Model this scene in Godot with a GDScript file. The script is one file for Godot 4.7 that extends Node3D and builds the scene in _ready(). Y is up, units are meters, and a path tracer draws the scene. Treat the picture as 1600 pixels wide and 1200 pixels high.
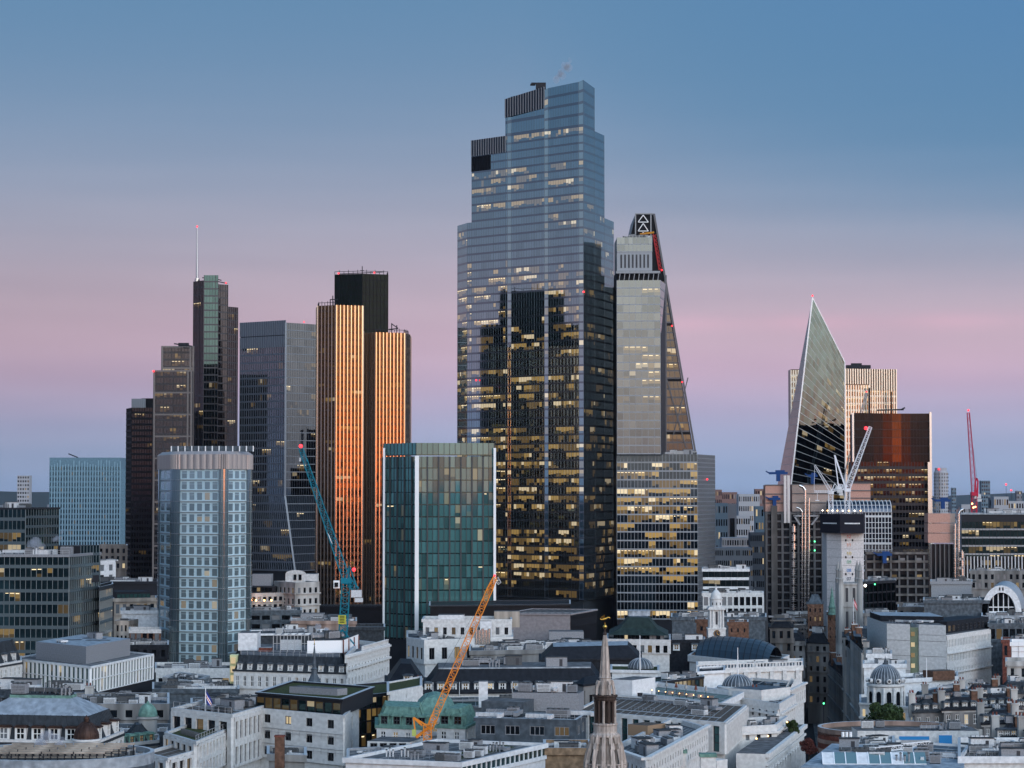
extends Node3D

const F := 3640.0       # focal length of the photograph in its own pixels
const H := 87.0         # height of the viewpoint above the streets
var rng := RandomNumberGenerator.new()
var M := {}
var counts := {}
var meshes := {}
var pitch := atan(168.0 / F)
var tex_soft: Texture2D
var tex_patch: Texture2D
var tex_streak: Texture2D


class Surf:
	var v := PackedVector3Array()
	var n := PackedVector3Array()


class MB:
	var s := {}

	func at(m) -> Surf:
		if not s.has(m):
			s[m] = Surf.new()
		return s[m]

	func qn(m, a: Vector3, b: Vector3, c: Vector3, d: Vector3, k: Vector3) -> void:
		var o := at(m)
		o.v.append(a); o.v.append(c); o.v.append(b); o.v.append(a); o.v.append(d); o.v.append(c)
		for i in 6:
			o.n.append(k)

	func q(m, a: Vector3, b: Vector3, c: Vector3, d: Vector3) -> void:
		var k := (c - a).cross(d - b)
		if k.length_squared() > 1e-12:
			qn(m, a, b, c, d, k.normalized())

	func t(m, a: Vector3, b: Vector3, c: Vector3) -> void:
		var k := (b - a).cross(c - a)
		if k.length_squared() < 1e-12:
			return
		k = k.normalized()
		var o := at(m)
		o.v.append(a); o.v.append(c); o.v.append(b)
		for i in 3:
			o.n.append(k)

	# a box: o its low left back corner, x to the right, y up, z towards the viewer
	func box(m, o: Vector3, x: Vector3, y: Vector3, z: Vector3) -> void:
		var p := o + x + y + z
		q(m, o + z, o + z + x, p, o + z + y)
		q(m, o + x, o, o + y, o + x + y)
		q(m, o + x + z, o + x, o + x + y, p)
		q(m, o, o + z, o + z + y, o + y)
		q(m, o + y + z, p, o + x + y, o + y)
		q(m, o, o + x, o + x + z, o + z)

	func abox(m, c: Vector3, sx: float, sy: float, sz: float) -> void:
		box(m, c - Vector3(sx, 0, sz) / 2, Vector3(sx, 0, 0), Vector3(0, sy, 0), Vector3(0, 0, sz))

	func bar(m, a: Vector3, b: Vector3, w: float, w2 := 0.0) -> void:
		var d := b - a
		if d.length() < 1e-4:
			return
		var side := d.cross(Vector3.UP if absf(d.normalized().y) < 0.95 else Vector3.BACK).normalized()
		var up := side.cross(d).normalized()
		if w2 <= 0.0:
			w2 = w
		box(m, a - side * w / 2 - up * w2 / 2 + d, side * w, up * w2, -d)

	func cyl(m, a: Vector3, b: Vector3, r0: float, r1: float, k := 8, caps := true) -> void:
		var d := (b - a).normalized()
		var x := d.cross(Vector3.BACK if absf(d.y) > 0.9 else Vector3.UP).normalized()
		var y := d.cross(x)
		var o := at(m)
		for i in k:
			var e0 := x * cos(TAU * i / k) + y * sin(TAU * i / k)
			var e1 := x * cos(TAU * (i + 1) / k) + y * sin(TAU * (i + 1) / k)
			var p := [a + e0 * r0, a + e1 * r0, b + e1 * r1, b + e0 * r1]
			for j in [0, 2, 1, 0, 3, 2]:
				o.v.append(p[j])
				o.n.append(e0 if j == 0 or j == 3 else e1)
			if caps:
				t(m, b, b + e0 * r1, b + e1 * r1)

	# a turned shape: profile of [radius, height] from the foot upwards
	func lathe(m, c: Vector3, prof: Array, k := 24, flat := false, turn := 0.0) -> void:
		var o := at(m)
		for j in prof.size() - 1:
			var r0: float = prof[j][0]
			var r1: float = prof[j + 1][0]
			var h0: float = prof[j][1]
			var h1: float = prof[j + 1][1]
			var sl := Vector2(h1 - h0, r0 - r1).normalized()
			for i in k:
				var a0 := TAU * i / k + turn
				var a1 := TAU * (i + 1) / k + turn
				var e0 := Vector3(cos(a0), 0, -sin(a0))
				var e1 := Vector3(cos(a1), 0, -sin(a1))
				var p := [c + e0 * r0 + Vector3(0, h0, 0), c + e1 * r0 + Vector3(0, h0, 0), c + e1 * r1 + Vector3(0, h1, 0), c + e0 * r1 + Vector3(0, h1, 0)]
				if flat:
					q(m, p[0], p[1], p[2], p[3])
					continue
				var n0 := (e0 * sl.x + Vector3.UP * sl.y)
				var n1 := (e1 * sl.x + Vector3.UP * sl.y)
				for z in ([0, 2, 1, 0, 3, 2] if r1 > 1e-4 else [0, 2, 1]):
					o.v.append(p[z])
					o.n.append(n0 if z == 0 or z == 3 else n1)

	func mesh() -> ArrayMesh:
		var am := ArrayMesh.new()
		for m in s:
			var a := []
			a.resize(Mesh.ARRAY_MAX)
			a[Mesh.ARRAY_VERTEX] = s[m].v
			a[Mesh.ARRAY_NORMAL] = s[m].n
			am.add_surface_from_arrays(Mesh.PRIMITIVE_TRIANGLES, a)
			am.surface_set_material(am.get_surface_count() - 1, m)
		return am


# ---------------------------------------------------------------- places, things, parts

func at(px: float, py: float, d: float) -> Vector3:
	var u := (px - 800.0) / F
	var v := (600.0 - py) / F
	var w := cos(pitch) - v * sin(pitch)
	return Vector3(u * d / w, H + d * (v * cos(pitch) + sin(pitch)) / w, -d)


func flat(p: Vector3, y: float) -> Vector3:
	return Vector3(p.x, y, p.z)


func numbered(called: String) -> String:
	var k: int = counts.get(called, 0)
	counts[called] = k + 1
	return called if k == 0 else "%s_%03d" % [called, k]


func thing(called: String, label: String, category: String, base: Vector3, group := "", kind := "") -> Node3D:
	var o := Node3D.new()
	o.name = numbered(called)
	add_child(o)
	o.position = base
	o.set_meta("label", label)
	o.set_meta("category", category)
	if group:
		o.set_meta("group", group)
	if kind:
		o.set_meta("kind", kind)
	o.set_meta("tally", {})
	return o


func kid_name(t: Node, called: String) -> String:
	if not t.has_meta("tally"):
		t.set_meta("tally", {})
	var c: Dictionary = t.get_meta("tally")
	var k: int = c.get(called, 0)
	c[called] = k + 1
	return called if k == 0 else "%s_%03d" % [called, k]


func tally(t: Node, called: String) -> int:
	return t.get_meta("tally").get(called, 0) if t.has_meta("tally") else 0


# commits a mesh that was laid out in world places as one part of a thing
func part(t: Node3D, called: String, mb: MB, kind := "", label := "") -> MeshInstance3D:
	if mb.s.is_empty():
		return null
	var o := MeshInstance3D.new()
	o.mesh = mb.mesh()
	o.name = kid_name(t, called)
	t.add_child(o)
	var base := Vector3.ZERO
	var p: Node = t
	while p is Node3D and p != self:
		base += p.position
		p = p.get_parent()
	o.position = -base
	if kind:
		o.set_meta("kind", kind)
	if label:
		o.set_meta("label", label)
	return o


func structure(called: String, mb: MB, kind := "structure") -> MeshInstance3D:
	var o := MeshInstance3D.new()
	o.mesh = mb.mesh()
	o.name = numbered(called)
	o.set_meta("kind", kind)
	add_child(o)
	return o


# a piece with a shared mesh, standing at a world place under a thing
func piece(t: Node3D, called: String, mesh: Mesh, b: Basis, where: Vector3) -> MeshInstance3D:
	var o := MeshInstance3D.new()
	o.mesh = mesh
	o.name = kid_name(t, called)
	t.add_child(o)
	o.transform = Transform3D(b, where - t.position)
	return o


# ---------------------------------------------------------------- materials

func lin(r: float, g: float, b: float) -> Color:
	return Color(r, g, b).linear_to_srgb()


func mat(key: String, c: Color, rough := 0.8, metal := 0.0, tex = null, scale := 0.05) -> StandardMaterial3D:
	var m := StandardMaterial3D.new()
	m.resource_name = key
	m.albedo_color = c.linear_to_srgb()
	m.roughness = rough
	m.metallic = metal
	m.metallic_specular = 0.5 if rough < 0.25 else 0.2
	if tex:
		m.albedo_texture = tex
		m.uv1_triplanar = true
		m.uv1_world_triplanar = true
		m.uv1_scale = Vector3.ONE * scale
	M[key] = m
	return m


func glow(key: String, c: Color, e: float, base := Color(0.02, 0.02, 0.02)) -> StandardMaterial3D:
	var m := mat(key, base, 0.1)
	m.emission_enabled = true
	m.emission = c.linear_to_srgb()
	m.emission_energy_multiplier = e
	return m


# a family of panes for one building: plain, darker, blinds drawn, and three kinds of lit rooms
func glass(key: String, c: Color, warm := 1.0, rough := 0.04, diffuse := 0.0, spread := [1.0, 0.86, 1.1]) -> Array:
	var out := []
	for k in spread:
		var m := mat("%s_pane_%d" % [key, out.size()], c * k, rough, 1.0 - diffuse)
		out.append(m)
	var e := [[Color(1.0, 0.62, 0.2), 0.06], [Color(1.0, 0.64, 0.2), 0.17], [Color(1.0, 0.8, 0.5), 0.36]]
	for k in 3:
		var m := mat("%s_lit_window_%d" % [key, k], c * 0.9, rough, 1.0 - diffuse)
		m.emission_enabled = true
		m.emission = e[k][0].linear_to_srgb()
		m.emission_energy_multiplier = e[k][1] * warm
		out.append(m)
	return out


func noise_tex(freq: float, lo: float, hi: float, oct := 4, stretch := Vector2i(256, 256), kind := FastNoiseLite.TYPE_SIMPLEX_SMOOTH) -> Texture2D:
	var n := FastNoiseLite.new()
	n.seed = 7
	n.noise_type = kind
	n.frequency = freq
	n.fractal_octaves = oct
	var im := n.get_seamless_image(stretch.x, stretch.y, false, false, 0.15)
	im.convert(Image.FORMAT_RGB8)
	if stretch.x != stretch.y:
		im.resize(256, 256, Image.INTERPOLATE_CUBIC)
	for y in 256:
		for x in 256:
			var k := lerpf(lo, hi, im.get_pixel(x, y).r)
			im.set_pixel(x, y, Color(k, k, k))
	return ImageTexture.create_from_image(im)


func materials() -> void:
	tex_soft = noise_tex(0.06, 0.82, 1.0, 5)
	tex_patch = noise_tex(0.03, 0.62, 1.0, 6)
	tex_streak = noise_tex(0.02, 0.62, 1.0, 4, Vector2i(256, 32))
	mat("stone", Color(0.52, 0.51, 0.49), 0.85, 0, tex_streak, 0.045)
	mat("stone_warm", Color(0.52, 0.45, 0.38), 0.85, 0, tex_streak, 0.05)
	mat("stone_pale", Color(0.66, 0.655, 0.64), 0.8, 0, tex_soft, 0.06)
	mat("stone_grey", Color(0.25, 0.245, 0.24), 0.85, 0, tex_streak, 0.05)
	mat("stone_dark", Color(0.17, 0.155, 0.145), 0.85, 0, tex_streak, 0.05)
	mat("white", Color(0.74, 0.75, 0.76), 0.7, 0, tex_soft, 0.05)
	mat("coping", Color(0.46, 0.48, 0.50), 0.7, 0, tex_soft, 0.3)
	mat("seam", Color(0.20, 0.21, 0.22), 0.7)
	mat("walkway", Color(0.36, 0.37, 0.38), 0.8, 0, tex_soft, 0.3)
	mat("white_plain", Color(0.75, 0.75, 0.75), 0.6)
	mat("concrete", Color(0.68, 0.64, 0.63), 0.9, 0, tex_soft, 0.08)
	mat("pink_stone", Color(0.42, 0.30, 0.25), 0.85, 0, tex_streak, 0.05)
	mat("brick", Color(0.20, 0.11, 0.075), 0.9, 0, tex_patch, 0.12)
	mat("brick_red", Color(0.22, 0.08, 0.06), 0.9, 0, tex_patch, 0.12)
	mat("slate", Color(0.022, 0.025, 0.032), 0.6, 0, tex_patch, 0.11)
	mat("slate_grey", Color(0.05, 0.058, 0.067), 0.6, 0, tex_patch, 0.11)
	mat("lead", Color(0.11, 0.135, 0.16), 0.5, 0.15, tex_patch, 0.08)
	mat("lead_pale", Color(0.42, 0.47, 0.52), 0.5, 0.1, tex_patch, 0.07)
	mat("felt", Color(0.075, 0.078, 0.082), 0.95, 0, tex_patch, 0.06)
	mat("gravel", Color(0.15, 0.12, 0.10), 0.95, 0, tex_patch, 0.15)
	mat("deck", Color(0.17, 0.17, 0.175), 0.9, 0, tex_patch, 0.05)
	mat("copper", Color(0.20, 0.36, 0.30), 0.7, 0, tex_patch, 0.12)
	mat("copper_dark", Color(0.035, 0.055, 0.05), 0.65, 0, tex_patch, 0.08)
	mat("copper_brown", Color(0.085, 0.05, 0.04), 0.45, 0.4, tex_patch, 0.15)
	mat("steel", Color(0.42, 0.43, 0.45), 0.35, 0.8)
	mat("steel_bright", Color(0.62, 0.60, 0.58), 0.22, 1.0)
	mat("grey_metal", Color(0.30, 0.31, 0.33), 0.5, 0.4, tex_soft, 0.1)
	mat("dark_metal", Color(0.022, 0.023, 0.027), 0.5, 0.1)
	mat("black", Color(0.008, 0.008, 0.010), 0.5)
	mat("plant_grey", Color(0.29, 0.30, 0.32), 0.6, 0.2, tex_soft, 0.15)
	mat("plant_white", Color(0.62, 0.63, 0.64), 0.6, 0, tex_soft, 0.15)
	mat("plant_dark", Color(0.10, 0.105, 0.11), 0.6, 0.2, tex_soft, 0.15)
	mat("frame_white", Color(0.62, 0.62, 0.60), 0.6)
	mat("frame_dark", Color(0.05, 0.05, 0.055), 0.5, 0.2)
	mat("grass_roof", Color(0.075, 0.085, 0.035), 0.95, 0, tex_patch, 0.2)
	mat("asphalt", Color(0.05, 0.05, 0.052), 0.9, 0, tex_patch, 0.1)
	mat("bronze_skin", Color(0.06, 0.045, 0.035), 0.3, 0.7)
	mat("gold", Color(0.75, 0.42, 0.08), 0.3, 1.0)
	glow("red_lamp", Color(1.0, 0.03, 0.04), 3.5)
	glow("warm_lamp", Color(1.0, 0.55, 0.2), 6.0)
	glow("white_lamp", Color(1.0, 0.92, 0.8), 6.0)
	glow("green_lamp", Color(0.1, 1.0, 0.35), 4.0)
	glow("ceiling_light", Color(1.0, 0.80, 0.48), 1.5)
	M["w"] = [mat("window_dark", Color(0.045, 0.052, 0.06), 0.06, 0.9), mat("window_darker", Color(0.02, 0.023, 0.028), 0.06, 0.8), mat("window_blind", Color(0.17, 0.185, 0.2), 0.2, 0.3)]
	for k in [[0.10, Color(1.0, 0.68, 0.32)], [0.24, Color(1.0, 0.72, 0.36)], [0.6, Color(1.0, 0.8, 0.48)]]:
		var m := glow("lit_window_%d" % M["w"].size(), k[1], k[0], Color(0.045, 0.045, 0.045))
		m.roughness = 0.06
		m.metallic = 0.8
		M["w"].append(m)


# ---------------------------------------------------------------- walls with windows

func pane_mesh(w: float, h: float, m, deep := 0.12) -> ArrayMesh:
	var key := "%d_%d_%d_%d" % [roundi(w * 20), roundi(h * 20), m.get_instance_id(), roundi(deep * 100)]
	if not meshes.has(key):
		var mb := MB.new()
		mb.box(m, Vector3(-w / 2, -h / 2, -deep), Vector3(w, 0, 0), Vector3(0, h, 0), Vector3(0, 0, deep))
		meshes[key] = mb.mesh()
	return meshes[key]


func frame_mesh(w: float, h: float, m, bars: Vector2i, thick := 0.12) -> ArrayMesh:
	var key := "f%d_%d_%d_%d_%d" % [roundi(w * 20), roundi(h * 20), m.get_instance_id(), bars.x, bars.y]
	if not meshes.has(key):
		var mb := MB.new()
		var z := Vector3(0, 0, 0.1)
		for i in bars.x + 1:
			var x := lerpf(-w / 2, w / 2 - thick, float(i) / bars.x)
			mb.box(m, Vector3(x, -h / 2, 0), Vector3(thick, 0, 0), Vector3(0, h, 0), z)
		for i in bars.y + 1:
			var y := lerpf(-h / 2, h / 2 - thick, float(i) / bars.y)
			mb.box(m, Vector3(-w / 2, y, 0), Vector3(w, 0, 0), Vector3(0, thick, 0), z * 0.9)
		meshes[key] = mb.mesh()
	return meshes[key]


func window(t: Node3D, c: Vector3, r: Vector3, u: Vector3, n: Vector3, w: float, h: float, m, frame = null, bars := Vector2i(2, 2), called := "window") -> void:
	if tally(t, called) >= 300:
		return
	var o := piece(t, called, pane_mesh(w, h, m), Basis(r, u, n), c)
	if frame:
		var f := MeshInstance3D.new()
		f.mesh = frame_mesh(w, h, frame, bars)
		f.name = "window_frame"
		o.add_child(f)


func pick(g: Array, lit: float) -> StandardMaterial3D:
	if rng.randf() < lit:
		return g[3 + mini(2, int(rng.randf() * 2.4))]
	return g[[0, 0, 0, 1, 1, 2][rng.randi() % 6]]


# a masonry face from A to B (left to right seen from outside): piers and bands stand proud of the panes
func masonry(t: Node3D, wall: MB, A: Vector3, B: Vector3, y0: float, y1: float, s: Dictionary) -> void:
	A = flat(A, y0)
	B = flat(B, y0)
	var wd := A.distance_to(B)
	var r := (B - A) / wd
	var n := r.cross(Vector3.UP)
	var nb: int = s.get("nb", maxi(1, roundi(wd / s.get("bw", 3.2))))
	var nf: int = s.get("nf", maxi(1, roundi((y1 - y0) / s.get("fh", 3.7))))
	var bw := wd / nb
	var fh := (y1 - y0) / nf
	var ww: float = s.get("ww", 0.45) * bw
	var wh: float = s.get("wh", 0.6) * fh
	var sf: float = s.get("sf", 0.22) * fh
	var rec: float = s.get("rec", 0.35)
	var m = s.get("wall", M.stone)
	var g: Array = s.get("g", M.w)
	var fr = s.get("frame", null)
	var pw := bw - ww
	for i in nb + 1:
		var a := maxf(0.0, i * bw - pw / 2)
		var b := minf(wd, i * bw + pw / 2)
		if i == nb:
			b += rec
		wall.box(m, A + r * a, r * (b - a), Vector3(0, y1 - y0, 0), n * rec)
	for j in nf + 1:
		var a := maxf(0.0, j * fh - (fh - wh - sf))
		var b := minf(y1 - y0, j * fh + sf)
		if b - a > 0.02:
			wall.box(s.get("band", m), A + Vector3(0, a, 0), r * (wd + rec - 0.02), Vector3(0, b - a, 0), n * (rec - 0.03))
	for y in s.get("cornice", []):
		var hh: float = s.get("ch", 0.5)
		wall.box(s.get("cm", m), A + Vector3(0, y, 0) + r * -0.02, r * (wd + rec + 0.3), Vector3(0, hh, 0), n * (rec + 0.45))
	for j in nf:
		for i in nb:
			var c := A + r * (i + 0.5) * bw + Vector3(0, j * fh + sf + wh / 2, 0) + n * 0.14
			window(t, c, r, Vector3.UP, n, ww, wh, pick(g, s.get("lit", 0.15) * 0.6), fr, s.get("bars", Vector2i(2, 2)))
			if s.get("sill", false):
				wall.box(m, A + r * ((i + 0.5) * bw - ww / 2 - 0.15) + Vector3(0, j * fh + sf - 0.2, 0) + n * rec, r * (ww + 0.3), Vector3(0, 0.2, 0), n * 0.18)


# a glazed face over any four corners. Storeys run across it; each storey is a band of panes, or every pane is a part
func curtain(t: Node3D, frame: MB, bl: Vector3, br: Vector3, tr: Vector3, tl: Vector3, s: Dictionary) -> void:
	var nf: int = s.get("nf", maxi(1, roundi(((tl - bl).length() + (tr - br).length()) / 2 / s.get("fh", 3.8))))
	var g: Array = s.g
	var sp: float = s.get("sp", 0.25)
	var gap: float = s.get("gap", 0.0)
	var jit: float = s.get("jit", 0.0006)
	var mm = s.get("mull", null)
	var mw: float = s.get("mw", 0.12)
	var md: float = s.get("md", 0.18)
	var bw: float = s.get("bw", 1.5)
	var lit: float = s.get("lit", 0.1)
	var lows: Vector2 = s.get("litmix", Vector2(lit, lit))
	var every: int = s.get("every", 0)
	var each: bool = s.get("each", false)
	var n := (br - bl).cross(tl - bl)
	if n.length() < 1e-3:
		n = (br - bl).cross(tr - br)
	n = n.normalized()
	var r := (br - bl).normalized() if (br - bl).length() > 0.01 else (tr - tl).normalized()
	var up := n.cross(r)
	var rows := s.get("rows", {}) as Dictionary
	for j in nf:
		var v0 := float(j) / nf
		var v1 := (j + 1.0) / nf
		var vs := lerpf(v0, v1, sp)
		var a0 := bl.lerp(tl, v0)
		var b0 := br.lerp(tr, v0)
		var a1 := bl.lerp(tl, vs)
		var b1 := br.lerp(tr, vs)
		var a2 := bl.lerp(tl, v1)
		var b2 := br.lerp(tr, v1)
		if sp > 0.0:
			var so: float = s.get("so", 0.10)
			frame.q(s.sm, a0 + n * so, b0 + n * so, b1 + n * so, a1 + n * so)
			frame.q(s.sm, a1 + n * so, b1 + n * so, b1, a1)
			frame.q(s.sm, a0, b0, b0 + n * so, a0 + n * so)
		var wd := (b1 - a1).length()
		if wd < 0.4:
			continue
		var nb := maxi(1, roundi(wd / bw))
		if s.has("nb"):
			nb = s.nb
		var band := MB.new()
		var here := lerpf(lows.x, lows.y, v0)
		var row := here * rng.randf_range(0.2, 1.8)
		if rows.has(j):
			row = rows[j]
		var left := 0
		var on := false
		var what = g[0]
		var lamps := false
		var i := 0
		while i < nb:
			if left <= 0:
				on = rng.randf() < row
				left = 1 if each else rng.randi_range(2, s.get("run", 5)) if on else rng.randi_range(1, 4)
				what = g[3 + [0, 0, 0, 1, 1, 2][rng.randi() % 6]] if on else g[[0, 0, 0, 0, 1, 2][rng.randi() % 6]]
				lamps = on and rng.randf() < s.get("lamp_rows", {}).get(j, s.get("lamps", 0.35))
			var run := 1
			if on and not each:
				run = mini(mini(left, maxi(1, int(rng.randf_range(1.2, 3.2) / (wd / nb)))), nb - i)
				if rng.randf() < 0.4:
					what = g[3 + [0, 0, 1, 1, 2][rng.randi() % 5]]
				elif rng.randf() < 0.12:
					what = g[1]
			left -= run
			var u0 := float(i) / nb
			var u1 := float(i + run) / nb
			i += run
			var p0 := a1.lerp(b1, u0)
			var p1 := a1.lerp(b1, u1)
			var p2 := a2.lerp(b2, u1)
			var p3 := a2.lerp(b2, u0)
			if each and rng.randf() < 0.35:
				what = pick(g, row)
			if gap > 0.0:
				p0 += (p1 - p0).normalized() * gap; p3 += (p2 - p3).normalized() * gap
				p1 -= (p1 - p0).normalized() * gap; p2 -= (p2 - p3).normalized() * gap
			var k := (n + r * rng.randfn() * jit + up * rng.randfn() * jit).normalized()
			var hx := "lit_window" if on else "window"
			if on:
				# people's desks and cabinets hide the lower part of a lit room
				var cut := rng.randf_range(0.25, 0.55)
				var c0 := p0.lerp(p3, cut)
				var c1 := p1.lerp(p2, cut)
				band.qn(g[1] if rng.randf() < 0.6 else g[3], p0, p1, c1, c0, k)
				p0 = c0
				p1 = c1
			if (on or each) and tally(t, hx) < 300 and tally(t, "lit_window") + tally(t, "window") < s.get("most", 420):
				var one := MB.new()
				one.qn(what, p0, p1, p2, p3, k)
				part(t, hx, one)
			else:
				band.qn(what, p0, p1, p2, p3, k)
			if lamps:
				var top := p3.lerp(p0, 0.12)
				var top2 := p2.lerp(p1, 0.12)
				var low := p3.lerp(p0, 0.26)
				var low2 := p2.lerp(p1, 0.26)
				var cl := rng.randf_range(0.1, 0.3)
				var cr := rng.randf_range(0.6, 0.95)
				var one := MB.new()
				var o := n * 0.03
				one.q(M.ceiling_light, low.lerp(low2, cl) + o, low.lerp(low2, cr) + o, top.lerp(top2, cr) + o, top.lerp(top2, cl) + o)
				if tally(t, "ceiling_light") < 200:
					part(t, "ceiling_light", one)
		if band.s:
			if tally(t, "window_band") < 300:
				part(t, "window_band", band)
			else:
				for m in band.s:
					frame.at(m).v.append_array(band.s[m].v)
					frame.at(m).n.append_array(band.s[m].n)
	if mm:
		var wd := maxf((br - bl).length(), (tr - tl).length())
		var nb: int = s.get("nb", maxi(1, roundi(wd / bw)))
		var step: int = s.get("mstep", 1)
		for i in range(0, nb + 1, step):
			var u := float(i) / nb
			var lo := bl.lerp(br, u)
			var hi := tl.lerp(tr, u)
			var w2 := mw
			var d2 := md
			if every and i % every == 0:
				w2 = s.get("bigw", mw * 2.2)
				d2 = s.get("bigd", md * 1.6)
			frame.box(mm, lo - r * w2 / 2, r * w2, hi - lo, n * d2)


func inset(fp: Array, by: float) -> Array:
	var out := []
	var k := fp.size()
	for i in k:
		var p: Vector3 = fp[(i + k - 1) % k]
		var c: Vector3 = fp[i]
		var q: Vector3 = fp[(i + 1) % k]
		var d0 := (c - p).normalized()
		var d1 := (q - c).normalized()
		var n0 := d0.cross(Vector3.UP)
		var n1 := d1.cross(Vector3.UP)
		var h := (n0 + n1).normalized()
		out.append(c - h * by / maxf(0.25, h.dot(n0)))
	return out


func raise(fp: Array, y: float) -> Array:
	return fp.map(func(p): return flat(p, y))


func prism(mb: MB, m, fp: Array, y0: float, y1: float, top = null, lid := true) -> void:
	var k := fp.size()
	for i in k:
		var a: Vector3 = fp[i]
		var b: Vector3 = fp[(i + 1) % k]
		mb.q(m, flat(a, y0), flat(b, y0), flat(b, y1), flat(a, y1))
	if lid:
		cap(mb, top if top else m, fp, y1)


func cap(mb: MB, m, fp: Array, y: float) -> void:
	var flatp := PackedVector2Array()
	for p in fp:
		flatp.append(Vector2(p.x, p.z))
	var idx := Geometry2D.triangulate_polygon(flatp)
	for i in range(0, idx.size(), 3):
		var a := flat(fp[idx[i]], y)
		var b := flat(fp[idx[i + 1]], y)
		var c := flat(fp[idx[i + 2]], y)
		if (b - a).cross(c - a).y < 0:
			mb.t(m, a, c, b)
		else:
			mb.t(m, a, b, c)


func frustum(mb: MB, m, fp: Array, y0: float, top: Array, y1: float, lid = null) -> void:
	var k := fp.size()
	for i in k:
		mb.q(m, flat(fp[i], y0), flat(fp[(i + 1) % k], y0), flat(top[(i + 1) % k], y1), flat(top[i], y1))
	if lid:
		cap(mb, lid, top, y1)


# parapet: a low wall round the edge of a flat roof
func parapet(mb: MB, m, fp: Array, y: float, h: float, w := 0.5) -> void:
	var ins := inset(fp, w)
	var k := fp.size()
	for i in k:
		var j := (i + 1) % k
		mb.q(m, flat(fp[i], y), flat(fp[j], y), flat(fp[j], y + h), flat(fp[i], y + h))
		mb.q(m, flat(ins[j], y), flat(ins[i], y), flat(ins[i], y + h), flat(ins[j], y + h))
		mb.q(M.coping, flat(fp[i], y + h), flat(fp[j], y + h), flat(ins[j], y + h), flat(ins[i], y + h))


func on(fp: Array, u: float, v: float) -> Vector3:
	return fp[0].lerp(fp[1], u).lerp(fp[fp.size() - 1].lerp(fp[2], u), v)


func shape_key(k: String, f: Callable) -> ArrayMesh:
	if not meshes.has(k):
		var mb := MB.new()
		f.call(mb)
		meshes[k] = mb.mesh()
	return meshes[k]


# plant on a roof: cabinets, fans, ducts, huts, pipes, each a part of its building
func clutter(t: Node3D, fp: Array, y: float, many: int, size := 1.0, dark := 0.3) -> void:
	var q4 := [fp[0], fp[1], fp[2], fp[fp.size() - 1]]
	var r := ((q4[1] - q4[0]) as Vector3).normalized()
	var n := r.cross(Vector3.UP)
	for i in many:
		var c := flat(on(q4, rng.randf_range(0.1, 0.9), rng.randf_range(0.1, 0.9)), y)
		var b := Basis(r, Vector3.UP, n)
		var which := rng.randi() % 8
		var tone = [M.plant_grey, M.plant_white, M.plant_dark][0 if rng.randf() < 0.45 else 1 if rng.randf() > dark else 2]
		var v := rng.randi() % 3
		var id: int = tone.get_instance_id()
		if which < 3:
			var w: float = [2.4, 3.4, 5.0][v]
			piece(t, "plant_unit", shape_key("pu%d_%d" % [v, id], func(mb):
				var hh: float = [1.6, 2.0, 1.5][v]
				mb.abox(tone, Vector3(0, 0.25, 0), w, hh, 1.8)
				for k in 5:
					mb.abox(M.plant_dark, Vector3(0, 0.45 + k * hh / 6, 0.92), w * 0.86, 0.1, 0.06)
				for k in 2 + v:
					mb.cyl(M.plant_dark, Vector3(-w / 2 + w * (k + 0.5) / (2 + v), 0.25 + hh, 0), Vector3(-w / 2 + w * (k + 0.5) / (2 + v), 0.55 + hh, 0), 0.6, 0.6, 10)
				mb.abox(M.dark_metal, Vector3(0, 0, 0), w * 0.9, 0.25, 1.5)), b.scaled(Vector3.ONE * size), c)
		elif which < 5:
			piece(t, "duct", shape_key("du%d_%d" % [v, id], func(mb):
				var w: float = [6.0, 8.0, 11.0][v]
				mb.abox(tone, Vector3(0, 0.5, 0), w, 0.8, 0.9)
				mb.abox(tone, Vector3(w / 2 - 0.4, 0.5, 1.6), 0.8, 0.8, 2.4)
				for k in 4:
					mb.abox(M.dark_metal, Vector3(-w / 2 + 0.5 + k * w / 4, 0, 0), 0.12, 0.5, 0.7)
				for k in 5:
					mb.abox(M.steel, Vector3(-w / 2 + 0.6 + k * w / 5, 0.47, 0), 0.1, 0.86, 0.96)), b.scaled(Vector3.ONE * size), c)
		elif which == 5:
			piece(t, "roof_hut", shape_key("hu%d_%d" % [v, id], func(mb):
				var w: float = [3.0, 4.5, 6.0][v]
				mb.abox(tone, Vector3.ZERO, w, 2.6, 3.0)
				mb.abox(M.felt, Vector3(0, 2.6, 0), w + 0.3, 0.15, 3.3)
				mb.abox(M.frame_dark, Vector3(w * 0.2, 0.1, 1.5), 0.9, 2.0, 0.06)), b.scaled(Vector3.ONE * size), c)
		elif which == 6:
			piece(t, "vent_pipe", shape_key("vp%d_%d" % [v, id], func(mb):
				for k in 2 + v:
					mb.cyl(tone, Vector3(k * 0.9, 0, 0), Vector3(k * 0.9, 1.6 + 0.5 * (k % 2), 0), 0.22, 0.22, 8)
					mb.cyl(M.plant_dark, Vector3(k * 0.9, 1.7 + 0.5 * (k % 2), 0), Vector3(k * 0.9, 1.95 + 0.5 * (k % 2), 0), 0.36, 0.2, 8)), b.scaled(Vector3.ONE * size), c)
		else:
			piece(t, "roof_rail", shape_key("rr%d" % v, func(mb):
				var w: float = [6.0, 9.0, 13.0][v]
				for k in int(w / 1.5) + 1:
					mb.abox(M.steel, Vector3(-w / 2 + k * 1.5, 0, 0), 0.07, 1.1, 0.07)
				mb.abox(M.steel, Vector3(0, 1.07, 0), w, 0.07, 0.07)
				mb.abox(M.steel, Vector3(0, 0.55, 0), w, 0.05, 0.05)), b.scaled(Vector3.ONE * size), c)


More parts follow.
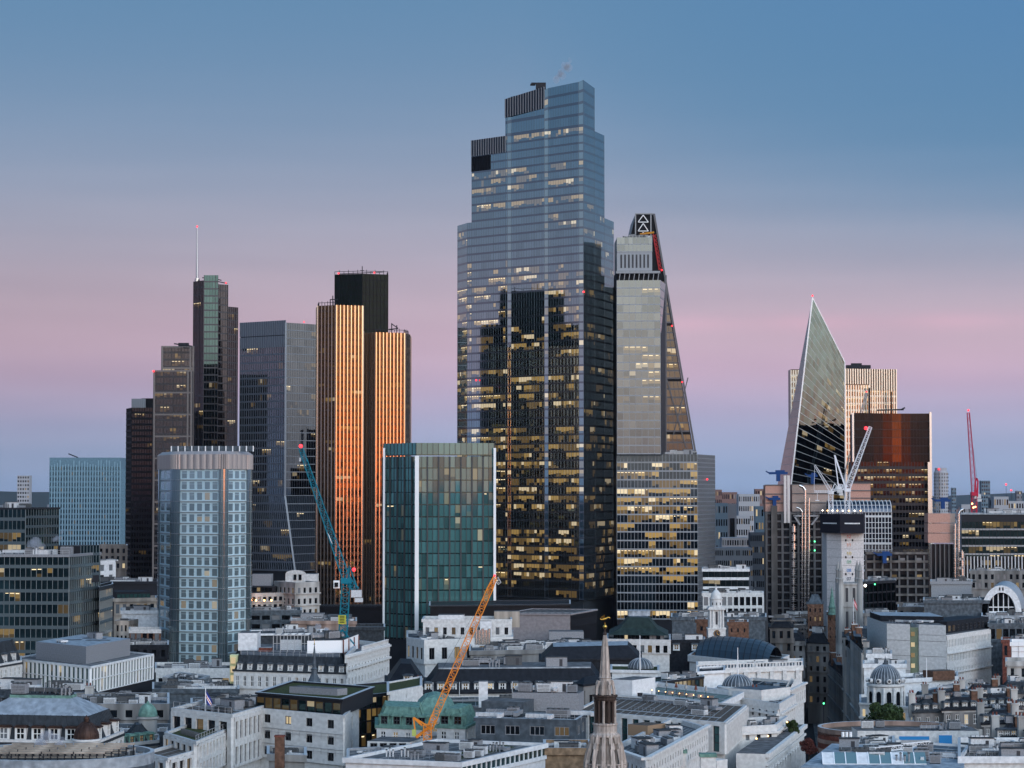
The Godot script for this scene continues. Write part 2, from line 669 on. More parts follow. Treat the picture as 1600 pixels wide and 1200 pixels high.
# a fixed row of pieces along a line
func row_of(t: Node3D, called: String, mesh: Mesh, a: Vector3, b: Vector3, many: int, turn := true) -> void:
	var r := flat(b - a, 0).normalized()
	var n := r.cross(Vector3.UP)
	for i in many:
		piece(t, called, mesh, Basis(r, Vector3.UP, n) if turn else Basis(), a.lerp(b, (i + 0.5) / many))


# a dormer: cheeks, a little roof and a framed window
func dormers(t: Node3D, a: Vector3, b: Vector3, y: float, many: int, w: float, h: float, deep: float, m, lit: float, frame = null, roof = null, back := 0.0) -> void:
	a = flat(a, y)
	b = flat(b, y)
	var r := (b - a).normalized()
	var n := r.cross(Vector3.UP)
	if roof == null:
		roof = M.lead
	if frame == null:
		frame = M.frame_white
	for i in many:
		var c := a.lerp(b, (i + 0.5) / many) - n * (back - 0.3)
		var key := "dm%d_%d_%d_%d_%d" % [roundi(w * 10), roundi(h * 10), roundi(deep * 10), m.get_instance_id(), roof.get_instance_id()]
		var o := piece(t, "dormer", shape_key(key, func(mb):
			mb.box(m, Vector3(-w / 2 - 0.25, 0, -deep), Vector3(0.25, 0, 0), Vector3(0, h, 0), Vector3(0, 0, deep))
			mb.box(m, Vector3(w / 2, 0, -deep), Vector3(0.25, 0, 0), Vector3(0, h, 0), Vector3(0, 0, deep))
			mb.box(m, Vector3(-w / 2 - 0.3, -0.3, -deep), Vector3(w + 0.6, 0, 0), Vector3(0, 0.3, 0), Vector3(0, 0, deep + 0.1))
			mb.box(roof, Vector3(-w / 2 - 0.45, h, -deep), Vector3(w + 0.9, 0, 0), Vector3(0, 0.22, 0), Vector3(0, 0, deep + 0.25))
			mb.box(roof, Vector3(-w / 2 - 0.2, h + 0.22, -deep), Vector3(w + 0.4, 0, 0), Vector3(0, 0.16, 0), Vector3(0, 0, deep))), Basis(r, Vector3.UP, n), c)
		var p := MeshInstance3D.new()
		p.mesh = pane_mesh(w, h, pick(M.w, lit))
		p.name = "window"
		p.position = Vector3(0, h / 2, -0.15)
		o.add_child(p)
		var f := MeshInstance3D.new()
		f.mesh = frame_mesh(w, h, frame, Vector2i(2, 2), 0.14)
		f.name = "window_frame"
		f.position = Vector3(0, h / 2, -0.14)
		o.add_child(f)


# the joints of a felt or metal roof, with a walkway along it
func seams(t: Node3D, fp: Array, y: float) -> void:
	var mb := MB.new()
	var q4 := [fp[0], fp[1], fp[2], fp[fp.size() - 1]]
	var wd := (q4[1] - q4[0] as Vector3).length()
	var k := maxi(2, int(wd / rng.randf_range(1.6, 3.2)))
	for i in range(1, k):
		var a := flat(on(q4, float(i) / k, 0.03), y + 0.03)
		var b := flat(on(q4, float(i) / k, 0.97), y + 0.03)
		mb.bar(M.seam, a, b, 0.14, 0.08)
	if rng.randf() < 0.7:
		var v := rng.randf_range(0.2, 0.8)
		mb.bar(M.walkway, flat(on(q4, 0.05, v), y + 0.1), flat(on(q4, 0.95, v), y + 0.1), 0.8, 0.08)
	if rng.randf() < 0.6:
		var v := rng.randf_range(0.15, 0.85)
		for o in 2:
			mb.bar(M.plant_grey, flat(on(q4, 0.05, v), y + 0.35) + Vector3(0, 0, o * 0.5), flat(on(q4, rng.randf_range(0.5, 0.95), v), y + 0.35) + Vector3(0, 0, o * 0.5), 0.18)
	part(t, "roof_seams", mb, "stuff")


# a building from the front corners that the photograph shows, left to right, each [px, py of the top, distance]
func blk(d: Dictionary) -> Dictionary:
	var p: Array = d.p
	var fp := []
	for c in p:
		fp.append(flat(at(c[0], c[1], c[2]), 0))
	var ref: int = d.get("ref", 0 if p.size() == 2 else 1)
	var y1: float = at(p[ref][0], p[ref][1], p[ref][2]).y
	var deep: float = d.get("back", 0.0)
	if fp.size() == 3 and deep == 0.0:
		fp.append(fp[0] + fp[2] - fp[1])
	else:
		# plots run back from the front, as they do along these streets
		var last: Vector3 = fp[-1]
		var first: Vector3 = fp[0]
		deep = maxf(deep, 12.0)
		fp.append(last * (1.0 + deep / last.length()))
		fp.append(first * (1.0 + deep / first.length()))
	var y0: float = d.get("y0", 0.0)
	var vb: float = y0
	if d.has("vb"):
		vb = minf(y1 - 2.0, at(p[ref][0], d.vb, p[ref][2]).y)
	var mid := Vector3.ZERO
	for q in fp:
		mid += q / fp.size()
	var t := thing(d.n, d.l, d.get("c", "building"), flat(mid, y0), d.get("g", ""))
	var wall := MB.new()
	var frame := MB.new()
	var body = d.get("wall", M.stone)
	prism(wall, d.get("core", body), fp, y0, y1, null, false)
	var faces: Array = d.get("faces", [])
	for i in mini(faces.size(), fp.size()):
		var s = faces[i]
		if s == null:
			continue
		var A: Vector3 = fp[i]
		var B: Vector3 = fp[(i + 1) % fp.size()]
		var lo: float = vb + s.get("up", 0.0)
		var hi: float = y1 - s.get("down", 0.0)
		if s.has("g") and s.has("sm"):
			var n := (B - A).normalized().cross(Vector3.UP) * 0.06
			curtain(t, frame, flat(A, lo) + n, flat(B, lo) + n, flat(B, hi) + n, flat(A, hi) + n, s)
		else:
			if not s.has("wall"):
				s = s.merged({"wall": body})
			masonry(t, wall, A, B, lo, hi, s)
			if s.get("down", 0.0) > 0.0:
				var r := (B - A).normalized()
				var rec: float = s.get("rec", 0.35)
				wall.box(s.wall, flat(A, hi), r * ((B - A).length() + rec - 0.01), Vector3(0, y1 - hi, 0), r.cross(Vector3.UP) * (rec - 0.01))
	var roof := MB.new()
	var ph: float = d.get("par", 0.9)
	cap(roof, d.get("roof", M.felt), fp, y1)
	if ph > 0:
		parapet(wall, d.get("parm", body), raise(inset(fp, -d.get("pout", 0.36)), 0), y1 - 0.25, ph + 0.25)
	part(t, d.get("walln", "wall"), wall)
	part(t, "facade_frame", frame)
	part(t, "roof", roof)
	if p[0][2] < 780 and d.get("roof", M.felt) != M.grass_roof:
		seams(t, inset(fp, 0.4), y1)
	if d.has("clutter"):
		clutter(t, inset(fp, 1.2), y1, int(d.clutter * 1.7) + 1, d.get("cs", 1.0) * 0.85, d.get("dark", 0.3))
	return {"t": t, "fp": fp, "y": y1, "vb": vb}


func lamp(t: Node3D, where: Vector3, r: float, m, called := "beacon_lamp") -> void:
	var o := piece(t, called, shape_key("lamp%d" % m.get_instance_id(), func(mb): mb.lathe(m, Vector3.ZERO, [[0.0, -1.0], [0.7, -0.7], [1.0, 0.0], [0.7, 0.7], [0.0, 1.0]], 10)), Basis().scaled(Vector3.ONE * r), where)
	o.cast_shadow = GeometryInstance3D.SHADOW_CASTING_SETTING_ON


# a lattice boom or mast of four chords with bracing
func truss(mb: MB, m, a: Vector3, b: Vector3, w0: float, w1: float, bays: int, chord := 0.22, brace := 0.12) -> void:
	var d := (b - a).normalized()
	var x := d.cross(Vector3.BACK if absf(d.z) < 0.8 else Vector3.UP).normalized()
	var y := d.cross(x).normalized()
	var ring := func(k: float) -> Array:
		var c := a.lerp(b, k)
		var w := lerpf(w0, w1, k) / 2
		return [c + x * w + y * w, c - x * w + y * w, c - x * w - y * w, c + x * w - y * w]
	for i in bays:
		var p: Array = ring.call(float(i) / bays)
		var q: Array = ring.call((i + 1.0) / bays)
		for k in 4:
			mb.bar(m, p[k], q[k], chord)
			var l := (k + 1) % 4
			if i % 2 == 0:
				mb.bar(m, p[k], q[l], brace)
			else:
				mb.bar(m, p[l], q[k], brace)
			mb.bar(m, q[k], q[l], brace)


# ---------------------------------------------------------------- the world

func mix_stops(stops: Array, e: float) -> Color:
	for i in stops.size() - 1:
		if e <= stops[i + 1][0]:
			var k := clampf((e - stops[i][0]) / (stops[i + 1][0] - stops[i][0]), 0, 1)
			return (stops[i][1] as Color).lerp(stops[i + 1][1], k)
	return stops[-1][1]


func soft_stops(stops: Array, e: float) -> Color:
	var w := 0.35 + 0.16 * e
	var c := Color(0, 0, 0)
	for k in 7:
		c += mix_stops(stops, maxf(0.0, e + w * (k - 3) / 3.0)) / 7.0
	return c


func srgb(r: float, g: float, b: float, k := 1.0) -> Color:
	var c := Color(r / 255.0, g / 255.0, b / 255.0).srgb_to_linear()
	return Color(c.r * k, c.g * k, c.b * k)


const SUN_AZ := 146.0   # degrees clockwise from the view: behind the viewer, towards the south-west

func sky() -> PanoramaSkyMaterial:
	var east := [[0.0, srgb(142, 166, 200)], [1.3, srgb(164, 173, 204)], [2.3, srgb(184, 170, 198)], [3.0, srgb(197, 172, 193)], [3.9, srgb(203, 176, 191)],
		[5.2, srgb(182, 172, 188)], [7.3, srgb(151, 162, 184)], [9.5, srgb(116, 147, 180)], [11.9, srgb(99, 139, 175)], [20.0, Color(0.09, 0.23, 0.44)], [45.0, Color(0.10, 0.27, 0.52)], [90.0, Color(0.13, 0.33, 0.62)]]
	# the afterglow over the set sun: brightest low down, paling to blue overhead
	var west := [[0.0, Color(1.5, 1.15, 1.02)], [1.5, Color(2.1, 1.75, 1.5)], [3.0, Color(2.7, 2.4, 2.15)], [6.0, Color(3.3, 3.2, 3.0)], [12.0, Color(4.7, 5.02, 5.31)], [20.0, Color(4.45, 4.95, 5.45)],
		[30.0, Color(2.84, 3.43, 4.11)], [45.0, Color(1.36, 1.91, 2.76)], [60.0, Color(0.433, 0.814, 1.42)], [90.0, Color(0.12, 0.34, 0.68)]]
	var dusk := [[0.0, Color(2.0, 0.45, 0.10)], [1.3, Color(1.6, 0.52, 0.18)], [2.6, Color(1.25, 0.74, 0.44)], [4.5, Color(1.08, 0.9, 0.7)], [9.0, Color(1.0, 0.97, 0.92)], [16.0, Color(1, 1, 1)]]
	var w := 2048
	var h := 1024
	var data := PackedFloat32Array()
	data.resize(w * h * 3)
	var wide := PackedFloat32Array()
	var core := PackedFloat32Array()
	var halo := PackedFloat32Array()
	var pink := PackedFloat32Array()
	for x in w:
		var az := 360.0 * (x + 0.5) / w
		var d := absf(wrapf(az - SUN_AZ, -180, 180))
		wide.append(exp(-pow(d / 49.0, 2)))
		core.append(exp(-pow(d / 15.0, 2)))
		halo.append(exp(-pow(d / 22.0, 2)))
		var v := wrapf(az, -180, 180)
		pink.append(clampf((v - 1.5) / 3.0, 0, 1) * clampf((40.0 - v) / 20.0, 0, 1) * (0.75 + 0.25 * sin(v * 1.9)))
	var wisp := FastNoiseLite.new()
	wisp.seed = 3
	wisp.frequency = 0.05
	wisp.fractal_octaves = 4
	var table := []
	for k in 900:
		table.append(soft_stops(east, k / 10.0))
	for y in h:
		var e := 90.0 - 180.0 * (y + 0.5) / h
		var a := soft_stops(east, maxf(e, 0))
		var b := soft_stops(west, maxf(e, 0))
		var du := mix_stops(dusk, maxf(e, 0))
		var low := exp(-pow(maxf(e, 0) / 1.5, 2))
		var st := exp(-pow((e - 4.12) / 0.18, 2)) * 0.12 + exp(-pow((e - 2.9) / 0.5, 2)) * 0.03
		for x in w:
			var az := wrapf(360.0 * (x + 0.5) / w, -180, 180)
			if az > 0.0 and az < 60.0 and e > 0.0 and e < 40.0:
				a = table[int(clampf(e * (1.0 + 0.95 * sin(PI * az / 60.0) * smoothstep(2.0, 12.0, e) * smoothstep(40.0, 20.0, e)), 0, 89) * 10)]
			var dim := 1.0 - 0.16 * smoothstep(0.0, 14.0, -az) * smoothstep(60.0, 30.0, -az) * smoothstep(8.0, 4.0, e) if az < 0.0 else 1.0
			var k := wide[x]
			var c := core[x] * low
			var hl := halo[x]
			var i := (y * w + x) * 3
			if e <= 0.0:
				data[i] = 0.23
				data[i + 1] = 0.30
				data[i + 2] = 0.46
				continue
			var cl := 0.0
			if e > 0.4 and e < 11.0 and absf(az) < 40.0:
				cl = wisp.get_noise_2d(az * 1.6, e * 26.0) * 0.035 * smoothstep(11.0, 4.0, e)
			data[i] = lerpf(a.r * dim, b.r * lerpf(1.0, du.r, hl), k) + c * 6.0 + st * pink[x] + cl
			data[i + 1] = lerpf(a.g * dim, b.g * lerpf(1.0, du.g, hl), k) + c * 0.85 + st * pink[x] * 0.25 + cl * 0.8
			data[i + 2] = lerpf(a.b * dim, b.b * lerpf(1.0, du.b, hl), k) + c * 0.03 + st * pink[x] * 0.35 + cl * 0.8
	var m := PanoramaSkyMaterial.new()
	m.panorama = ImageTexture.create_from_image(Image.create_from_data(w, h, false, Image.FORMAT_RGBF, data.to_byte_array()))
	return m


func world() -> void:
	var cam := Camera3D.new()
	cam.name = "camera"
	cam.position = Vector3(0, H, 0)
	cam.rotation.x = pitch
	cam.fov = rad_to_deg(2.0 * atan(600.0 / F))
	cam.near = 1.0
	cam.far = 40000.0
	add_child(cam)
	var env := Environment.new()
	env.background_mode = Environment.BG_SKY
	env.sky = Sky.new()
	env.sky.sky_material = sky()
	env.background_energy_multiplier = 1.0
	env.tonemap_mode = Environment.TONE_MAPPER_LINEAR
	env.tonemap_exposure = 1.0
	env.sdfgi_enabled = true
	env.ssao_enabled = true
	env.ssil_enabled = true
	env.fog_enabled = true
	env.volumetric_fog_enabled = true
	env.volumetric_fog_density = 0.0
	env.fog_density = 0.00001
	env.fog_light_color = Color(0.80, 0.84, 0.95)
	var we := WorldEnvironment.new()
	we.name = "world_environment"
	we.environment = env
	add_child(we)
	var sun := DirectionalLight3D.new()
	sun.name = "low_sun"
	sun.light_color = Color(1.0, 0.72, 0.52)
	sun.light_energy = 0.08
	sun.light_angular_distance = 20.0
	sun.shadow_enabled = true
	add_child(sun)
	var az := deg_to_rad(SUN_AZ)
	var el := deg_to_rad(2.5)
	var towards := Vector3(sin(az) * cos(el), sin(el), -cos(az) * cos(el))
	sun.look_at_from_position(Vector3.ZERO, -towards)


func ground() -> void:
	var mb := MB.new()
	mb.q(M.asphalt, Vector3(-16000, 0, 12000), Vector3(16000, 0, 12000), Vector3(16000, 0, -26000), Vector3(-16000, 0, -26000))
	structure("ground", mb)
	var hill := mat("far_hill", Color(0.035, 0.045, 0.04), 1.0)
	for r in [[-4200.0, 600.0, 10500.0, 150.0, 1.0], [-600.0, 6500.0, 14500.0, 105.0, 2.3]]:
		mb = MB.new()
		var k := 60
		for i in k:
			var p := []
			for j in [i, i + 1]:
				var u := float(j) / k
				var x := lerpf(r[0], r[1], u)
				var top: float = r[3] * (0.72 + 0.22 * sin(u * 7.0 + r[4]) + 0.06 * sin(u * 23.0 + r[4] * 3)) * smoothstep(0.0, 0.12, u) * smoothstep(1.0, 0.75, u)
				p.append([Vector3(x, 0, -r[2]), Vector3(x, top, -r[2] - 900), Vector3(x, 0, -r[2] - 2600)])
			mb.q(hill, p[0][0], p[1][0], p[1][1], p[0][1])
			mb.q(hill, p[0][1], p[1][1], p[1][2], p[0][2])
		structure("hills", mb)


# prism whose top corners differ in height
func prism_h(mb: MB, m, fp: Array, y0: float, tops: Array) -> void:
	var k := fp.size()
	var c := Vector3.ZERO
	for i in k:
		c += flat(fp[i], tops[i]) / k
	for i in k:
		var j := (i + 1) % k
		mb.q(m, flat(fp[i], y0), flat(fp[j], y0), flat(fp[j], tops[j]), flat(fp[i], tops[i]))
		mb.t(m, c, flat(fp[i], tops[i]), flat(fp[j], tops[j]))


# vertical fins on a dark screen
func louvre(t: Node3D, a: Vector3, b: Vector3, ya: Vector2, yb: Vector2, pitch_m: float, back, fin, called := "louvre_screen", w := 0.35, d := 0.35) -> void:
	var mb := MB.new()
	var r := flat(b - a, 0).normalized()
	var n := r.cross(Vector3.UP)
	var o := n * 0.12
	mb.q(back, flat(a, ya.x) + o, flat(b, yb.x) + o, flat(b, yb.y) + o, flat(a, ya.y) + o)
	mb.q(back, flat(a, ya.y) + o, flat(b, yb.y) + o, flat(b, yb.y), flat(a, ya.y))
	var k := maxi(2, roundi(flat(b - a, 0).length() / pitch_m))
	var s := part(t, called, mb)
	var f := MB.new()
	for i in k + 1:
		var u := float(i) / k
		var p := a.lerp(b, u)
		var lo := lerpf(ya.x, yb.x, u)
		f.box(fin, flat(p, lo) - r * w / 2 + o, r * w, Vector3(0, lerpf(ya.y, yb.y, u) - lo, 0), n * d)
	part(s, "fins", f, "stuff")


func tower_main() -> void:
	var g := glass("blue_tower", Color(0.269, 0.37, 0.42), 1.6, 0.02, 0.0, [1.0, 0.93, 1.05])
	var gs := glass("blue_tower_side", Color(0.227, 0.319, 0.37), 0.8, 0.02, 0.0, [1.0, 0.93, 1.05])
	var spm := mat("blue_tower_spandrel", Color(0.168, 0.202, 0.244), 0.12, 0.9)
	var mul := mat("blue_tower_mullion", Color(0.185, 0.227, 0.26), 0.2, 0.85)
	var body := mat("blue_tower_core", Color(0.03, 0.035, 0.04), 0.5)
	var lv := mat("blue_tower_louvre", Color(0.012, 0.02, 0.035), 0.4, 0.3)
	var c := 0.742
	var s := 0.67
	var x0 := -25.2
	var d0 := 1061.0
	var line := func(px: float, shift := 0.0) -> Vector3:
		var u := (px - 800.0) / F
		var dd: float = d0 - shift
		var k: float = (u * dd - x0) / (c + u * s)
		return Vector3(x0 + c * k, 0, -(dd - s * k))
	var p := []
	p.append(flat(at(715, 500, 1068), 0))
	for q in [[730, 0.0], [737, 0.0], [790, 0.0], [793, 0.0], [799, -0.75], [851, -0.75], [857, -1.5], [905, -1.5], [912, -2.3]]:
		p.append(line.call(q[0], q[1]))
	var corner: Vector3 = p[9]
	p.append(flat(at(929, 300, -corner.z + 12), 0))
	p.append(flat(at(944, 300, -corner.z + 25), 0))
	p.append(flat(at(959, 500, -corner.z + 40), 0))
	p.append(flat(at(963, 600, -corner.z + 44), 0))
	var top := func(i: int, py: float) -> float:
		var q: Vector3 = p[i]
		return H - (py - 768.0) * -q.z / F
	var y3a: float = top.call(3, 153)
	var y3b: float = top.call(9, 121)
	var y2: float = 0.5 * (top.call(2, 222) + top.call(10, 198))
	var y1: float = 0.5 * (top.call(0, 337) + top.call(11, 354))
	var t := thing("glass_skyscraper", "tallest stepped blue glass skyscraper, mirroring a dark tower in its lower half", "skyscraper", Vector3(12, 0, -1050))
	var back := Vector3(0, 0, -30)
	var core := MB.new()
	var k1 := [p[0], p[1], p[9], p[12], p[12] * 1.02 - Vector3(2, 0, 0), p[0] * 1.03 + Vector3(1, 0, 0)]
	var k2 := [p[2], p[9], p[11], p[11] * 1.025 - Vector3(2, 0, 0), p[2] * 1.03 + Vector3(1, 0, 0)]
	var k3 := [p[3], p[9], p[10], p[10] * 1.03 - Vector3(2, 0, 0), p[3] * 1.03 + Vector3(1, 0, 0)]
	prism(core, body, inset(k1, 0.6), 0, y1)
	prism(core, body, inset(k2, 0.6), y1 - 1, y2)
	prism_h(core, body, inset(k3, 0.6), y2 - 1, [y3a - 0.5, y3b - 0.5, y3b - 1, y3b - 2, y3a - 1])
	part(t, "core_wall", core)
	var fr := MB.new()
	var rows := {}
	var base_y := 40.0
	for i in 12:
		var tops := [y1, y1]
		if i >= 2 and i <= 10:
			tops = [y2, y2]
		if i >= 3 and i <= 9:
			var k := clampf((i - 3) / 6.0, 0, 1)
			tops = [lerpf(y3a, y3b, k), lerpf(y3a, y3b, clampf((i - 2) / 6.0, 0, 1))]
			if i == 9:
				tops = [y3b, y3b - 1.5]
		if i == 12:
			tops = [y1 - 12, y1 - 12]
		var side := i >= 9
		var o: Vector3 = (p[i + 1] - p[i]).normalized().cross(Vector3.UP) * 0.05
		# storeys are cut at the levels where the tower steps, so that they run on round it
		var levels := [base_y, y1, y2, tops[0]]
		var dims := Vector2(0.22, 0.04) if side else Vector2(0.8, 0.08)
		for l in 3:
			if levels[l] >= tops[0] - 0.5:
				break
			var hi0: float = minf(levels[l + 1], tops[0])
			var hi1: float = hi0 if l < 2 or i == 3 else tops[1]
			if l == 2:
				hi0 = tops[0]
				hi1 = tops[1]
			var lm := dims if l == 0 else Vector2(0.03, 0.01)
			var special := {}
			if not side and l == 1:
				special = {1: 0.75, 3: 0.35, 4: 0.35, 5: 0.4, 8: 0.1, 9: 0.8}
			if not side and l == 0:
				special = {35: 0.5, 36: 0.6, 30: 0.4, 40: 0.0, 41: 0.0, 20: 0.0, 21: 0.0, 8: 0.05, 9: 0.02, 0: 0.1, 1: 0.2}
			curtain(t, fr, flat(p[i], levels[l]) + o, flat(p[i + 1], levels[l]) + o, flat(p[i + 1], hi1) + o, flat(p[i], hi0) + o,
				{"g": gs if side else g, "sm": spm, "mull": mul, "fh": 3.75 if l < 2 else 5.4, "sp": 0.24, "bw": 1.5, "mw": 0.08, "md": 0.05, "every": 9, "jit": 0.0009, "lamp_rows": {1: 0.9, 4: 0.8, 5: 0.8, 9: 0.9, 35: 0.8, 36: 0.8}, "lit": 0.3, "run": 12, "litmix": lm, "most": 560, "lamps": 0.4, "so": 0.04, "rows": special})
	part(t, "facade_frame", fr)
	var e := 0.0
	louvre(t, p[3], p[6].lerp(p[5], 0.0), Vector2(y3a - 8.0, y3a + 0.5), Vector2(y3a + 1.9 - 8.0, y3a + 3.4), 1.5, lv, M.plant_grey)
	louvre(t, p[2], p[3], Vector2(y2 - 7.0, y2 + 0.4), Vector2(y2 - 7.0, y2 + 0.4), 1.5, lv, M.plant_grey)
	louvre(t, p[2], p[2].lerp(p[3], 0.55), Vector2(y2 - 14.0, y2 - 7.2), Vector2(y2 - 14.0, y2 - 7.2), 1.6, M.black, M.black, "louvre_screen", 0.2, 0.2)
	# window-cleaning cradle arm on the roof
	var mb := MB.new()
	var ct := flat(at(845, 128, 1030), y3b - 1.0)
	mb.abox(M.dark_metal, ct, 4.5, 2.2, 3)
	mb.abox(M.dark_metal, ct + Vector3(-1, 2.2, 0), 6.5, 0.6, 2.0)
	mb.abox(M.dark_metal, ct + Vector3(-3.6, 1.6, 0), 2.2, 0.8, 1.2)
	part(t, "cleaning_crane", mb)
	for q in [[912, 456], [744, 594]]:
		lamp(t, at(q[0], q[1], -(line.call(q[0]) as Vector3).z - 1.6), 0.45, M.red_lamp)


func tower_gold() -> void:
	var g := glass("bronze_tower", Color(0.05, 0.034, 0.02), 0.9, 0.05)
	var spm := mat("bronze_tower_spandrel", Color(0.05, 0.032, 0.022), 0.25, 0.8)
	var rib := mat("bronze_tower_rib", Color(0.40, 0.345, 0.29), 0.13, 0.9)
	var body := mat("bronze_tower_core", Color(0.02, 0.016, 0.014), 0.5)
	var pale := mat("bronze_tower_panel", Color(0.38, 0.29, 0.25), 0.4, 0.2)
	var t := thing("ribbed_tower", "bronze tower of close vertical steel ribs glowing orange, with a black top block", "skyscraper", flat(at(567, 700, 1010), 0))
	var yl := at(525, 477, 990).y
	var yr := at(600, 520, 995).y
	var yt := at(565, 429, 1012).y
	var lobe_l := [flat(at(496, 600, 1006), 0), flat(at(498, 600, 992.5), 0), flat(at(525, 600, 989), 0), flat(at(565, 600, 992.7), 0), flat(at(565, 600, 1003), 0)]
	var lobe_r := [flat(at(570, 600, 1003), 0), flat(at(571, 600, 996), 0), flat(at(587, 600, 992), 0), flat(at(631, 600, 996.2), 0), flat(at(638, 600, 1006), 0), flat(at(640, 600, 1026), 0), flat(at(628, 600, 1044), 0)]
	var core := MB.new()
	prism(core, body, inset(lobe_l + [flat(at(560, 600, 1045), 0), flat(at(505, 600, 1045), 0)], 0.1), 0, yl)
	prism(core, body, inset(lobe_r + [flat(at(575, 600, 1045), 0)], 0.1), 0, yr)
	part(t, "core_wall", core)
	var fr := MB.new()
	var spec := {"g": g, "sm": spm, "mull": rib, "fh": 3.05, "sp": 0.34, "bw": 1.55, "mw": 0.36, "md": 0.75, "lit": 0.03, "litmix": Vector2(0.12, 0.015), "most": 330, "so": 0.05, "jit": 0.004, "lamps": 0.1}
	for a in [[lobe_l, yl], [lobe_r, yr]]:
		var fp: Array = a[0]
		for i in fp.size() - 1:
			var o: Vector3 = (fp[i + 1] - fp[i]).normalized().cross(Vector3.UP) * 0.06
			curtain(t, fr, flat(fp[i], 30) + o, flat(fp[i + 1], 30) + o, flat(fp[i + 1], a[1]) + o, flat(fp[i], a[1]) + o, spec)
	part(t, "rib_frame", fr)
	var mb := MB.new()
	mb.box(pale, flat(at(565, 600, 1001), 0) + Vector3(0.2, 28, 0), Vector3(0.9, 0, 0), Vector3(0, yr - 27, 0), Vector3(0, 0, 4))
	part(t, "pale_joint", mb)
	# the black block at the top
	var gk := glass("black_top", Color(0.008, 0.012, 0.010), 0.3, 0.35, 0.6)
	var fp := [flat(at(523, 470, 1012), 0), flat(at(566, 470, 1008), 0), flat(at(606, 470, 1012), 0), flat(at(603, 470, 1036), 0), flat(at(526, 470, 1036), 0)]
	mb = MB.new()
	prism(mb, M.black, inset(fp, 0.1), yr - 6, yt)
	var top := part(t, "top_block", mb)
	var f2 := MB.new()
	for i in 4:
		var o: Vector3 = (fp[i + 1] - fp[i]).normalized().cross(Vector3.UP) * 0.06
		curtain(t, f2, flat(fp[i], yr - 4) + o, flat(fp[i + 1], yr - 4) + o, flat(fp[i + 1], yt) + o, flat(fp[i], yt) + o, {"g": gk, "sm": M.black, "mull": M.black, "fh": 3.0, "sp": 0.2, "bw": 1.55, "mw": 0.12, "md": 0.15, "lit": 0.0, "so": 0.05})
	part(t, "top_frame", f2)
	# rails, aerials and cleaning cradles
	for q in [[yt, fp], [yl, lobe_l.slice(0, 3)], [yr, lobe_r.slice(2, 5)]]:
		mb = MB.new()
		var pts: Array = q[1]
		for i in pts.size() - 1:
			var a: Vector3 = flat(pts[i], q[0])
			var b: Vector3 = flat(pts[i + 1], q[0])
			var k := 6
			for j in k + 1:
				mb.bar(M.dark_metal, a.lerp(b, float(j) / k), a.lerp(b, float(j) / k) + Vector3(0, 1.3 + 0.5 * (j % 2), 0), 0.22)
			mb.bar(M.dark_metal, a + Vector3(0, 1.2, 0), b + Vector3(0, 1.2, 0), 0.2)
		part(t, "roof_rail", mb)
	mb = MB.new()
	mb.bar(M.dark_metal, at(566, 430, 1020), at(566, 416, 1020), 0.35)
	mb.bar(M.dark_metal, at(563, 423, 1020), at(569, 423, 1020), 0.3)
	mb.bar(M.dark_metal, at(530, 428, 1016), at(600, 425, 1016), 0.3)
	part(t, "aerial", mb)
	mb = MB.new()
	for q in [[516, 468, 528, 468], [516, 468, 516, 477], [520, 462, 520, 477], [607, 515, 622, 513], [612, 506, 622, 513], [612, 505, 612, 520], [620, 508, 620, 521]]:
		mb.bar(M.dark_metal, at(q[0], q[1], 1003), at(q[2], q[3], 1003), 0.4)
	part(t, "cleaning_cradle", mb)
	for q in [[529, 427], [585, 426]]:
		lamp(t, at(q[0], q[1], 1010), 0.4, M.red_lamp)


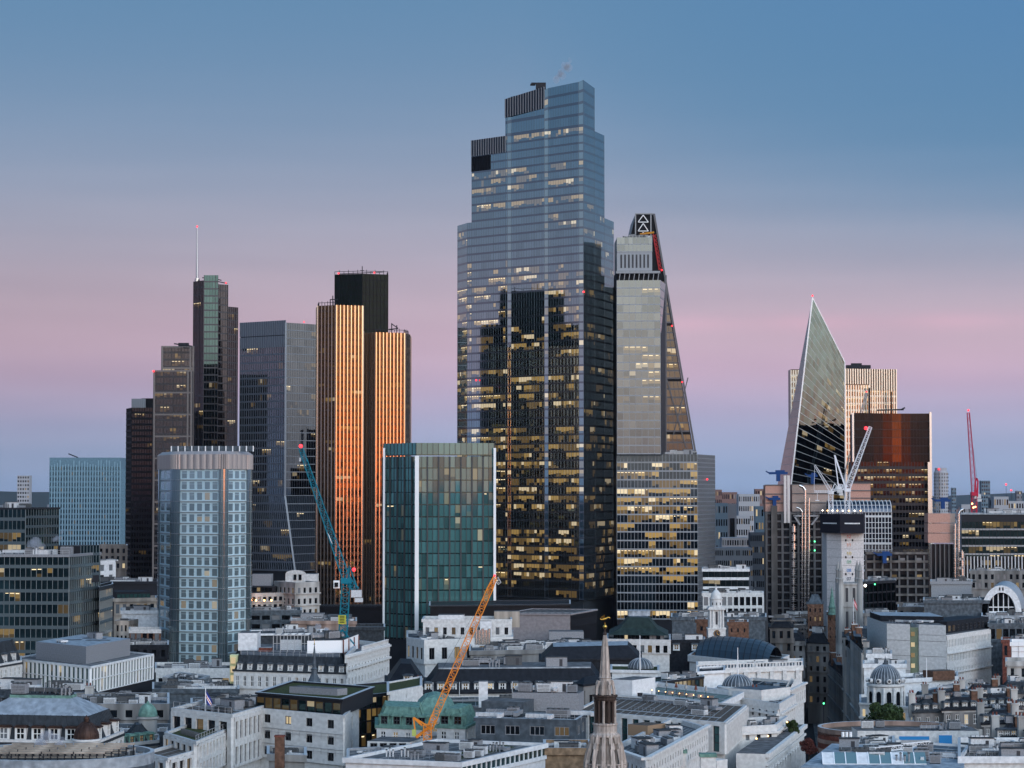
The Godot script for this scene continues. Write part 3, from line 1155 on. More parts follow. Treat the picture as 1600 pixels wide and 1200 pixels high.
func tower_left_group() -> void:
	# the stepped tower with the mast
	var g := glass("mast_tower", Color(0.0629, 0.0607, 0.0666), 0.7, 0.03)
	var gt := glass("mast_tower_stair", Color(0.074, 0.126, 0.122), 0.6, 0.04)
	var spm := mat("mast_tower_spandrel", Color(0.072, 0.0704, 0.076), 0.25, 0.7)
	var t := thing("mast_tower", "slim stepped dark glass tower with a tall thin mast and a green stair shaft", "skyscraper", flat(at(336, 700, 1285), 0))
	var d := 1270.0
	var fr := MB.new()
	var core := MB.new()
	var segs := [[302, 1276, 318, 1268, 440, g], [318, 1263, 340, 1263, 430, gt], [340, 1268, 355, 1272, 444, g], [355, 1272, 371, 1278, 479, g]]
	for q in segs:
		var a := flat(at(q[0], 600, q[1]), 0)
		var b := flat(at(q[2], 600, q[3]), 0)
		var top := at(q[0], q[4], q[1]).y
		var nn := (b - a).normalized().cross(Vector3.UP)
		prism(core, M.dark_metal, [a, b, b * 1.02, a * 1.02], 0, top)
		a += nn * 0.08
		b += nn * 0.08
		curtain(t, fr, flat(a, 60), flat(b, 60), flat(b, top), flat(a, top), {"g": q[5], "sm": spm, "mull": spm, "fh": 3.9, "sp": 0.2, "bw": 1.6, "mw": 0.14, "md": 0.16, "every": 4, "lit": 0.05, "so": 0.05})
	part(t, "core_wall", core)
	part(t, "facade_frame", fr)
	var mb := MB.new()
	mb.cyl(M.steel, at(308, 440, 1284), at(308, 356, 1284), 0.75, 0.35, 8)
	mb.cyl(M.steel_bright, at(308, 441, 1284), at(308, 435, 1284), 1.6, 1.3, 8)
	part(t, "mast", mb)
	for q in [[308, 354], [321, 439], [353, 442]]:
		lamp(t, at(q[0], q[1], 1270), 0.5, M.red_lamp)
	mb = MB.new()
	for q in [[316, 434, 322, 434], [338, 436, 346, 438], [341, 440, 355, 443]]:
		mb.bar(M.dark_metal, at(q[0], q[1], 1276), at(q[2], q[3], 1276), 0.5)
	part(t, "roof_rail", mb)

	# the banded block in front of it
	var gb := glass("banded_tower", Color(0.0629, 0.0592, 0.0629), 0.9, 0.06)
	var pale := mat("banded_tower_granite", Color(0.192, 0.164, 0.152), 0.45, 0.2)
	var sp2 := mat("banded_tower_spandrel", Color(0.06, 0.056, 0.0584), 0.3, 0.5)
	t = thing("banded_tower", "grey brown office tower with pale bands every few storeys beside the mast tower", "skyscraper", flat(at(272, 700, 1180), 0))
	core = MB.new()
	fr = MB.new()
	for q in [[252, 1168, 303, 1168, 541], [240, 1152, 301, 1150, 579]]:
		var a := flat(at(q[0], 650, q[1]), 0)
		var b := flat(at(q[2], 650, q[3]), 0)
		var top := at(q[0], q[4], q[1]).y
		var nn := (b - a).normalized().cross(Vector3.UP)
		prism(core, sp2, [a, b, b * 1.022, a * 1.022], 0, top)
		a += nn * 0.08
		b += nn * 0.08
		curtain(t, fr, flat(a, 36), flat(b, 36), flat(b, top), flat(a, top), {"g": gb, "sm": sp2, "mull": sp2, "fh": 3.6, "sp": 0.28, "bw": 1.7, "mw": 0.2, "md": 0.2, "every": 3, "lit": 0.2, "so": 0.05, "most": 260})
		var y := top - 0.6
		while y > 40:
			fr.box(pale, flat(a, y), b - a, Vector3(0, 0.75, 0), nn * 0.35)
			y -= 10.8
		for u in [0.0, 0.86, 0.95]:
			fr.box(pale, flat(a.lerp(b, u), 30), (b - a).normalized() * 0.8, Vector3(0, top - 30, 0), nn * 0.6)
	part(t, "core_wall", core)
	part(t, "facade_frame", fr)
	mb = MB.new()
	mb.bar(M.dark_metal, at(272, 537, 1160), at(300, 541, 1160), 0.6)
	mb.abox(M.dark_metal, at(287, 541, 1160), 5, 1.6, 3)
	part(t, "cleaning_crane", mb)
	lamp(t, at(240, 580, 1150), 0.5, M.red_lamp)

	# the grey slab with the leaning edge
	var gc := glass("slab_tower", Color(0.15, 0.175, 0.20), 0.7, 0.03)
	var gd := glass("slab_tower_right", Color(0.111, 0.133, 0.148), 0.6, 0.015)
	var sp3 := mat("slab_tower_spandrel", Color(0.14, 0.16, 0.19), 0.35, 0.6)
	var edge := mat("slab_tower_edge", Color(0.208, 0.232, 0.264), 0.35, 0.6)
	t = thing("slab_tower", "grey glass slab tower with fine ribs, behind and left of the ribbed bronze tower", "skyscraper", flat(at(440, 700, 1170), 0))
	var L := flat(at(375, 650, 1168), 0)
	var C := flat(at(446, 650, 1150), 0)
	var C2 := flat(at(461, 890, 1146), 0)
	var R := flat(at(500, 650, 1165), 0)
	var top := at(446, 504, 1150).y
	var lean := at(446, 775, 1150).y
	var foot := at(461, 893, 1146).y
	core = MB.new()
	prism(core, M.dark_metal, [L, C, R, R - Vector3(0, 0, 30), L - Vector3(0, 0, 30)], 0, top)
	part(t, "core_wall", core)
	fr = MB.new()
	var n1 := (C - L).normalized().cross(Vector3.UP) * 0.1
	var n2 := (R - C).normalized().cross(Vector3.UP) * 0.1
	var s1 := {"g": gc, "sm": sp3, "mull": sp3, "fh": 3.95, "sp": 0.22, "bw": 1.5, "mw": 0.2, "md": 0.3, "lit": 0.1, "most": 200, "so": 0.12}
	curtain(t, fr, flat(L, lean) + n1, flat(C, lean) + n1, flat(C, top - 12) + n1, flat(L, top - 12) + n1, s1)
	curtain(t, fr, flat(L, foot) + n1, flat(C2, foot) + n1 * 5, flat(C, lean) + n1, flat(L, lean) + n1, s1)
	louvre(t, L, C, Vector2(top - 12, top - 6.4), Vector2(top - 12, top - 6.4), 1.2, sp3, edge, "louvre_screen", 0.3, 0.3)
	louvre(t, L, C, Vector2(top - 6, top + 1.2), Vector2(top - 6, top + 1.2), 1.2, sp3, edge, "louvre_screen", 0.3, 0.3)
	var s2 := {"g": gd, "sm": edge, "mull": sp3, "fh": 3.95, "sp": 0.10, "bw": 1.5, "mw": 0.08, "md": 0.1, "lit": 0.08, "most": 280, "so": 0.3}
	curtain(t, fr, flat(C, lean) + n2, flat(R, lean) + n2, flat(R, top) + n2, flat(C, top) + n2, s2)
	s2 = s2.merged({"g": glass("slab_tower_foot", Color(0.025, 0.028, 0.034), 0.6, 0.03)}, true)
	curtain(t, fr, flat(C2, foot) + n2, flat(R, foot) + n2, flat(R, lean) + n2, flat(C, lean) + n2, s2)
	fr.bar(edge, flat(C, top) + n2, flat(C, lean) + n2, 0.9)
	fr.bar(edge, flat(C, lean) + n2, flat(C2, foot) + n2, 0.9)
	part(t, "facade_frame", fr)
	lamp(t, at(475, 503, 1160), 0.4, M.red_lamp)

	# the dark slab
	var ge := glass("dark_slab", Color(0.02, 0.02, 0.026), 0.8, 0.06)
	var gf := glass("dark_slab_end", Color(0.133, 0.148, 0.141), 0.6, 0.05)
	t = thing("dark_slab_tower", "narrow black tower of thin floor slabs left of the banded tower", "skyscraper", flat(at(222, 700, 1265), 0))
	L = flat(at(198, 640, 1262), 0)
	C = flat(at(206, 640, 1248), 0)
	R = flat(at(246, 640, 1250), 0)
	top = at(206, 637, 1248).y
	core = MB.new()
	prism(core, M.black, [L, C, R, R - Vector3(0, 0, 25), L - Vector3(0, 0, 25)], 0, top)
	part(t, "core_wall", core)
	fr = MB.new()
	n1 = (C - L).normalized().cross(Vector3.UP) * 0.08
	n2 = (R - C).normalized().cross(Vector3.UP) * 0.08
	curtain(t, fr, flat(L, 30) + n1, flat(C, 30) + n1, flat(C, top) + n1, flat(L, top) + n1, {"g": gf, "sm": M.black, "mull": M.black, "fh": 3.2, "sp": 0.3, "bw": 2.0, "lit": 0.03, "so": 0.3})
	curtain(t, fr, flat(C, 30) + n2, flat(R, 30) + n2, flat(R, top) + n2, flat(C, top) + n2, {"g": ge, "sm": M.black, "mull": M.black, "fh": 3.2, "sp": 0.36, "bw": 1.3, "mw": 0.4, "md": 0.4, "lit": 0.04, "so": 0.5})
	part(t, "facade_frame", fr)
	louvre(t, flat(at(206, 640, 1252), 0), flat(at(227, 640, 1252), 0), Vector2(top, top + 5.0), Vector2(top, top + 5.0), 1.1, M.plant_grey, M.plant_grey)
	mb = MB.new()
	mb.abox(M.black, flat(at(234, 640, 1262), top), 7.5, 5.4, 10)
	part(t, "plant_room", mb)

	# the blue student tower
	var gg := glass("blue_slab", Color(0.07, 0.14, 0.18), 0.4, 0.08)
	var panel := mat("blue_slab_panel", Color(0.16, 0.26, 0.32), 0.5, 0.1, tex_soft, 0.05)
	t = thing("blue_panel_tower", "broad blue tower of pale vertical panels and small windows at far left", "tower", flat(at(137, 750, 1520), 0))
	L = flat(at(77, 760, 1500), 0)
	R = flat(at(188, 760, 1500), 0)
	top = at(77, 715, 1500).y
	var step := at(188, 733, 1500).y
	core = MB.new()
	prism(core, panel, [L, R, R - Vector3(0, 0, 30), L - Vector3(0, 0, 30)], 0, top)
	prism(core, panel, [R, R + Vector3(6, 0, 0), R + Vector3(6, 0, -30), R - Vector3(0, 0, 30)], 0, step)
	part(t, "core_wall", core)
	var base := at(77, 870, 1500).y
	var strips := MB.new()
	var wd := (R - L).length()
	var nb := 26
	for i in nb:
		var off := rng.randf_range(0.0, 1.5)
		for j in 17:
			var y0 := base + j * 3.45
			if y0 + 3.3 > top - 4:
				break
			var p := L + Vector3((i + 0.25) * wd / nb, y0 + 0.5, 0.2)
			var m: StandardMaterial3D = gg[rng.randi() % 3] if rng.randf() < 0.95 else gg[4]
			if tally(t, "window") < 300:
				piece(t, "window", pane_mesh(0.95 if (i + j / 4) % 2 else 0.7, 2.2, m), Basis(), p + Vector3(0.35, 1.1, 0))
			else:
				strips.box(m, p, Vector3(0.9, 0, 0), Vector3(0, 2.2, 0), Vector3(0, 0, 0.1))
		strips.box(mat("blue_slab_fin", Color(0.24, 0.36, 0.43), 0.5, 0.1) if i == 0 else M.blue_slab_fin, L + Vector3((i + 0.75) * wd / nb, base, 0), Vector3(0.55, 0, 0), Vector3(0, top - base - 3.0 * fmod(off * 7, 1.6) - 1, 0), Vector3(0, 0, 0.45))
	part(t, "facade_frame", strips)
	mb = MB.new()
	mb.bar(M.dark_metal, at(107, 709, 1510), at(122, 715, 1510), 0.7)
	part(t, "cleaning_crane", mb)


func tower_opal() -> void:
	# the rounded pale-glass tower: wall bays set behind a smooth glass skin
	var wallm := mat("opal_wall", Color(0.40, 0.53, 0.58), 0.25, 0.1)
	var skin := mat("opal_skin", Color(0.16, 0.216, 0.24), 0.08, 0.7)
	var g := glass("opal", Color(0.25, 0.33, 0.36), 0.8, 0.1, 0.4)
	var crown := mat("opal_crown", Color(0.42, 0.37, 0.355), 0.35, 0.3, tex_soft, 0.2)
	var t := thing("rounded_tower", "pale blue glass tower with rounded corners and a ribbed pinkish crown", "skyscraper", flat(at(320, 850, 745), 0))
	var D := 720.0
	var corners := [flat(at(248, 850, 742), 0), flat(at(270, 850, 722), 0), flat(at(350, 850, 716), 0), flat(at(392, 850, 730), 0), flat(at(388, 850, 770), 0), flat(at(252, 850, 770), 0)]
	var rad := [2.0, 2.6, 1.8, 3.0, 4.0, 4.0]
	var fp := []
	var straight := []
	for i in 6:
		var c: Vector3 = corners[i]
		var a: Vector3 = (corners[(i + 5) % 6] - c).normalized() * rad[i]
		var b: Vector3 = (corners[(i + 1) % 6] - c).normalized() * rad[i]
		var first := fp.size()
		for k in 6:
			var u := k / 5.0
			fp.append(c + a * pow(1 - u, 2) + b * pow(u, 2))
		straight.append(fp.size() - 1)
	var top := at(300, 733, D).y
	var hi := at(300, 705, D).y
	var base := at(300, 1055, D).y
	var wall := MB.new()
	prism(wall, wallm, fp, 0, top)
	var nf := 19
	var fh := (top - base) / nf
	for e in 4:
		var a: Vector3 = fp[straight[e]]
		var b: Vector3 = fp[(straight[e] + 1) % fp.size()]
		var nb: int = [2, 5, 3, 3][e]
		if e == 3:
			continue
		var r := (b - a).normalized()
		var n := r.cross(Vector3.UP)
		var bw := (b - a).length() / nb
		for j in nf:
			for i in nb:
				var w := bw * 0.62
				var h := fh * (0.66 if rng.randf() < 0.5 else 0.45)
				var c := a + r * (i + 0.5) * bw + Vector3(0, base + j * fh + fh * 0.16 + h / 2, 0) + n * 0.1
				var lit := 0.28 if j < 3 or (j > 5 and j < 9) else 0.08
				window(t, c, r, Vector3.UP, n, w, h, pick(g, lit))
				if h < fh * 0.6:
					window(t, c + Vector3(0, fh * 0.36, 0), r, Vector3.UP, n, w, fh * 0.2, g[2], null, Vector2i(1, 1), "blind")
			wall.box(wallm, flat(a, base + j * fh) + n * 0.0, b - a, Vector3(0, 0.35, 0), n * 0.25)
	part(t, "wall", wall)
	# outer glass skin, drawn as thin fins and storey lines in front of the wall, with clear panes at the corners
	var fr := MB.new()
	for i in fp.size():
		var a: Vector3 = fp[i]
		var b: Vector3 = fp[(i + 1) % fp.size()]
		var n := (b - a).normalized().cross(Vector3.UP)
		if (b - a).length() < 4:
			fr.q(skin, flat(a, base) + n * 0.4, flat(b, base) + n * 0.4, flat(b, top) + n * 0.4, flat(a, top) + n * 0.4)
		for j in nf:
			fr.box(M.grey_metal, flat(a, base + j * fh) + n * 0.42, b - a, Vector3(0, 0.12, 0), n * 0.1)
	part(t, "glass_skin", fr)
	# the crown: scalloped panels
	for i in fp.size():
		var a: Vector3 = fp[i]
		var b: Vector3 = fp[(i + 1) % fp.size()]
		var k := maxi(1, roundi((b - a).length() / 2.4))
		for j in k:
			var p := a.lerp(b, float(j) / k)
			var q := a.lerp(b, (j + 1.0) / k)
			var n := (q - p).normalized().cross(Vector3.UP)
			if n.z < -0.3:
				continue
			var mb := MB.new()
			var seg := 4
			for s in seg:
				var u0 := float(s) / seg
				var u1 := (s + 1.0) / seg
				var o0 := n * (0.35 + 0.35 * sin(PI * u0))
				var o1 := n * (0.35 + 0.35 * sin(PI * u1))
				mb.q(crown, flat(p.lerp(q, u0), top) + o0, flat(p.lerp(q, u1), top) + o1, flat(p.lerp(q, u1), hi - 1) + o1, flat(p.lerp(q, u0), hi - 1) + o0)
				mb.q(crown, flat(p.lerp(q, u0), hi - 1) + o0, flat(p.lerp(q, u1), hi - 1) + o1, flat(p.lerp(q, u1), hi) - n * 0.8, flat(p.lerp(q, u0), hi) - n * 0.8)
			part(t, "crown_panel", mb)
	var cr := MB.new()
	prism(cr, crown, inset(fp, 0.6), top, hi - 0.3, M.felt)
	# plant screen on the roof
	part(t, "crown_wall", cr)
	louvre(t, flat(at(268, 700, 726), 0), flat(at(396, 700, 724), 0), Vector2(hi, hi + 1.7), Vector2(hi, hi + 1.7), 2.2, M.lead, M.white_plain, "plant_screen", 0.3, 0.25)


func tower_green() -> void:
	# the faceted green glass block with white edge strips
	var g := glass("green_block", Color(0.07, 0.18, 0.18), 0.8, 0.03, 0.6, [1.0, 0.6, 1.25])
	var sp := mat("green_block_spandrel", Color(0.055, 0.12, 0.12), 0.08, 0.9)
	var mu := mat("green_block_mullion", Color(0.05, 0.055, 0.06), 0.4, 0.3)
	var t := thing("green_glass_block", "green glass office block with a white vertical strip, right of the bronze tower", "office building", flat(at(690, 850, 865), 0))
	var fp := [flat(at(599, 850, 850), 0), flat(at(650, 850, 838), 0), flat(at(772, 850, 842), 0), flat(at(766, 850, 862), 0), flat(at(606, 850, 866), 0)]
	var top := at(650, 713, 838).y
	var hi := at(650, 692, 838).y
	var core := MB.new()
	prism(core, M.dark_metal, fp, 0, top)
	part(t, "core_wall", core)
	var fr := MB.new()
	for i in 3:
		var o: Vector3 = (fp[i + 1] - fp[i]).normalized().cross(Vector3.UP) * 0.07
		var base := at(650, 1000, 838).y
		curtain(t, fr, flat(fp[i], base) + o, flat(fp[i + 1], base) + o, flat(fp[i + 1], top) + o, flat(fp[i], top) + o, {"g": g, "sm": sp, "mull": mu, "fh": 4.25, "sp": 0.10, "bw": 2.0 if i else 2.0, "mw": 0.14, "md": 0.2, "every": 2, "bigw": 0.5, "bigd": 0.45, "lit": 0.09, "each": true, "most": 590, "so": 0.04, "jit": 0.002, "lamps": 0.2})
		curtain(t, fr, flat(fp[i], top + 0.3) + o, flat(fp[i + 1], top + 0.3) + o, flat(fp[i + 1], hi) + o, flat(fp[i], hi) + o, {"g": g, "sm": sp, "mull": mu, "nf": 1, "sp": 0.1, "bw": 2.0, "lit": 0.0, "so": 0.04})
	part(t, "facade_frame", fr)
	for q in [[651, 0.7, 836.5, 1062, 712], [599.5, 0.35, 849, 1040, 700], [773, 0.45, 841, 980, 700]]:
		var mb := MB.new()
		var p := at(q[0], q[3], q[2])
		mb.box(M.white_plain, flat(p, 0) - Vector3(q[1], 0, 0) + Vector3(0, 10, 0), Vector3(q[1] * 2, 0, 0), Vector3(0, at(q[0], q[4], q[2]).y - 10, 0), Vector3(0, 0, 1.2))
		part(t, "white_strip", mb)


func tower_stack() -> void:
	# the stack of blocks right of the tallest tower
	var g := glass("stack_upper", Color(0.159, 0.178, 0.181), 0.8, 0.03)
	var g2 := glass("stack_lower", Color(0.074, 0.0999, 0.111), 2.4, 0.04)
	var g3 := glass("stack_side", Color(0.178, 0.174, 0.174), 0.4, 0.08)
	var lines := mat("stack_lines", Color(0.24, 0.256, 0.28), 0.4, 0.4)
	var t := thing("stacked_tower", "tower of stacked pale glass blocks beside the tallest skyscraper, lit floors in its podium", "skyscraper", flat(at(1030, 800, 1038), 0))
	var core := MB.new()
	var fr := MB.new()
	var D := 1018.0
	var y_pod := at(1000, 710, D).y
	var pod := [flat(at(964, 800, 1018), 0), flat(at(1090, 800, 1016), 0), flat(at(1117, 800, 1046), 0)]
	prism(core, M.dark_metal, [pod[0], pod[1], pod[2], pod[2] - Vector3(0, 0, 20), pod[0] - Vector3(0, 0, 48)], 0, y_pod, M.felt)
	var base := at(1000, 968, D).y
	var o1: Vector3 = (pod[1] - pod[0]).normalized().cross(Vector3.UP) * 0.08
	curtain(t, fr, flat(pod[0], base) + o1, flat(pod[1], base) + o1, flat(pod[1], y_pod) + o1, flat(pod[0], y_pod) + o1, {"g": g2, "sm": lines, "mull": lines, "nf": 19, "sp": 0.16, "bw": 1.5, "mw": 0.16, "md": 0.3, "run": 12, "lit": 0.35, "so": 0.35, "most": 420, "rows": {0: 0.95, 1: 0.05, 2: 0.02, 3: 0.05, 4: 0.05, 5: 0.75, 6: 0.5, 7: 0.4, 8: 0.15, 9: 0.15, 10: 0.1, 11: 0.8, 12: 0.9, 13: 0.7, 14: 0.5, 15: 0.12, 16: 0.6, 17: 0.7, 18: 0.05}})
	var o2: Vector3 = (pod[2] - pod[1]).normalized().cross(Vector3.UP) * 0.08
	curtain(t, fr, flat(pod[1], base) + o2, flat(pod[2], base) + o2, flat(pod[2], y_pod) + o2, flat(pod[1], y_pod) + o2, {"g": g3, "sm": lines, "mull": lines, "nf": 38, "sp": 0.2, "bw": 1.2, "mw": 0.14, "md": 0.12, "lit": 0.0, "so": 0.08})
	# middle block
	var m0 := flat(at(964, 580, 1014), 0)
	var m1 := flat(at(1032, 580, 1013), 0)
	var m2 := flat(at(1040, 580, 1033), 0)
	var ym := at(1000, 438, 1014).y
	prism(core, M.dark_metal, [m0, m1, m2, m2 - Vector3(0, 0, 18), m0 - Vector3(0, 0, 40)], y_pod - 0.5, ym)
	var o3 := Vector3(0, 0, 0.08)
	curtain(t, fr, flat(m0, y_pod) + o3, flat(m1, y_pod) + o3, flat(m1, ym) + o3, flat(m0, ym) + o3, {"g": g, "sm": lines, "mull": lines, "nf": 21, "sp": 0.13, "bw": 2.8, "mw": 0.13, "md": 0.12, "lit": 0.03, "so": 0.12, "litmix": Vector2(0.12, 0.0), "lamps": 0.8, "jit": 0.0015, "rows": {8: 0.5, 9: 0.4, 10: 0.5, 11: 0.5, 12: 0.3, 6: 0.4}})
	var o4: Vector3 = (m2 - m1).normalized().cross(Vector3.UP) * 0.08
	curtain(t, fr, flat(m1, at(1032, 520, 1013).y) + o4, flat(m1.lerp(m2, 0.1), at(1032, 520, 1013).y) + o4, flat(m2, ym) + o4, flat(m1, ym) + o4, {"g": g3, "sm": lines, "nf": 6, "sp": 0.1, "bw": 3.0, "lit": 0.0, "so": 0.1})
	# dark gap and the top block
	var yg := at(1000, 423, 1014).y
	prism(core, M.black, [m0 + Vector3(0.5, 0, -2), m1 + Vector3(0, 0, -2), m1 + Vector3(0, 0, -30), m0 + Vector3(0, 0, -30)], ym - 0.5, yg + 0.5)
	var k0 := flat(at(964, 400, 1015), 0)
	var k1 := flat(at(1019, 400, 1014), 0)
	var yk := at(1000, 371, 1015).y
	prism(core, lines, [k0, k1, k1 - Vector3(-1, 0, 26), k0 - Vector3(0, 0, 26)], yg, yk, M.felt)
	var ymid := at(1000, 394, 1015).y
	curtain(t, fr, flat(k0, ymid) + o3, flat(k1, ymid) + o3, flat(k1, yk) + o3, flat(k0, yk) + o3, {"g": g, "sm": lines, "mull": lines, "nf": 2, "sp": 0.12, "bw": 1.8, "mw": 0.12, "md": 0.1, "lit": 0.05, "so": 0.1})
	part(t, "core_wall", core)
	part(t, "facade_frame", fr)
	for i in 8:
		var mb := MB.new()
		mb.box(M.frame_dark, flat(k0.lerp(k1, (i + 0.9) / 9.2), yg + 1.3) + o3, Vector3(0.75, 0, 0), Vector3(0, ymid - yg - 2.4, 0), Vector3(0, 0, 0.08))
		part(t, "louvre", mb)
	var deck := MB.new()
	deck.box(M.grey_metal, flat(m0, yg - 1.2) + Vector3(-0.3, 0, -1), m1 - m0 + Vector3(0.3, 0, 0), Vector3(0, 1.0, 0), Vector3(0, 0, 1.4))
	for i in 9:
		deck.bar(M.grey_metal, flat(m0.lerp(m1, (i + 0.5) / 9.0), ym), flat(m0.lerp(m1, (i + 0.7) / 9.0), yg - 1.2), 0.3)
	part(t, "transfer_deck", deck)
	var cl := [k0, k1, k1 - Vector3(0, 0, 20), k0 - Vector3(0, 0, 20)]
	clutter(t, cl, yk, 8, 0.9)
	clutter(t, [flat(at(1032, 700, 1020), 0), flat(at(1085, 700, 1020), 0), flat(at(1090, 700, 1038), 0), flat(at(1040, 700, 1038), 0)], y_pod, 9, 0.9)
	lamp(t, at(1105, 749, 1030), 0.4, M.red_lamp)

	# the wedge behind
	var gw := glass("wedge", Color(0.0962, 0.0851, 0.0703), 1.4, 0.04)
	var steel := mat("wedge_steel", Color(0.10, 0.10, 0.11), 0.4, 0.5)
	t = thing("wedge_tower", "tall wedge-shaped tower with a sloping edge and a braced black top, behind the stacked tower", "skyscraper", flat(at(1035, 700, 1170), 0))
	core = MB.new()
	fr = MB.new()
	D = 1150.0
	var prof := [at(985, 900, D), at(1117, 900, D), at(1021, 334, D), at(993, 334, D), at(985, 370, D)]
	for i in 5:
		var a: Vector3 = prof[i]
		var b: Vector3 = prof[(i + 1) % 5]
		core.q(steel, b, a, a + Vector3(0, 0, -48), b + Vector3(0, 0, -48))
	core.q(M.black, prof[0], prof[1], prof[2], prof[3])
	core.t(M.black, prof[0], prof[3], prof[4])
	part(t, "core_wall", core)
	var edge := func(py: float) -> float: return 1021.0 + (py - 334.0) * (1085.0 - 1021.0) / (710.0 - 334.0)
	var z := Vector3(0, 0, 0.1)
	var levels := [[720.0, 679.0], [675.0, 596.0], [592.0, 509.0], [505.0, 440.0]]
	for l in levels:
		curtain(t, fr, at(1022, l[0], D) + z, at(edge.call(l[0]) - 1.5, l[0], D) + z, at(edge.call(l[1]) - 1.5, l[1], D) + z, at(1022, l[1], D) + z, {"g": gw, "sm": steel, "mull": steel, "fh": 3.9, "sp": 0.2, "bw": 2.6, "mw": 0.2, "md": 0.15, "lit": 0.22, "so": 0.1})
	fr.bar(steel, at(1120, 900, D - 0.5), at(1022, 334, D - 0.5), 0.9)
	fr.bar(steel, at(1040, 430, D - 0.6), at(1040, 720, D - 0.6), 1.1)
	fr.bar(steel, at(1041, 590, D - 0.7), at(1072, 700, D - 0.7), 0.6)
	fr.bar(steel, at(1075, 590, D - 0.7), at(1052, 680, D - 0.7), 0.5)
	part(t, "facade_frame", fr)
	var br := MB.new()
	for q in [[997, 347, 1005, 336], [1013, 347, 1005, 336], [997, 347, 1013, 347], [997, 361, 1005, 349], [1013, 361, 1005, 349], [997, 361, 1013, 361], [999, 370, 1005, 363], [1011, 370, 1005, 363]]:
		br.bar(M.white_plain, at(q[0], q[1], D - 0.4), at(q[2], q[3], D - 0.4), 0.4)
	for q in [[993, 334, 993, 372], [1017, 334, 1017, 372], [993, 334, 1021, 334]]:
		br.bar(M.grey_metal, at(q[0], q[1], D - 0.5), at(q[2], q[3], D - 0.5), 0.6)
	part(t, "top_bracing", br)
	var red := mat("wedge_red", Color(0.30, 0.03, 0.03), 0.5)
	br = MB.new()
	for i in 9:
		var py := 366.0 + i * 6.5
		br.bar(red, at(edge.call(py) - 6, py, D - 0.5), at(edge.call(py) - 1, py + 6, D - 0.5), 0.5)
		br.bar(red, at(edge.call(py) - 1, py, D - 0.5), at(edge.call(py) - 6, py + 6, D - 0.5), 0.4)
		br.bar(red, at(edge.call(py) - 6, py, D - 0.5), at(edge.call(py + 6.5) - 6, py + 6.5, D - 0.5), 0.6)
	part(t, "red_ladder", br)
	br = MB.new()
	br.bar(mat("wedge_yellow", Color(0.45, 0.2, 0.03), 0.6), at(1000, 366, D - 1), at(1022, 363, D - 1), 0.9)
	part(t, "yellow_rail", br)
	for q in [[1034, 422], [1050, 509], [1066, 597]]:
		lamp(t, at(q[0], q[1], D - 1), 0.4, M.red_lamp)


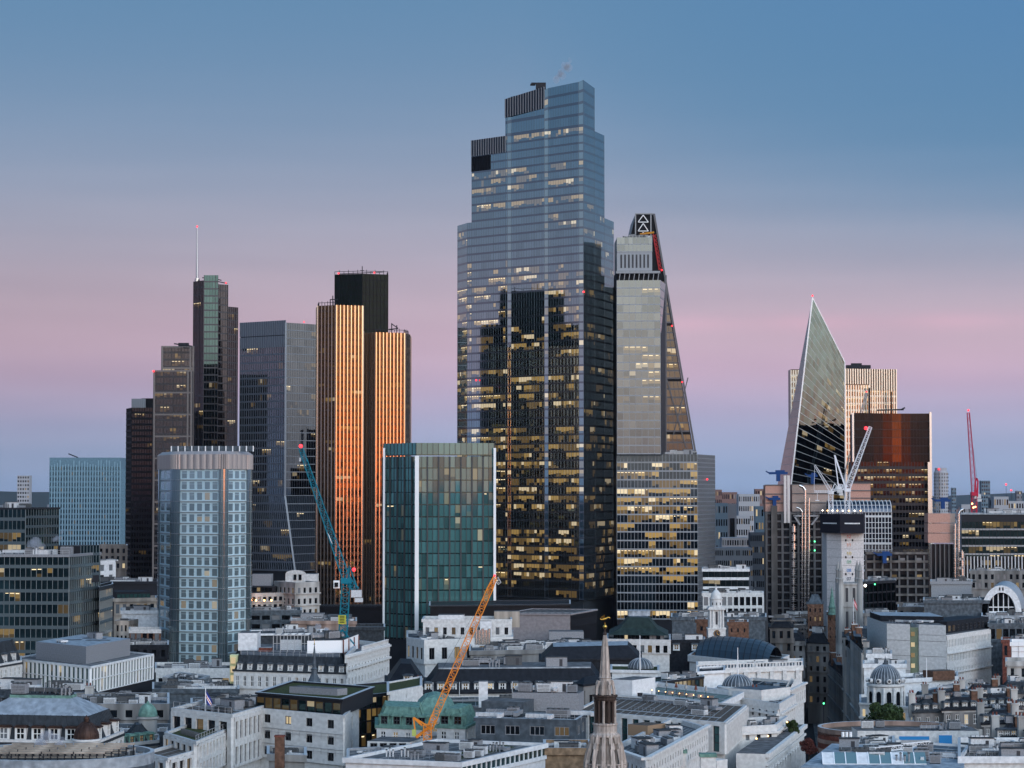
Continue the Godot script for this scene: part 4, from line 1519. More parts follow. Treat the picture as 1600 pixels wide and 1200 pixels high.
func tower_right_group() -> void:
	# the pointed tower
	var g := glass("pointed", Color(0.0962, 0.133, 0.141), 0.9, 0.02)
	var gl := glass("pointed_left", Color(0.2, 0.196, 0.204), 0.2, 0.12)
	var line := mat("pointed_line", Color(0.25, 0.28, 0.30), 0.3, 0.6)
	var ridge := mat("pointed_ridge", Color(0.70, 0.68, 0.68), 0.4, 0.3)
	var t := thing("pointed_tower", "sharp pointed glass tower with folded faces and a white ridge line", "skyscraper", flat(at(1275, 750, 1245), 0))
	var apex := at(1269.5, 465, 1237)
	var lb := at(1207, 800, 1268)
	var rb := at(1231, 800, 1236.5)
	var s := at(1320, 566, 1237.6)
	var sb := at(1321, 800, 1237.6)
	var fr := MB.new()
	var core := MB.new()
	var bk := at(1300, 800, 1285)
	var bk2 := at(1225, 800, 1290)
	core.t(M.dark_metal, lb + Vector3(0.3, 0, -0.3), rb + Vector3(0, 0, -0.3), apex + Vector3(0, -1, -0.3))
	core.q(M.dark_metal, rb + Vector3(0, 0, -0.3), sb + Vector3(-0.1, 0, -0.3), s + Vector3(-0.1, 0, -0.3), apex + Vector3(0, -1, -0.3))
	core.q(M.dark_metal, sb, bk, flat(bk, s.y), s)
	core.t(M.dark_metal, s, flat(bk, s.y), apex)
	core.q(M.dark_metal, bk, bk2, apex, flat(bk, s.y))
	core.t(M.dark_metal, bk2, lb, apex)
	part(t, "core_wall", core)
	curtain(t, fr, lb, rb, apex, apex, {"g": gl, "sm": line, "mull": null, "nf": 27, "sp": 0.06, "bw": 3.0, "lit": 0.0, "so": 0.03, "jit": 0.002})
	# the front face in two planes: the tall triangle and the upright strip at its right
	var mid := s.lerp(sb, 0.5)
	curtain(t, fr, rb, sb, s, apex, {"g": g, "sm": line, "mull": null, "nf": 28, "sp": 0.08, "bw": 1.5, "lit": 0.10, "so": 0.03, "jit": 0.004, "litmix": Vector2(0.14, 0.02), "lamps": 0.1})
	fr.bar(ridge, rb + Vector3(0, 0, 0.2), apex + Vector3(0, 0, 0.1), 0.7)
	fr.bar(ridge, s + Vector3(0, 0, 0.2), apex + Vector3(0, 0, 0.1), 0.45)
	fr.bar(ridge, sb + Vector3(0, 0, 0.2), s + Vector3(0, 0, 0.1), 0.45)
	part(t, "facade_frame", fr)
	lamp(t, apex + Vector3(0, 1.0, 0), 0.5, M.red_lamp)

	# the finned tower behind it
	var fin := mat("finned_fin", Color(0.6, 0.54, 0.45), 0.4, 0.5)
	var gp := glass("finned", Color(0.133, 0.118, 0.0962), 1.2, 0.06)
	t = thing("finned_tower", "cream tower of white vertical fins standing behind the pointed tower", "skyscraper", flat(at(1355, 750, 1360), 0))
	core = MB.new()
	fr = MB.new()
	for q in [[1236, 1420, 1300, 1420, 577], [1321, 1346, 1400, 1354, 576], [1321, 1333, 1357, 1336.6, 600]]:
		var a := flat(at(q[0], 620, q[1]), 0)
		var b := flat(at(q[2], 620, q[3]), 0)
		var top := at(q[0], q[4], q[1]).y
		prism(core, M.bronze_skin, [a, b, b + Vector3(0, 0, -14), a + Vector3(0, 0, -14)], 0, top)
		var upper: float = top - (12.5 if q[4] == 576 else 0.5)
		var o := Vector3(0, 0, 0.08)
		curtain(t, fr, flat(a, 80) + o, flat(b, 80) + o, flat(b, upper) + o, flat(a, upper) + o, {"g": gp, "sm": fin, "mull": fin, "fh": 3.8, "sp": 0.3, "bw": 1.5, "mw": 0.7, "md": 0.6, "lit": 0.4, "most": 200, "so": 0.1})
		if q[4] == 576:
			louvre(t, a + o, b + o, Vector2(upper, top), Vector2(upper, top), 1.5, M.bronze_skin, fin, "louvre_screen", 0.7, 0.6)
	part(t, "core_wall", core)
	fr.box(M.black, flat(at(1357, 620, 1334), 60), Vector3(0.9, 0, 0), Vector3(0, at(1357, 606, 1334).y - 60, 0), Vector3(0, 0, 0.9))
	fr.box(M.black, flat(at(1391, 620, 1349), 60), Vector3(0.9, 0, 0), Vector3(0, at(1391, 612, 1349).y - 60, 0), Vector3(0, 0, 0.9))
	part(t, "facade_frame", fr)
	var mb := MB.new()
	mb.abox(M.dark_metal, flat(at(1341, 572, 1356), at(1341, 576, 1356).y), 14, 2.0, 4)
	mb.abox(M.dark_metal, flat(at(1338, 572, 1356), at(1341, 572, 1356).y), 6, 1.6, 3)
	part(t, "cleaning_crane", mb)

	# the dark concave block
	var gk := glass("concave", Color(0.0234, 0.0171, 0.0153), 0.9, 0.03)
	var lk := mat("concave_line", Color(0.03, 0.03, 0.035), 0.3, 0.5)
	t = thing("concave_tower", "dark bronze glass block with a hollow curved front mirroring the orange sunset", "office tower", flat(at(1395, 800, 1150), 0))
	var front := []
	for i in 9:
		var u := i / 8.0
		front.append(flat(at(lerpf(1336, 1452, u), 700, lerpf(1121, 1131, u) + 4.6 * sin(PI * u)), 0))
	var top := at(1336, 645, 1121).y
	var low := at(1336, 722, 1121).y
	core = MB.new()
	prism(core, M.black, front + [front[8] + Vector3(2, 0, -30), front[0] + Vector3(2, 0, -30)], 0, top)
	fr = MB.new()
	for i in 8:
		var o: Vector3 = (front[i + 1] - front[i]).normalized().cross(Vector3.UP) * 0.08
		curtain(t, fr, flat(front[i], low) + o, flat(front[i + 1], low) + o, flat(front[i + 1], top) + o, flat(front[i], top) + o, {"g": gk, "sm": lk, "mull": lk, "nf": 6, "sp": 0.06, "bw": 1.5, "mw": 0.08, "md": 0.04, "lit": 0.0, "so": 0.02, "jit": 0.001})
	var lo := at(1400, 870, 1112).y
	var a2 := flat(at(1330, 760, 1112), 0)
	var b2 := flat(at(1449, 760, 1114), 0)
	prism(core, M.black, [a2, b2, b2 + Vector3(0, 0, -20), a2 + Vector3(0, 0, -8)], 0, low)
	curtain(t, fr, flat(a2, lo) + Vector3(0, 0, 0.1), flat(b2, lo) + Vector3(0, 0, 0.1), flat(b2, low) + Vector3(0, 0, 0.1), flat(a2, low) + Vector3(0, 0, 0.1), {"g": gk, "sm": lk, "mull": lk, "fh": 3.5, "sp": 0.4, "bw": 1.5, "mw": 0.3, "md": 0.2, "lit": 0.35, "so": 0.1, "most": 300})
	part(t, "core_wall", core)
	part(t, "facade_frame", fr)
	for q in [[1453.5, 1128, 644, 705, 1.0], [1452, 1112, 722, 800, 1.6], [1332.5, 1119, 645, 705, 0.8]]:
		mb = MB.new()
		var p := flat(at(q[0], q[3], q[1]), 0)
		mb.box(M.steel_bright, p + Vector3(-q[4] / 2, 20, 0), Vector3(q[4], 0, 0), Vector3(0, at(q[0], q[2], q[1]).y - 20, 0), Vector3(0, 0, 1.6))
		part(t, "edge_strip", mb)
	mb = MB.new()
	mb.bar(M.dark_metal, at(1370, 641, 1140), at(1412, 640, 1140), 0.7)
	mb.bar(M.dark_metal, at(1408, 640, 1140), at(1414, 637, 1140), 0.7)
	part(t, "cleaning_crane", mb)


# ---------------------------------------------------------------- the lower city

# a mansard roof on a footprint, with its flat top
func mansard(t: Node3D, fp: Array, y: float, h: float, by: float, m, lid, called := "mansard_roof") -> Array:
	var mb := MB.new()
	var out := inset(fp, -0.5)
	var ins := inset(fp, by)
	prism(mb, m, out, y - 0.3, y + 0.15)
	frustum(mb, m, inset(fp, 0.15), y + 0.15, ins, y + h, lid)
	if m == M.copper or m == M.lead or m == M.lead_pale or m == M.slate_grey:
		var low := inset(fp, 0.15)
		for i in fp.size():
			var j := (i + 1) % fp.size()
			var k := maxi(2, int((low[j] - low[i] as Vector3).length() / 1.1))
			for s in range(0, k + 1):
				var u := float(s) / k
				mb.bar(m, flat((low[i] as Vector3).lerp(low[j], u), y + 0.18), flat((ins[i] as Vector3).lerp(ins[j], u), y + h + 0.03), 0.12)
	part(t, called, mb)
	return ins


func chimney(t: Node3D, p: Vector3, w: float, h: float, m = null) -> void:
	var mm = m if m else M.brick
	piece(t, "chimney", shape_key("ch%d_%d_%d" % [roundi(w * 10), roundi(h * 10), mm.get_instance_id()], func(mb):
		mb.abox(mm, Vector3(0, -2, 0), w, h + 2, 1.2)
		mb.abox(M.stone, Vector3(0, h, 0), w + 0.3, 0.3, 1.5)
		for k in maxi(2, int(w / 0.7)):
			mb.cyl(M.brick_red, Vector3(-w / 2 + 0.35 + k * 0.7, h + 0.3, 0), Vector3(-w / 2 + 0.35 + k * 0.7, h + 0.9, 0), 0.2, 0.16, 7)), Basis(), p)


func flagpole(label: String, foot: Vector3, h: float, flag := 0) -> void:
	var t := thing("flagpole", label, "flagpole", foot)
	var mb := MB.new()
	mb.cyl(M.white_plain, foot, foot + Vector3(0, h, 0), 0.14, 0.07, 7)
	part(t, "pole", mb)
	if flag:
		if not M.has("flag_red"):
			mat("flag_red", Color(0.45, 0.02, 0.03), 0.8)
			mat("flag_blue", Color(0.02, 0.03, 0.2), 0.8)
		var p := foot + Vector3(0.1, h - 0.3, 0)
		var f := MB.new()
		for i in 6:
			var x0 := i * 0.32
			var x1 := x0 + 0.32
			var z0 := 0.18 * sin(i * 1.1)
			var z1 := 0.18 * sin(i * 1.1 + 1.1)
			var s := -0.35 * i - 0.1
			for band in [[0.0, 0.6, M.flag_red if flag == 2 else M.flag_blue], [0.6, 0.85, M.white_plain], [0.85, 1.15, M.flag_red], [1.15, 1.4, M.white_plain], [1.4, 2.0, M.flag_red if flag == 2 else M.flag_blue]]:
				f.q(band[2], p + Vector3(x0 * 0.6, s - band[1], z0), p + Vector3(x1 * 0.6, s - 0.35 - band[1], z1), p + Vector3(x1 * 0.6, s - 0.35 - band[0], z1), p + Vector3(x0 * 0.6, s - band[0], z0))
		part(t, "flag", f)


func ribbed_dome(t: Node3D, c: Vector3, r: float, h: float, m, ribm, ribs := 16, called := "dome") -> void:
	var mb := MB.new()
	var prof := []
	for i in 10:
		var a := PI / 2 * i / 9.0
		prof.append([r * cos(a) + (0.001 if i < 9 else 0.0), h * sin(a)])
	mb.lathe(m, c, prof, 32)
	var d := part(t, called, mb)
	var rb := MB.new()
	for k in ribs:
		var a := TAU * k / ribs
		var e := Vector3(cos(a), 0, -sin(a))
		for i in 8:
			rb.bar(ribm, c + e * prof[i][0] + Vector3(0, prof[i][1], 0), c + e * prof[i + 1][0] + Vector3(0, prof[i + 1][1], 0), r * 0.05)
	part(d, "ribs", rb, "stuff")


func balustrade(t: Node3D, a: Vector3, b: Vector3, y: float, h := 1.1, m = null) -> void:
	var mb := MB.new()
	var mm = m if m else M.stone
	a = flat(a, y)
	b = flat(b, y)
	var k := maxi(3, roundi(a.distance_to(b) / 0.9))
	for i in k + 1:
		mb.abox(mm, a.lerp(b, float(i) / k), 0.3 if i % 6 else 0.6, h, 0.3 if i % 6 else 0.6)
	mb.bar(mm, a + Vector3(0, h, 0), b + Vector3(0, h, 0), 0.45, 0.25)
	part(t, "balustrade", mb)


func glass_rail(t: Node3D, a: Vector3, b: Vector3, y: float) -> void:
	var mb := MB.new()
	a = flat(a, y)
	b = flat(b, y)
	var k := maxi(2, roundi(a.distance_to(b) / 1.8))
	for i in k + 1:
		mb.abox(M.steel, a.lerp(b, float(i) / k), 0.08, 1.1, 0.08)
	mb.bar(M.steel, a + Vector3(0, 1.1, 0), b + Vector3(0, 1.1, 0), 0.08)
	mb.bar(M.steel, a + Vector3(0, 0.5, 0), b + Vector3(0, 0.5, 0), 0.05)
	part(t, "roof_rail", mb)


func wallbox(t: Node3D, called: String, m, a: Vector3, b: Vector3, y0: float, y1: float, deep: float, top = null) -> Array:
	var n := flat(b - a, 0).normalized().cross(Vector3.UP)
	var fp := [flat(a, 0), flat(b, 0), flat(b, 0) - n * deep, flat(a, 0) - n * deep]
	var mb := MB.new()
	prism(mb, m, fp, y0, y1, top)
	part(t, called, mb)
	return fp


func city_left() -> void:
	var ga := glass("left_office", Color(0.04, 0.085, 0.10), 1.2, 0.04, 0.1)
	var spa := mat("left_office_spandrel", Color(0.10, 0.135, 0.15), 0.2, 0.5)
	var mua := mat("left_office_mullion", Color(0.24, 0.27, 0.28), 0.4, 0.5)
	var cw := {"g": ga, "sm": spa, "mull": mua, "fh": 3.2, "sp": 0.28, "bw": 1.55, "mw": 0.09, "md": 0.12, "lit": 0.25, "so": 0.16, "litmix": Vector2(0.4, 0.06), "lamps": 0.25}
	var o := blk({"n": "glass_office", "l": "dark green glass office block with steaming roof vents at the left edge", "c": "office building", "p": [[-60, 869, 652], [108, 869, 650], [156, 871, 676]], "vb": 1040, "wall": M.dark_metal, "faces": [cw, cw], "roof": M.deck, "par": 0.5, "parm": M.grey_metal})
	var t: Node3D = o.t
	for q in [[38, 75, 664], [82, 106, 668]]:
		wallbox(t, "plant_box", M.plant_white, at(q[0], 868, q[2]), at(q[1], 868, q[2]), o.y, o.y + 1.4, 6, M.deck)
	var fr := MB.new()
	var w := wallbox(t, "lift_house", M.dark_metal, at(126, 868, 664), at(155, 868, 672), o.y - 8, o.y + 2.6, 8, M.deck)
	curtain(t, fr, flat(w[0], o.y - 6) + Vector3(0, 0, 0.1), flat(w[1], o.y - 6) + Vector3(0, 0, 0.1), flat(w[1], o.y + 2.5) + Vector3(0, 0, 0.1), flat(w[0], o.y + 2.5) + Vector3(0, 0, 0.1), cw)
	part(t, "lift_house_frame", fr)
	glass_rail(t, o.fp[0], o.fp[1], o.y + 0.5)
	clutter(t, o.fp, o.y, 10)
	o = blk({"n": "glass_office", "l": "lower stepped wing of dark glass joined to the left green office block", "c": "office building", "p": [[155, 922, 668], [175, 923, 690]], "back": 20, "vb": 1030, "wall": M.dark_metal, "faces": [cw], "roof": M.deck})
	o = blk({"n": "glass_office", "l": "teal glass office with a curved roof edge behind the left green block", "c": "office building", "p": [[-60, 797, 800], [40, 795, 796], [92, 797, 815]], "vb": 870, "wall": M.dark_metal, "faces": [cw.merged({"fh": 3.7, "lit": 0.1}, true), cw.merged({"lit": 0.1}, true)], "roof": M.deck, "par": 0.4, "clutter": 5})
	# white-finned pavilion
	var gb := glass("fin_pavilion", Color(0.045, 0.09, 0.09), 1.2, 0.05, 0.2)
	var cf := {"g": gb, "sm": M.white, "mull": M.white_plain, "nf": 2, "sp": 0.06, "bw": 2.05, "mw": 0.7, "md": 0.3, "lit": 0.1, "so": 0.3, "each": true, "lamps": 0.0}
	o = blk({"n": "finned_office", "l": "low white-finned office with a grey box on its flat roof, front left", "c": "office building", "p": [[20, 1041, 575], [141, 1043, 548], [238, 1029, 590]], "vb": 1084, "wall": M.dark_metal, "faces": [cf, cf.merged({"bw": 2.0, "mw": 0.5}, true)], "roof": M.deck, "par": 0.3, "parm": M.white})
	t = o.t
	var ins := inset(o.fp, 5.0)
	var mb := MB.new()
	prism(mb, M.plant_grey, ins, o.y, o.y + 4.2, M.lead_pale)
	part(t, "roof_box", mb)
	for q in [[0.3, 0.4], [0.7, 0.6], [0.5, 0.75]]:
		mb = MB.new()
		mb.abox(M.felt, flat(on(ins, q[0], q[1]), o.y + 4.21), 6, 0.05, 2.5)
		part(t, "roof_hatch", mb)
	clutter(t, ins, o.y + 4.2, 4, 0.6)
	# corner house with slate mansard at the very left
	o = blk({"n": "mansard_house", "l": "white house with a slate mansard and dormers at the left edge", "p": [[-40, 1050, 535], [32, 1046, 560]], "back": 14, "vb": 1095, "wall": M.stone_pale, "faces": [{"bw": 2.6, "fh": 3.4, "lit": 0.1, "frame": M.frame_white}]})
	ins = mansard(o.t, o.fp, o.y + 0.3, 5.4, 2.4, M.slate_grey, M.lead)
	dormers(o.t, o.fp[0], o.fp[1], o.y + 1.0, 5, 1.3, 1.8, 2.0, M.stone_pale, 0.1, null, null, 0.7)
	# long slate roof behind the front left
	o = blk({"n": "slate_block", "l": "long grey slate mansard with a few lit dormers, lower left", "p": [[-50, 1104, 520], [165, 1104, 515]], "back": 16, "vb": 1115, "wall": M.stone_grey, "faces": [null]})
	ins = mansard(o.t, o.fp, o.y + 0.3, 3.0, 2.6, M.slate_grey, M.felt)
	dormers(o.t, o.fp[0], o.fp[1], o.y + 0.5, 11, 1.0, 1.5, 1.8, M.slate_grey, 0.5, M.frame_dark, M.lead, 1.0)
	clutter(o.t, ins, o.y + 3.3, 10, 0.9)
	for q in [[105, 0.8], [140, 1.2]]:
		chimney(o.t, flat(at(q[0], 1090, 506), o.y + 2.5), 1.8, 2.5 * q[1], M.stone)
	# the big front-left block: pale roof, dark slate slope, white dormers, brown dome
	o = blk({"n": "dormer_block", "l": "large block with pale roof, white framed dormers and a brown corner dome, lower left", "p": [[-60, 1166, 402], [150, 1166, 398], [190, 1162, 415]], "vb": 1196, "wall": M.stone_pale, "faces": [{"bw": 3.0, "nf": 1, "lit": 0.1}, {"bw": 3.0, "nf": 1, "lit": 0.1}]})
	t = o.t
	ins = mansard(t, o.fp, o.y + 0.3, 4.6, 1.9, M.slate_grey, M.lead_pale)
	var ins2 := inset(ins, 0.1)
	mb = MB.new()
	frustum(mb, M.lead_pale, ins2, o.y + 4.9, inset(ins, 4.5), o.y + 7.4, M.lead_pale)
	part(t, "lead_roof", mb)
	mb = MB.new()
	var strip := inset(ins, 4.6)
	prism(mb, M.copper, strip, o.y + 7.4, o.y + 7.9, M.felt)
	part(t, "roof_kerb", mb)
	clutter(t, strip, o.y + 7.9, 6, 0.8)
	dormers(t, o.fp[0], o.fp[1], o.y + 0.9, 8, 1.5, 2.0, 2.0, M.frame_white, 0.15, M.frame_white, M.copper_brown, 0.35)
	dormers(t, o.fp[1], o.fp[2], o.y + 0.9, 3, 1.5, 2.0, 2.0, M.frame_white, 0.1, M.frame_white, M.copper_brown, 0.35)
	var dc := flat(at(135, 1160, 396), at(135, 1158, 396).y)
	mb = MB.new()
	mb.lathe(M.stone_pale, dc, [[2.3, -5.0], [2.3, 0.0], [2.5, 0.1], [2.5, 0.4], [2.1, 0.45]], 12)
	part(t, "turret", mb)
	ribbed_dome(t, dc + Vector3(0, 0.4, 0), 2.15, 2.9, M.copper_brown, M.copper_brown, 12)
	mb = MB.new()
	mb.cyl(M.copper_brown, dc + Vector3(0, 3.1, 0), dc + Vector3(0, 3.7, 0), 0.45, 0.4, 8)
	mb.lathe(M.copper_brown, dc + Vector3(0, 3.7, 0), [[0.5, 0], [0.45, 0.3], [0.0, 0.7]], 8)
	part(t, "finial", mb)
	# round plant enclosure at the bottom left
	t = thing("round_office", "curved roof enclosure crowded with cooling plant at the bottom left corner", "office building", flat(at(110, 1200, 350), 0))
	mb = MB.new()
	var c := flat(at(85, 1190, 342), 0)
	var yr := at(100, 1190, 330).y
	var ring := []
	for i in 40:
		var a := TAU * i / 40
		ring.append(c + Vector3(cos(a) * 14.5, 0, -sin(a) * 12.0))
	ring.reverse()
	ring.reverse()
	prism(mb, M.lead, ring, 0, yr - 1.5, M.felt)
	parapet(mb, M.lead_pale, ring, yr - 1.5, 1.6, 0.6)
	part(t, "wall", mb)
	for r in 5:
		for k in 4:
			var p := flat(c + Vector3(-7.5 + k * 4.6 + r * 0.6, 0, 6.5 - r * 2.9), yr - 1.4)
			piece(t, "cooling_frame", shape_key("coolfr", func(mbx):
				mbx.abox(M.stone_warm, Vector3(0, 1.9, 0), 4.4, 0.28, 0.35)
				mbx.abox(M.stone_warm, Vector3(0, 1.2, -0.9), 4.4, 0.2, 0.25)
				for x in 5:
					mbx.abox(M.dark_metal, Vector3(-2 + x, 0, 0), 0.16, 1.9, 0.16)
				mbx.abox(M.plant_dark, Vector3(0, 0, -0.8), 4.2, 1.0, 1.3)), Basis(), p)
	for k in 12:
		var a := TAU * k / 12 + 0.1
		piece(t, "plant_unit", shape_key("smallpu", func(mbx):
			mbx.abox(M.plant_grey, Vector3.ZERO, 1.4, 1.2, 1.0)
			mbx.cyl(M.plant_dark, Vector3(0, 1.2, 0), Vector3(0, 1.4, 0), 0.4, 0.4, 8)), Basis(Vector3.UP, a), flat(c + Vector3(cos(a) * 12.4, 0, -sin(a) * 10.0), yr - 1.4))
	# green domed turret and its teal roof
	o = blk({"n": "domed_house", "l": "stone house with a green copper dome and lit teal dormers, lower left", "p": [[186, 1170, 425], [246, 1162, 432]], "back": 12, "vb": 1190, "wall": M.stone, "faces": [null]})
	t = o.t
	ins = mansard(t, o.fp, o.y + 0.2, 3.4, 3.0, M.slate_grey, M.lead)
	dormers(t, o.fp[0], o.fp[1], o.y + 0.6, 4, 0.9, 1.4, 1.6, M.copper, 0.95, M.frame_dark, M.copper, 0.7)
	dc = flat(at(231, 1120, 436), at(231, 1119, 436).y)
	mb = MB.new()
	mb.lathe(M.stone, dc, [[1.9, -9], [1.9, -3.6], [2.15, -3.4], [1.75, -3.2], [1.75, -0.5], [2.1, -0.4], [2.1, 0]], 16)
	part(t, "turret", mb)
	ribbed_dome(t, dc, 1.75, 2.4, M.copper, M.copper, 12)
	mb = MB.new()
	mb.lathe(M.copper, dc + Vector3(0, 2.35, 0), [[0.3, 0], [0.22, 0.3], [0.0, 0.6]], 8)
	part(t, "finial", mb)
	# small plant-covered roofs between
	o = blk({"n": "plant_roof_block", "l": "low block with white plant cabinets between the finned office and the green dome", "p": [[118, 1106, 480], [262, 1104, 480]], "back": 26, "vb": 1125, "wall": M.stone_grey, "faces": [{"bw": 3, "nf": 1}], "clutter": 16, "cs": 0.85, "dark": 0.2, "roof": M.lead})
	o = blk({"n": "plant_roof_block", "l": "grey lead roof below the green dome, behind the white grid building", "p": [[150, 1150, 440], [275, 1144, 440]], "back": 14, "wall": M.lead, "roof": M.lead, "clutter": 5, "cs": 0.7})
	# the white stone grid building
	var wg := {"bw": 3.3, "fh": 3.75, "ww": 0.66, "wh": 0.72, "sf": 0.1, "rec": 0.6, "lit": 0.12, "wall": M.stone_pale, "g": [M.w[1], M.w[1], M.w[0], M.w[3], M.w[4], M.w[5]], "frame": M.frame_dark, "bars": Vector2i(1, 1)}
	o = blk({"n": "stone_grid_office", "l": "white stone office with big square dark windows and a planted terrace", "c": "office building", "p": [[271, 1123, 424], [362, 1121, 412], [424, 1113, 434]], "vb": 1200, "wall": M.stone_pale, "faces": [wg, wg.merged({"bw": 2.6, "ww": 0.6}, true)], "roof": M.gravel, "par": 0.6, "clutter": 9, "cs": 0.8, "dark": 0.6})
	glass_rail(o.t, o.fp[0], o.fp[1], o.y + 0.6)
	flagpole("white flagpole with a flag on the roof of the stone grid office", flat(at(321, 1115, 424), o.y), 4.2, 1)
	o = blk({"n": "stone_grid_office", "l": "lower white stone wing with deep square windows in front of the grid office", "c": "office building", "p": [[260, 1160, 408], [306, 1162, 394], [352, 1146, 414]], "vb": 1215, "wall": M.stone_pale, "faces": [wg, wg.merged({"bw": 2.2, "ww": 0.55}, true)], "roof": M.grass_roof, "par": 0.5})
	for k in 9:
		mb = MB.new()
		mb.abox(M.plant_dark, flat(on(inset(o.fp, 0.8), 0.2 + 0.08 * k, 0.25), o.y), 0.6, 0.9, 0.5)
		part(o.t, "planter", mb)
	glass_rail(o.t, o.fp[1], o.fp[2], o.y + 0.3)
	o = blk({"n": "stone_grid_office", "l": "bottom corner of white stone grid office with dark windows, lowest left wing", "c": "office building", "p": [[226, 1184, 392], [262, 1188, 384], [308, 1180, 396]], "vb": 1215, "wall": M.stone_pale, "faces": [wg, wg], "roof": M.gravel, "par": 0.5})
	# lit flat-roofed block below the rounded tower
	o = blk({"n": "flat_roof_block", "l": "flat dark roof with lit pale fascia at the rounded tower's foot", "p": [[244, 1049, 640], [362, 1049, 640]], "back": 22, "vb": 1070, "wall": M.stone_pale, "faces": [{"bw": 3.2, "nf": 1, "ww": 0.6, "wh": 0.45, "sf": 0.2, "lit": 0.6, "down": 0.8}], "roof": M.felt, "clutter": 7})
	o = blk({"n": "plant_roof_block", "l": "white louvred roof house on a dark flat roof below the rounded tower", "p": [[256, 1064, 592], [302, 1066, 580], [326, 1060, 596]], "vb": 1080, "wall": M.plant_white, "faces": [{"bw": 2.0, "nf": 2, "ww": 0.8, "wh": 0.15, "g": [M.w[1], M.w[1], M.w[1], M.w[1], M.w[1], M.w[1]]}], "roof": M.plant_dark, "par": 0.4, "clutter": 6, "cs": 0.6})
	o = blk({"n": "plant_roof_block", "l": "dark flat roof with blue skylight strip, in front of the rounded tower", "p": [[240, 1082, 560], [372, 1076, 560]], "back": 20, "wall": M.lead, "roof": M.felt, "clutter": 14, "cs": 0.9, "dark": 0.5})
	o = blk({"n": "plant_roof_block", "l": "grey roof with a curved glazed canopy, left of the dark green-roofed office", "p": [[300, 1108, 520], [420, 1090, 530]], "back": 18, "wall": M.lead, "roof": M.lead, "clutter": 10, "cs": 0.8})
	# between the left office and the rounded tower
	o = blk({"n": "brown_block", "l": "brown stone block with a pale flat roof left of the black tower", "p": [[154, 855, 1000], [198, 853, 1000]], "back": 20, "vb": 890, "wall": M.stone_dark, "faces": [{"bw": 2.4, "fh": 3.4, "lit": 0.15}], "roof": M.deck})
	o = blk({"n": "white_block", "l": "small white building with a slanted roof below the brown block", "p": [[152, 880, 900], [179, 878, 910]], "back": 12, "vb": 912, "wall": M.white, "faces": [{"nb": 2, "nf": 2, "lit": 0.1}], "clutter": 4, "cs": 0.8})
	o = blk({"n": "dark_roof_block", "l": "dark flat-roofed block at the foot of the black tower", "p": [[150, 912, 880], [246, 908, 880]], "back": 24, "vb": 930, "wall": M.dark_metal, "faces": [null], "roof": M.felt, "clutter": 12, "dark": 0.5})
	var gg := glass("green_strip", Color(0.10, 0.20, 0.17), 1.0, 0.06, 0.2)
	o = blk({"n": "cream_block", "l": "cream stone office with green-glazed top storey at the foot of the black tower", "p": [[178, 939, 800], [243, 936, 806]], "back": 16, "vb": 962, "wall": M.stone_warm, "faces": [{"bw": 2.6, "nf": 1, "ww": 0.5, "wh": 0.62, "sf": 0.15, "lit": 0.45, "cornice": [4.6]}]})
	var f2 := MB.new()
	w = wallbox(o.t, "attic", M.dark_metal, o.fp[0].lerp(o.fp[1], 0.05) + Vector3(0, 0, -2), o.fp[0].lerp(o.fp[1], 0.85) + Vector3(0, 0, -2), o.y, o.y + 3.0, 10, M.slate)
	curtain(o.t, f2, flat(w[0], o.y) + Vector3(0, 0, 0.1), flat(w[1], o.y) + Vector3(0, 0, 0.1), flat(w[1], o.y + 2.2) + Vector3(0, 0, 0.1), flat(w[0], o.y + 2.2) + Vector3(0, 0, 0.1), {"g": gg, "sm": M.dark_metal, "mull": M.dark_metal, "nf": 1, "sp": 0.05, "bw": 1.4, "lit": 0.2, "so": 0.05})
	part(o.t, "attic_frame", f2)
	o = blk({"n": "white_block", "l": "plain white rendered block left of the rounded tower", "p": [[190, 958, 760], [252, 956, 760]], "back": 18, "wall": M.white, "roof": M.deck, "clutter": 5})
	o = blk({"n": "brown_block", "l": "small warm stone block with rows of narrow windows beside the left office", "p": [[181, 974, 742], [200, 974, 742], [214, 972, 752]], "vb": 1006, "wall": M.stone_warm, "faces": [{"bw": 1.5, "nf": 2, "lit": 0.1}, {"bw": 2.0, "nf": 2, "lit": 0.1}], "clutter": 2, "cs": 0.6})
	o = blk({"n": "white_block", "l": "white gabled wall and brown shopfront left of the rounded tower's foot", "p": [[203, 988, 720], [250, 990, 720]], "back": 14, "vb": 1008, "wall": M.stone_pale, "faces": [{"bw": 2.0, "nf": 1, "ww": 0.7, "wh": 0.7, "wall": M.brick}], "roof": M.lead})
	o = blk({"n": "dark_roof_block", "l": "dark low roofs strewn with pipes left of the rounded tower", "p": [[178, 1012, 690], [262, 1010, 690]], "back": 20, "vb": 1030, "wall": M.slate, "faces": [{"bw": 2.6, "nf": 1, "lit": 0.2}], "roof": M.felt, "clutter": 12, "dark": 0.4})


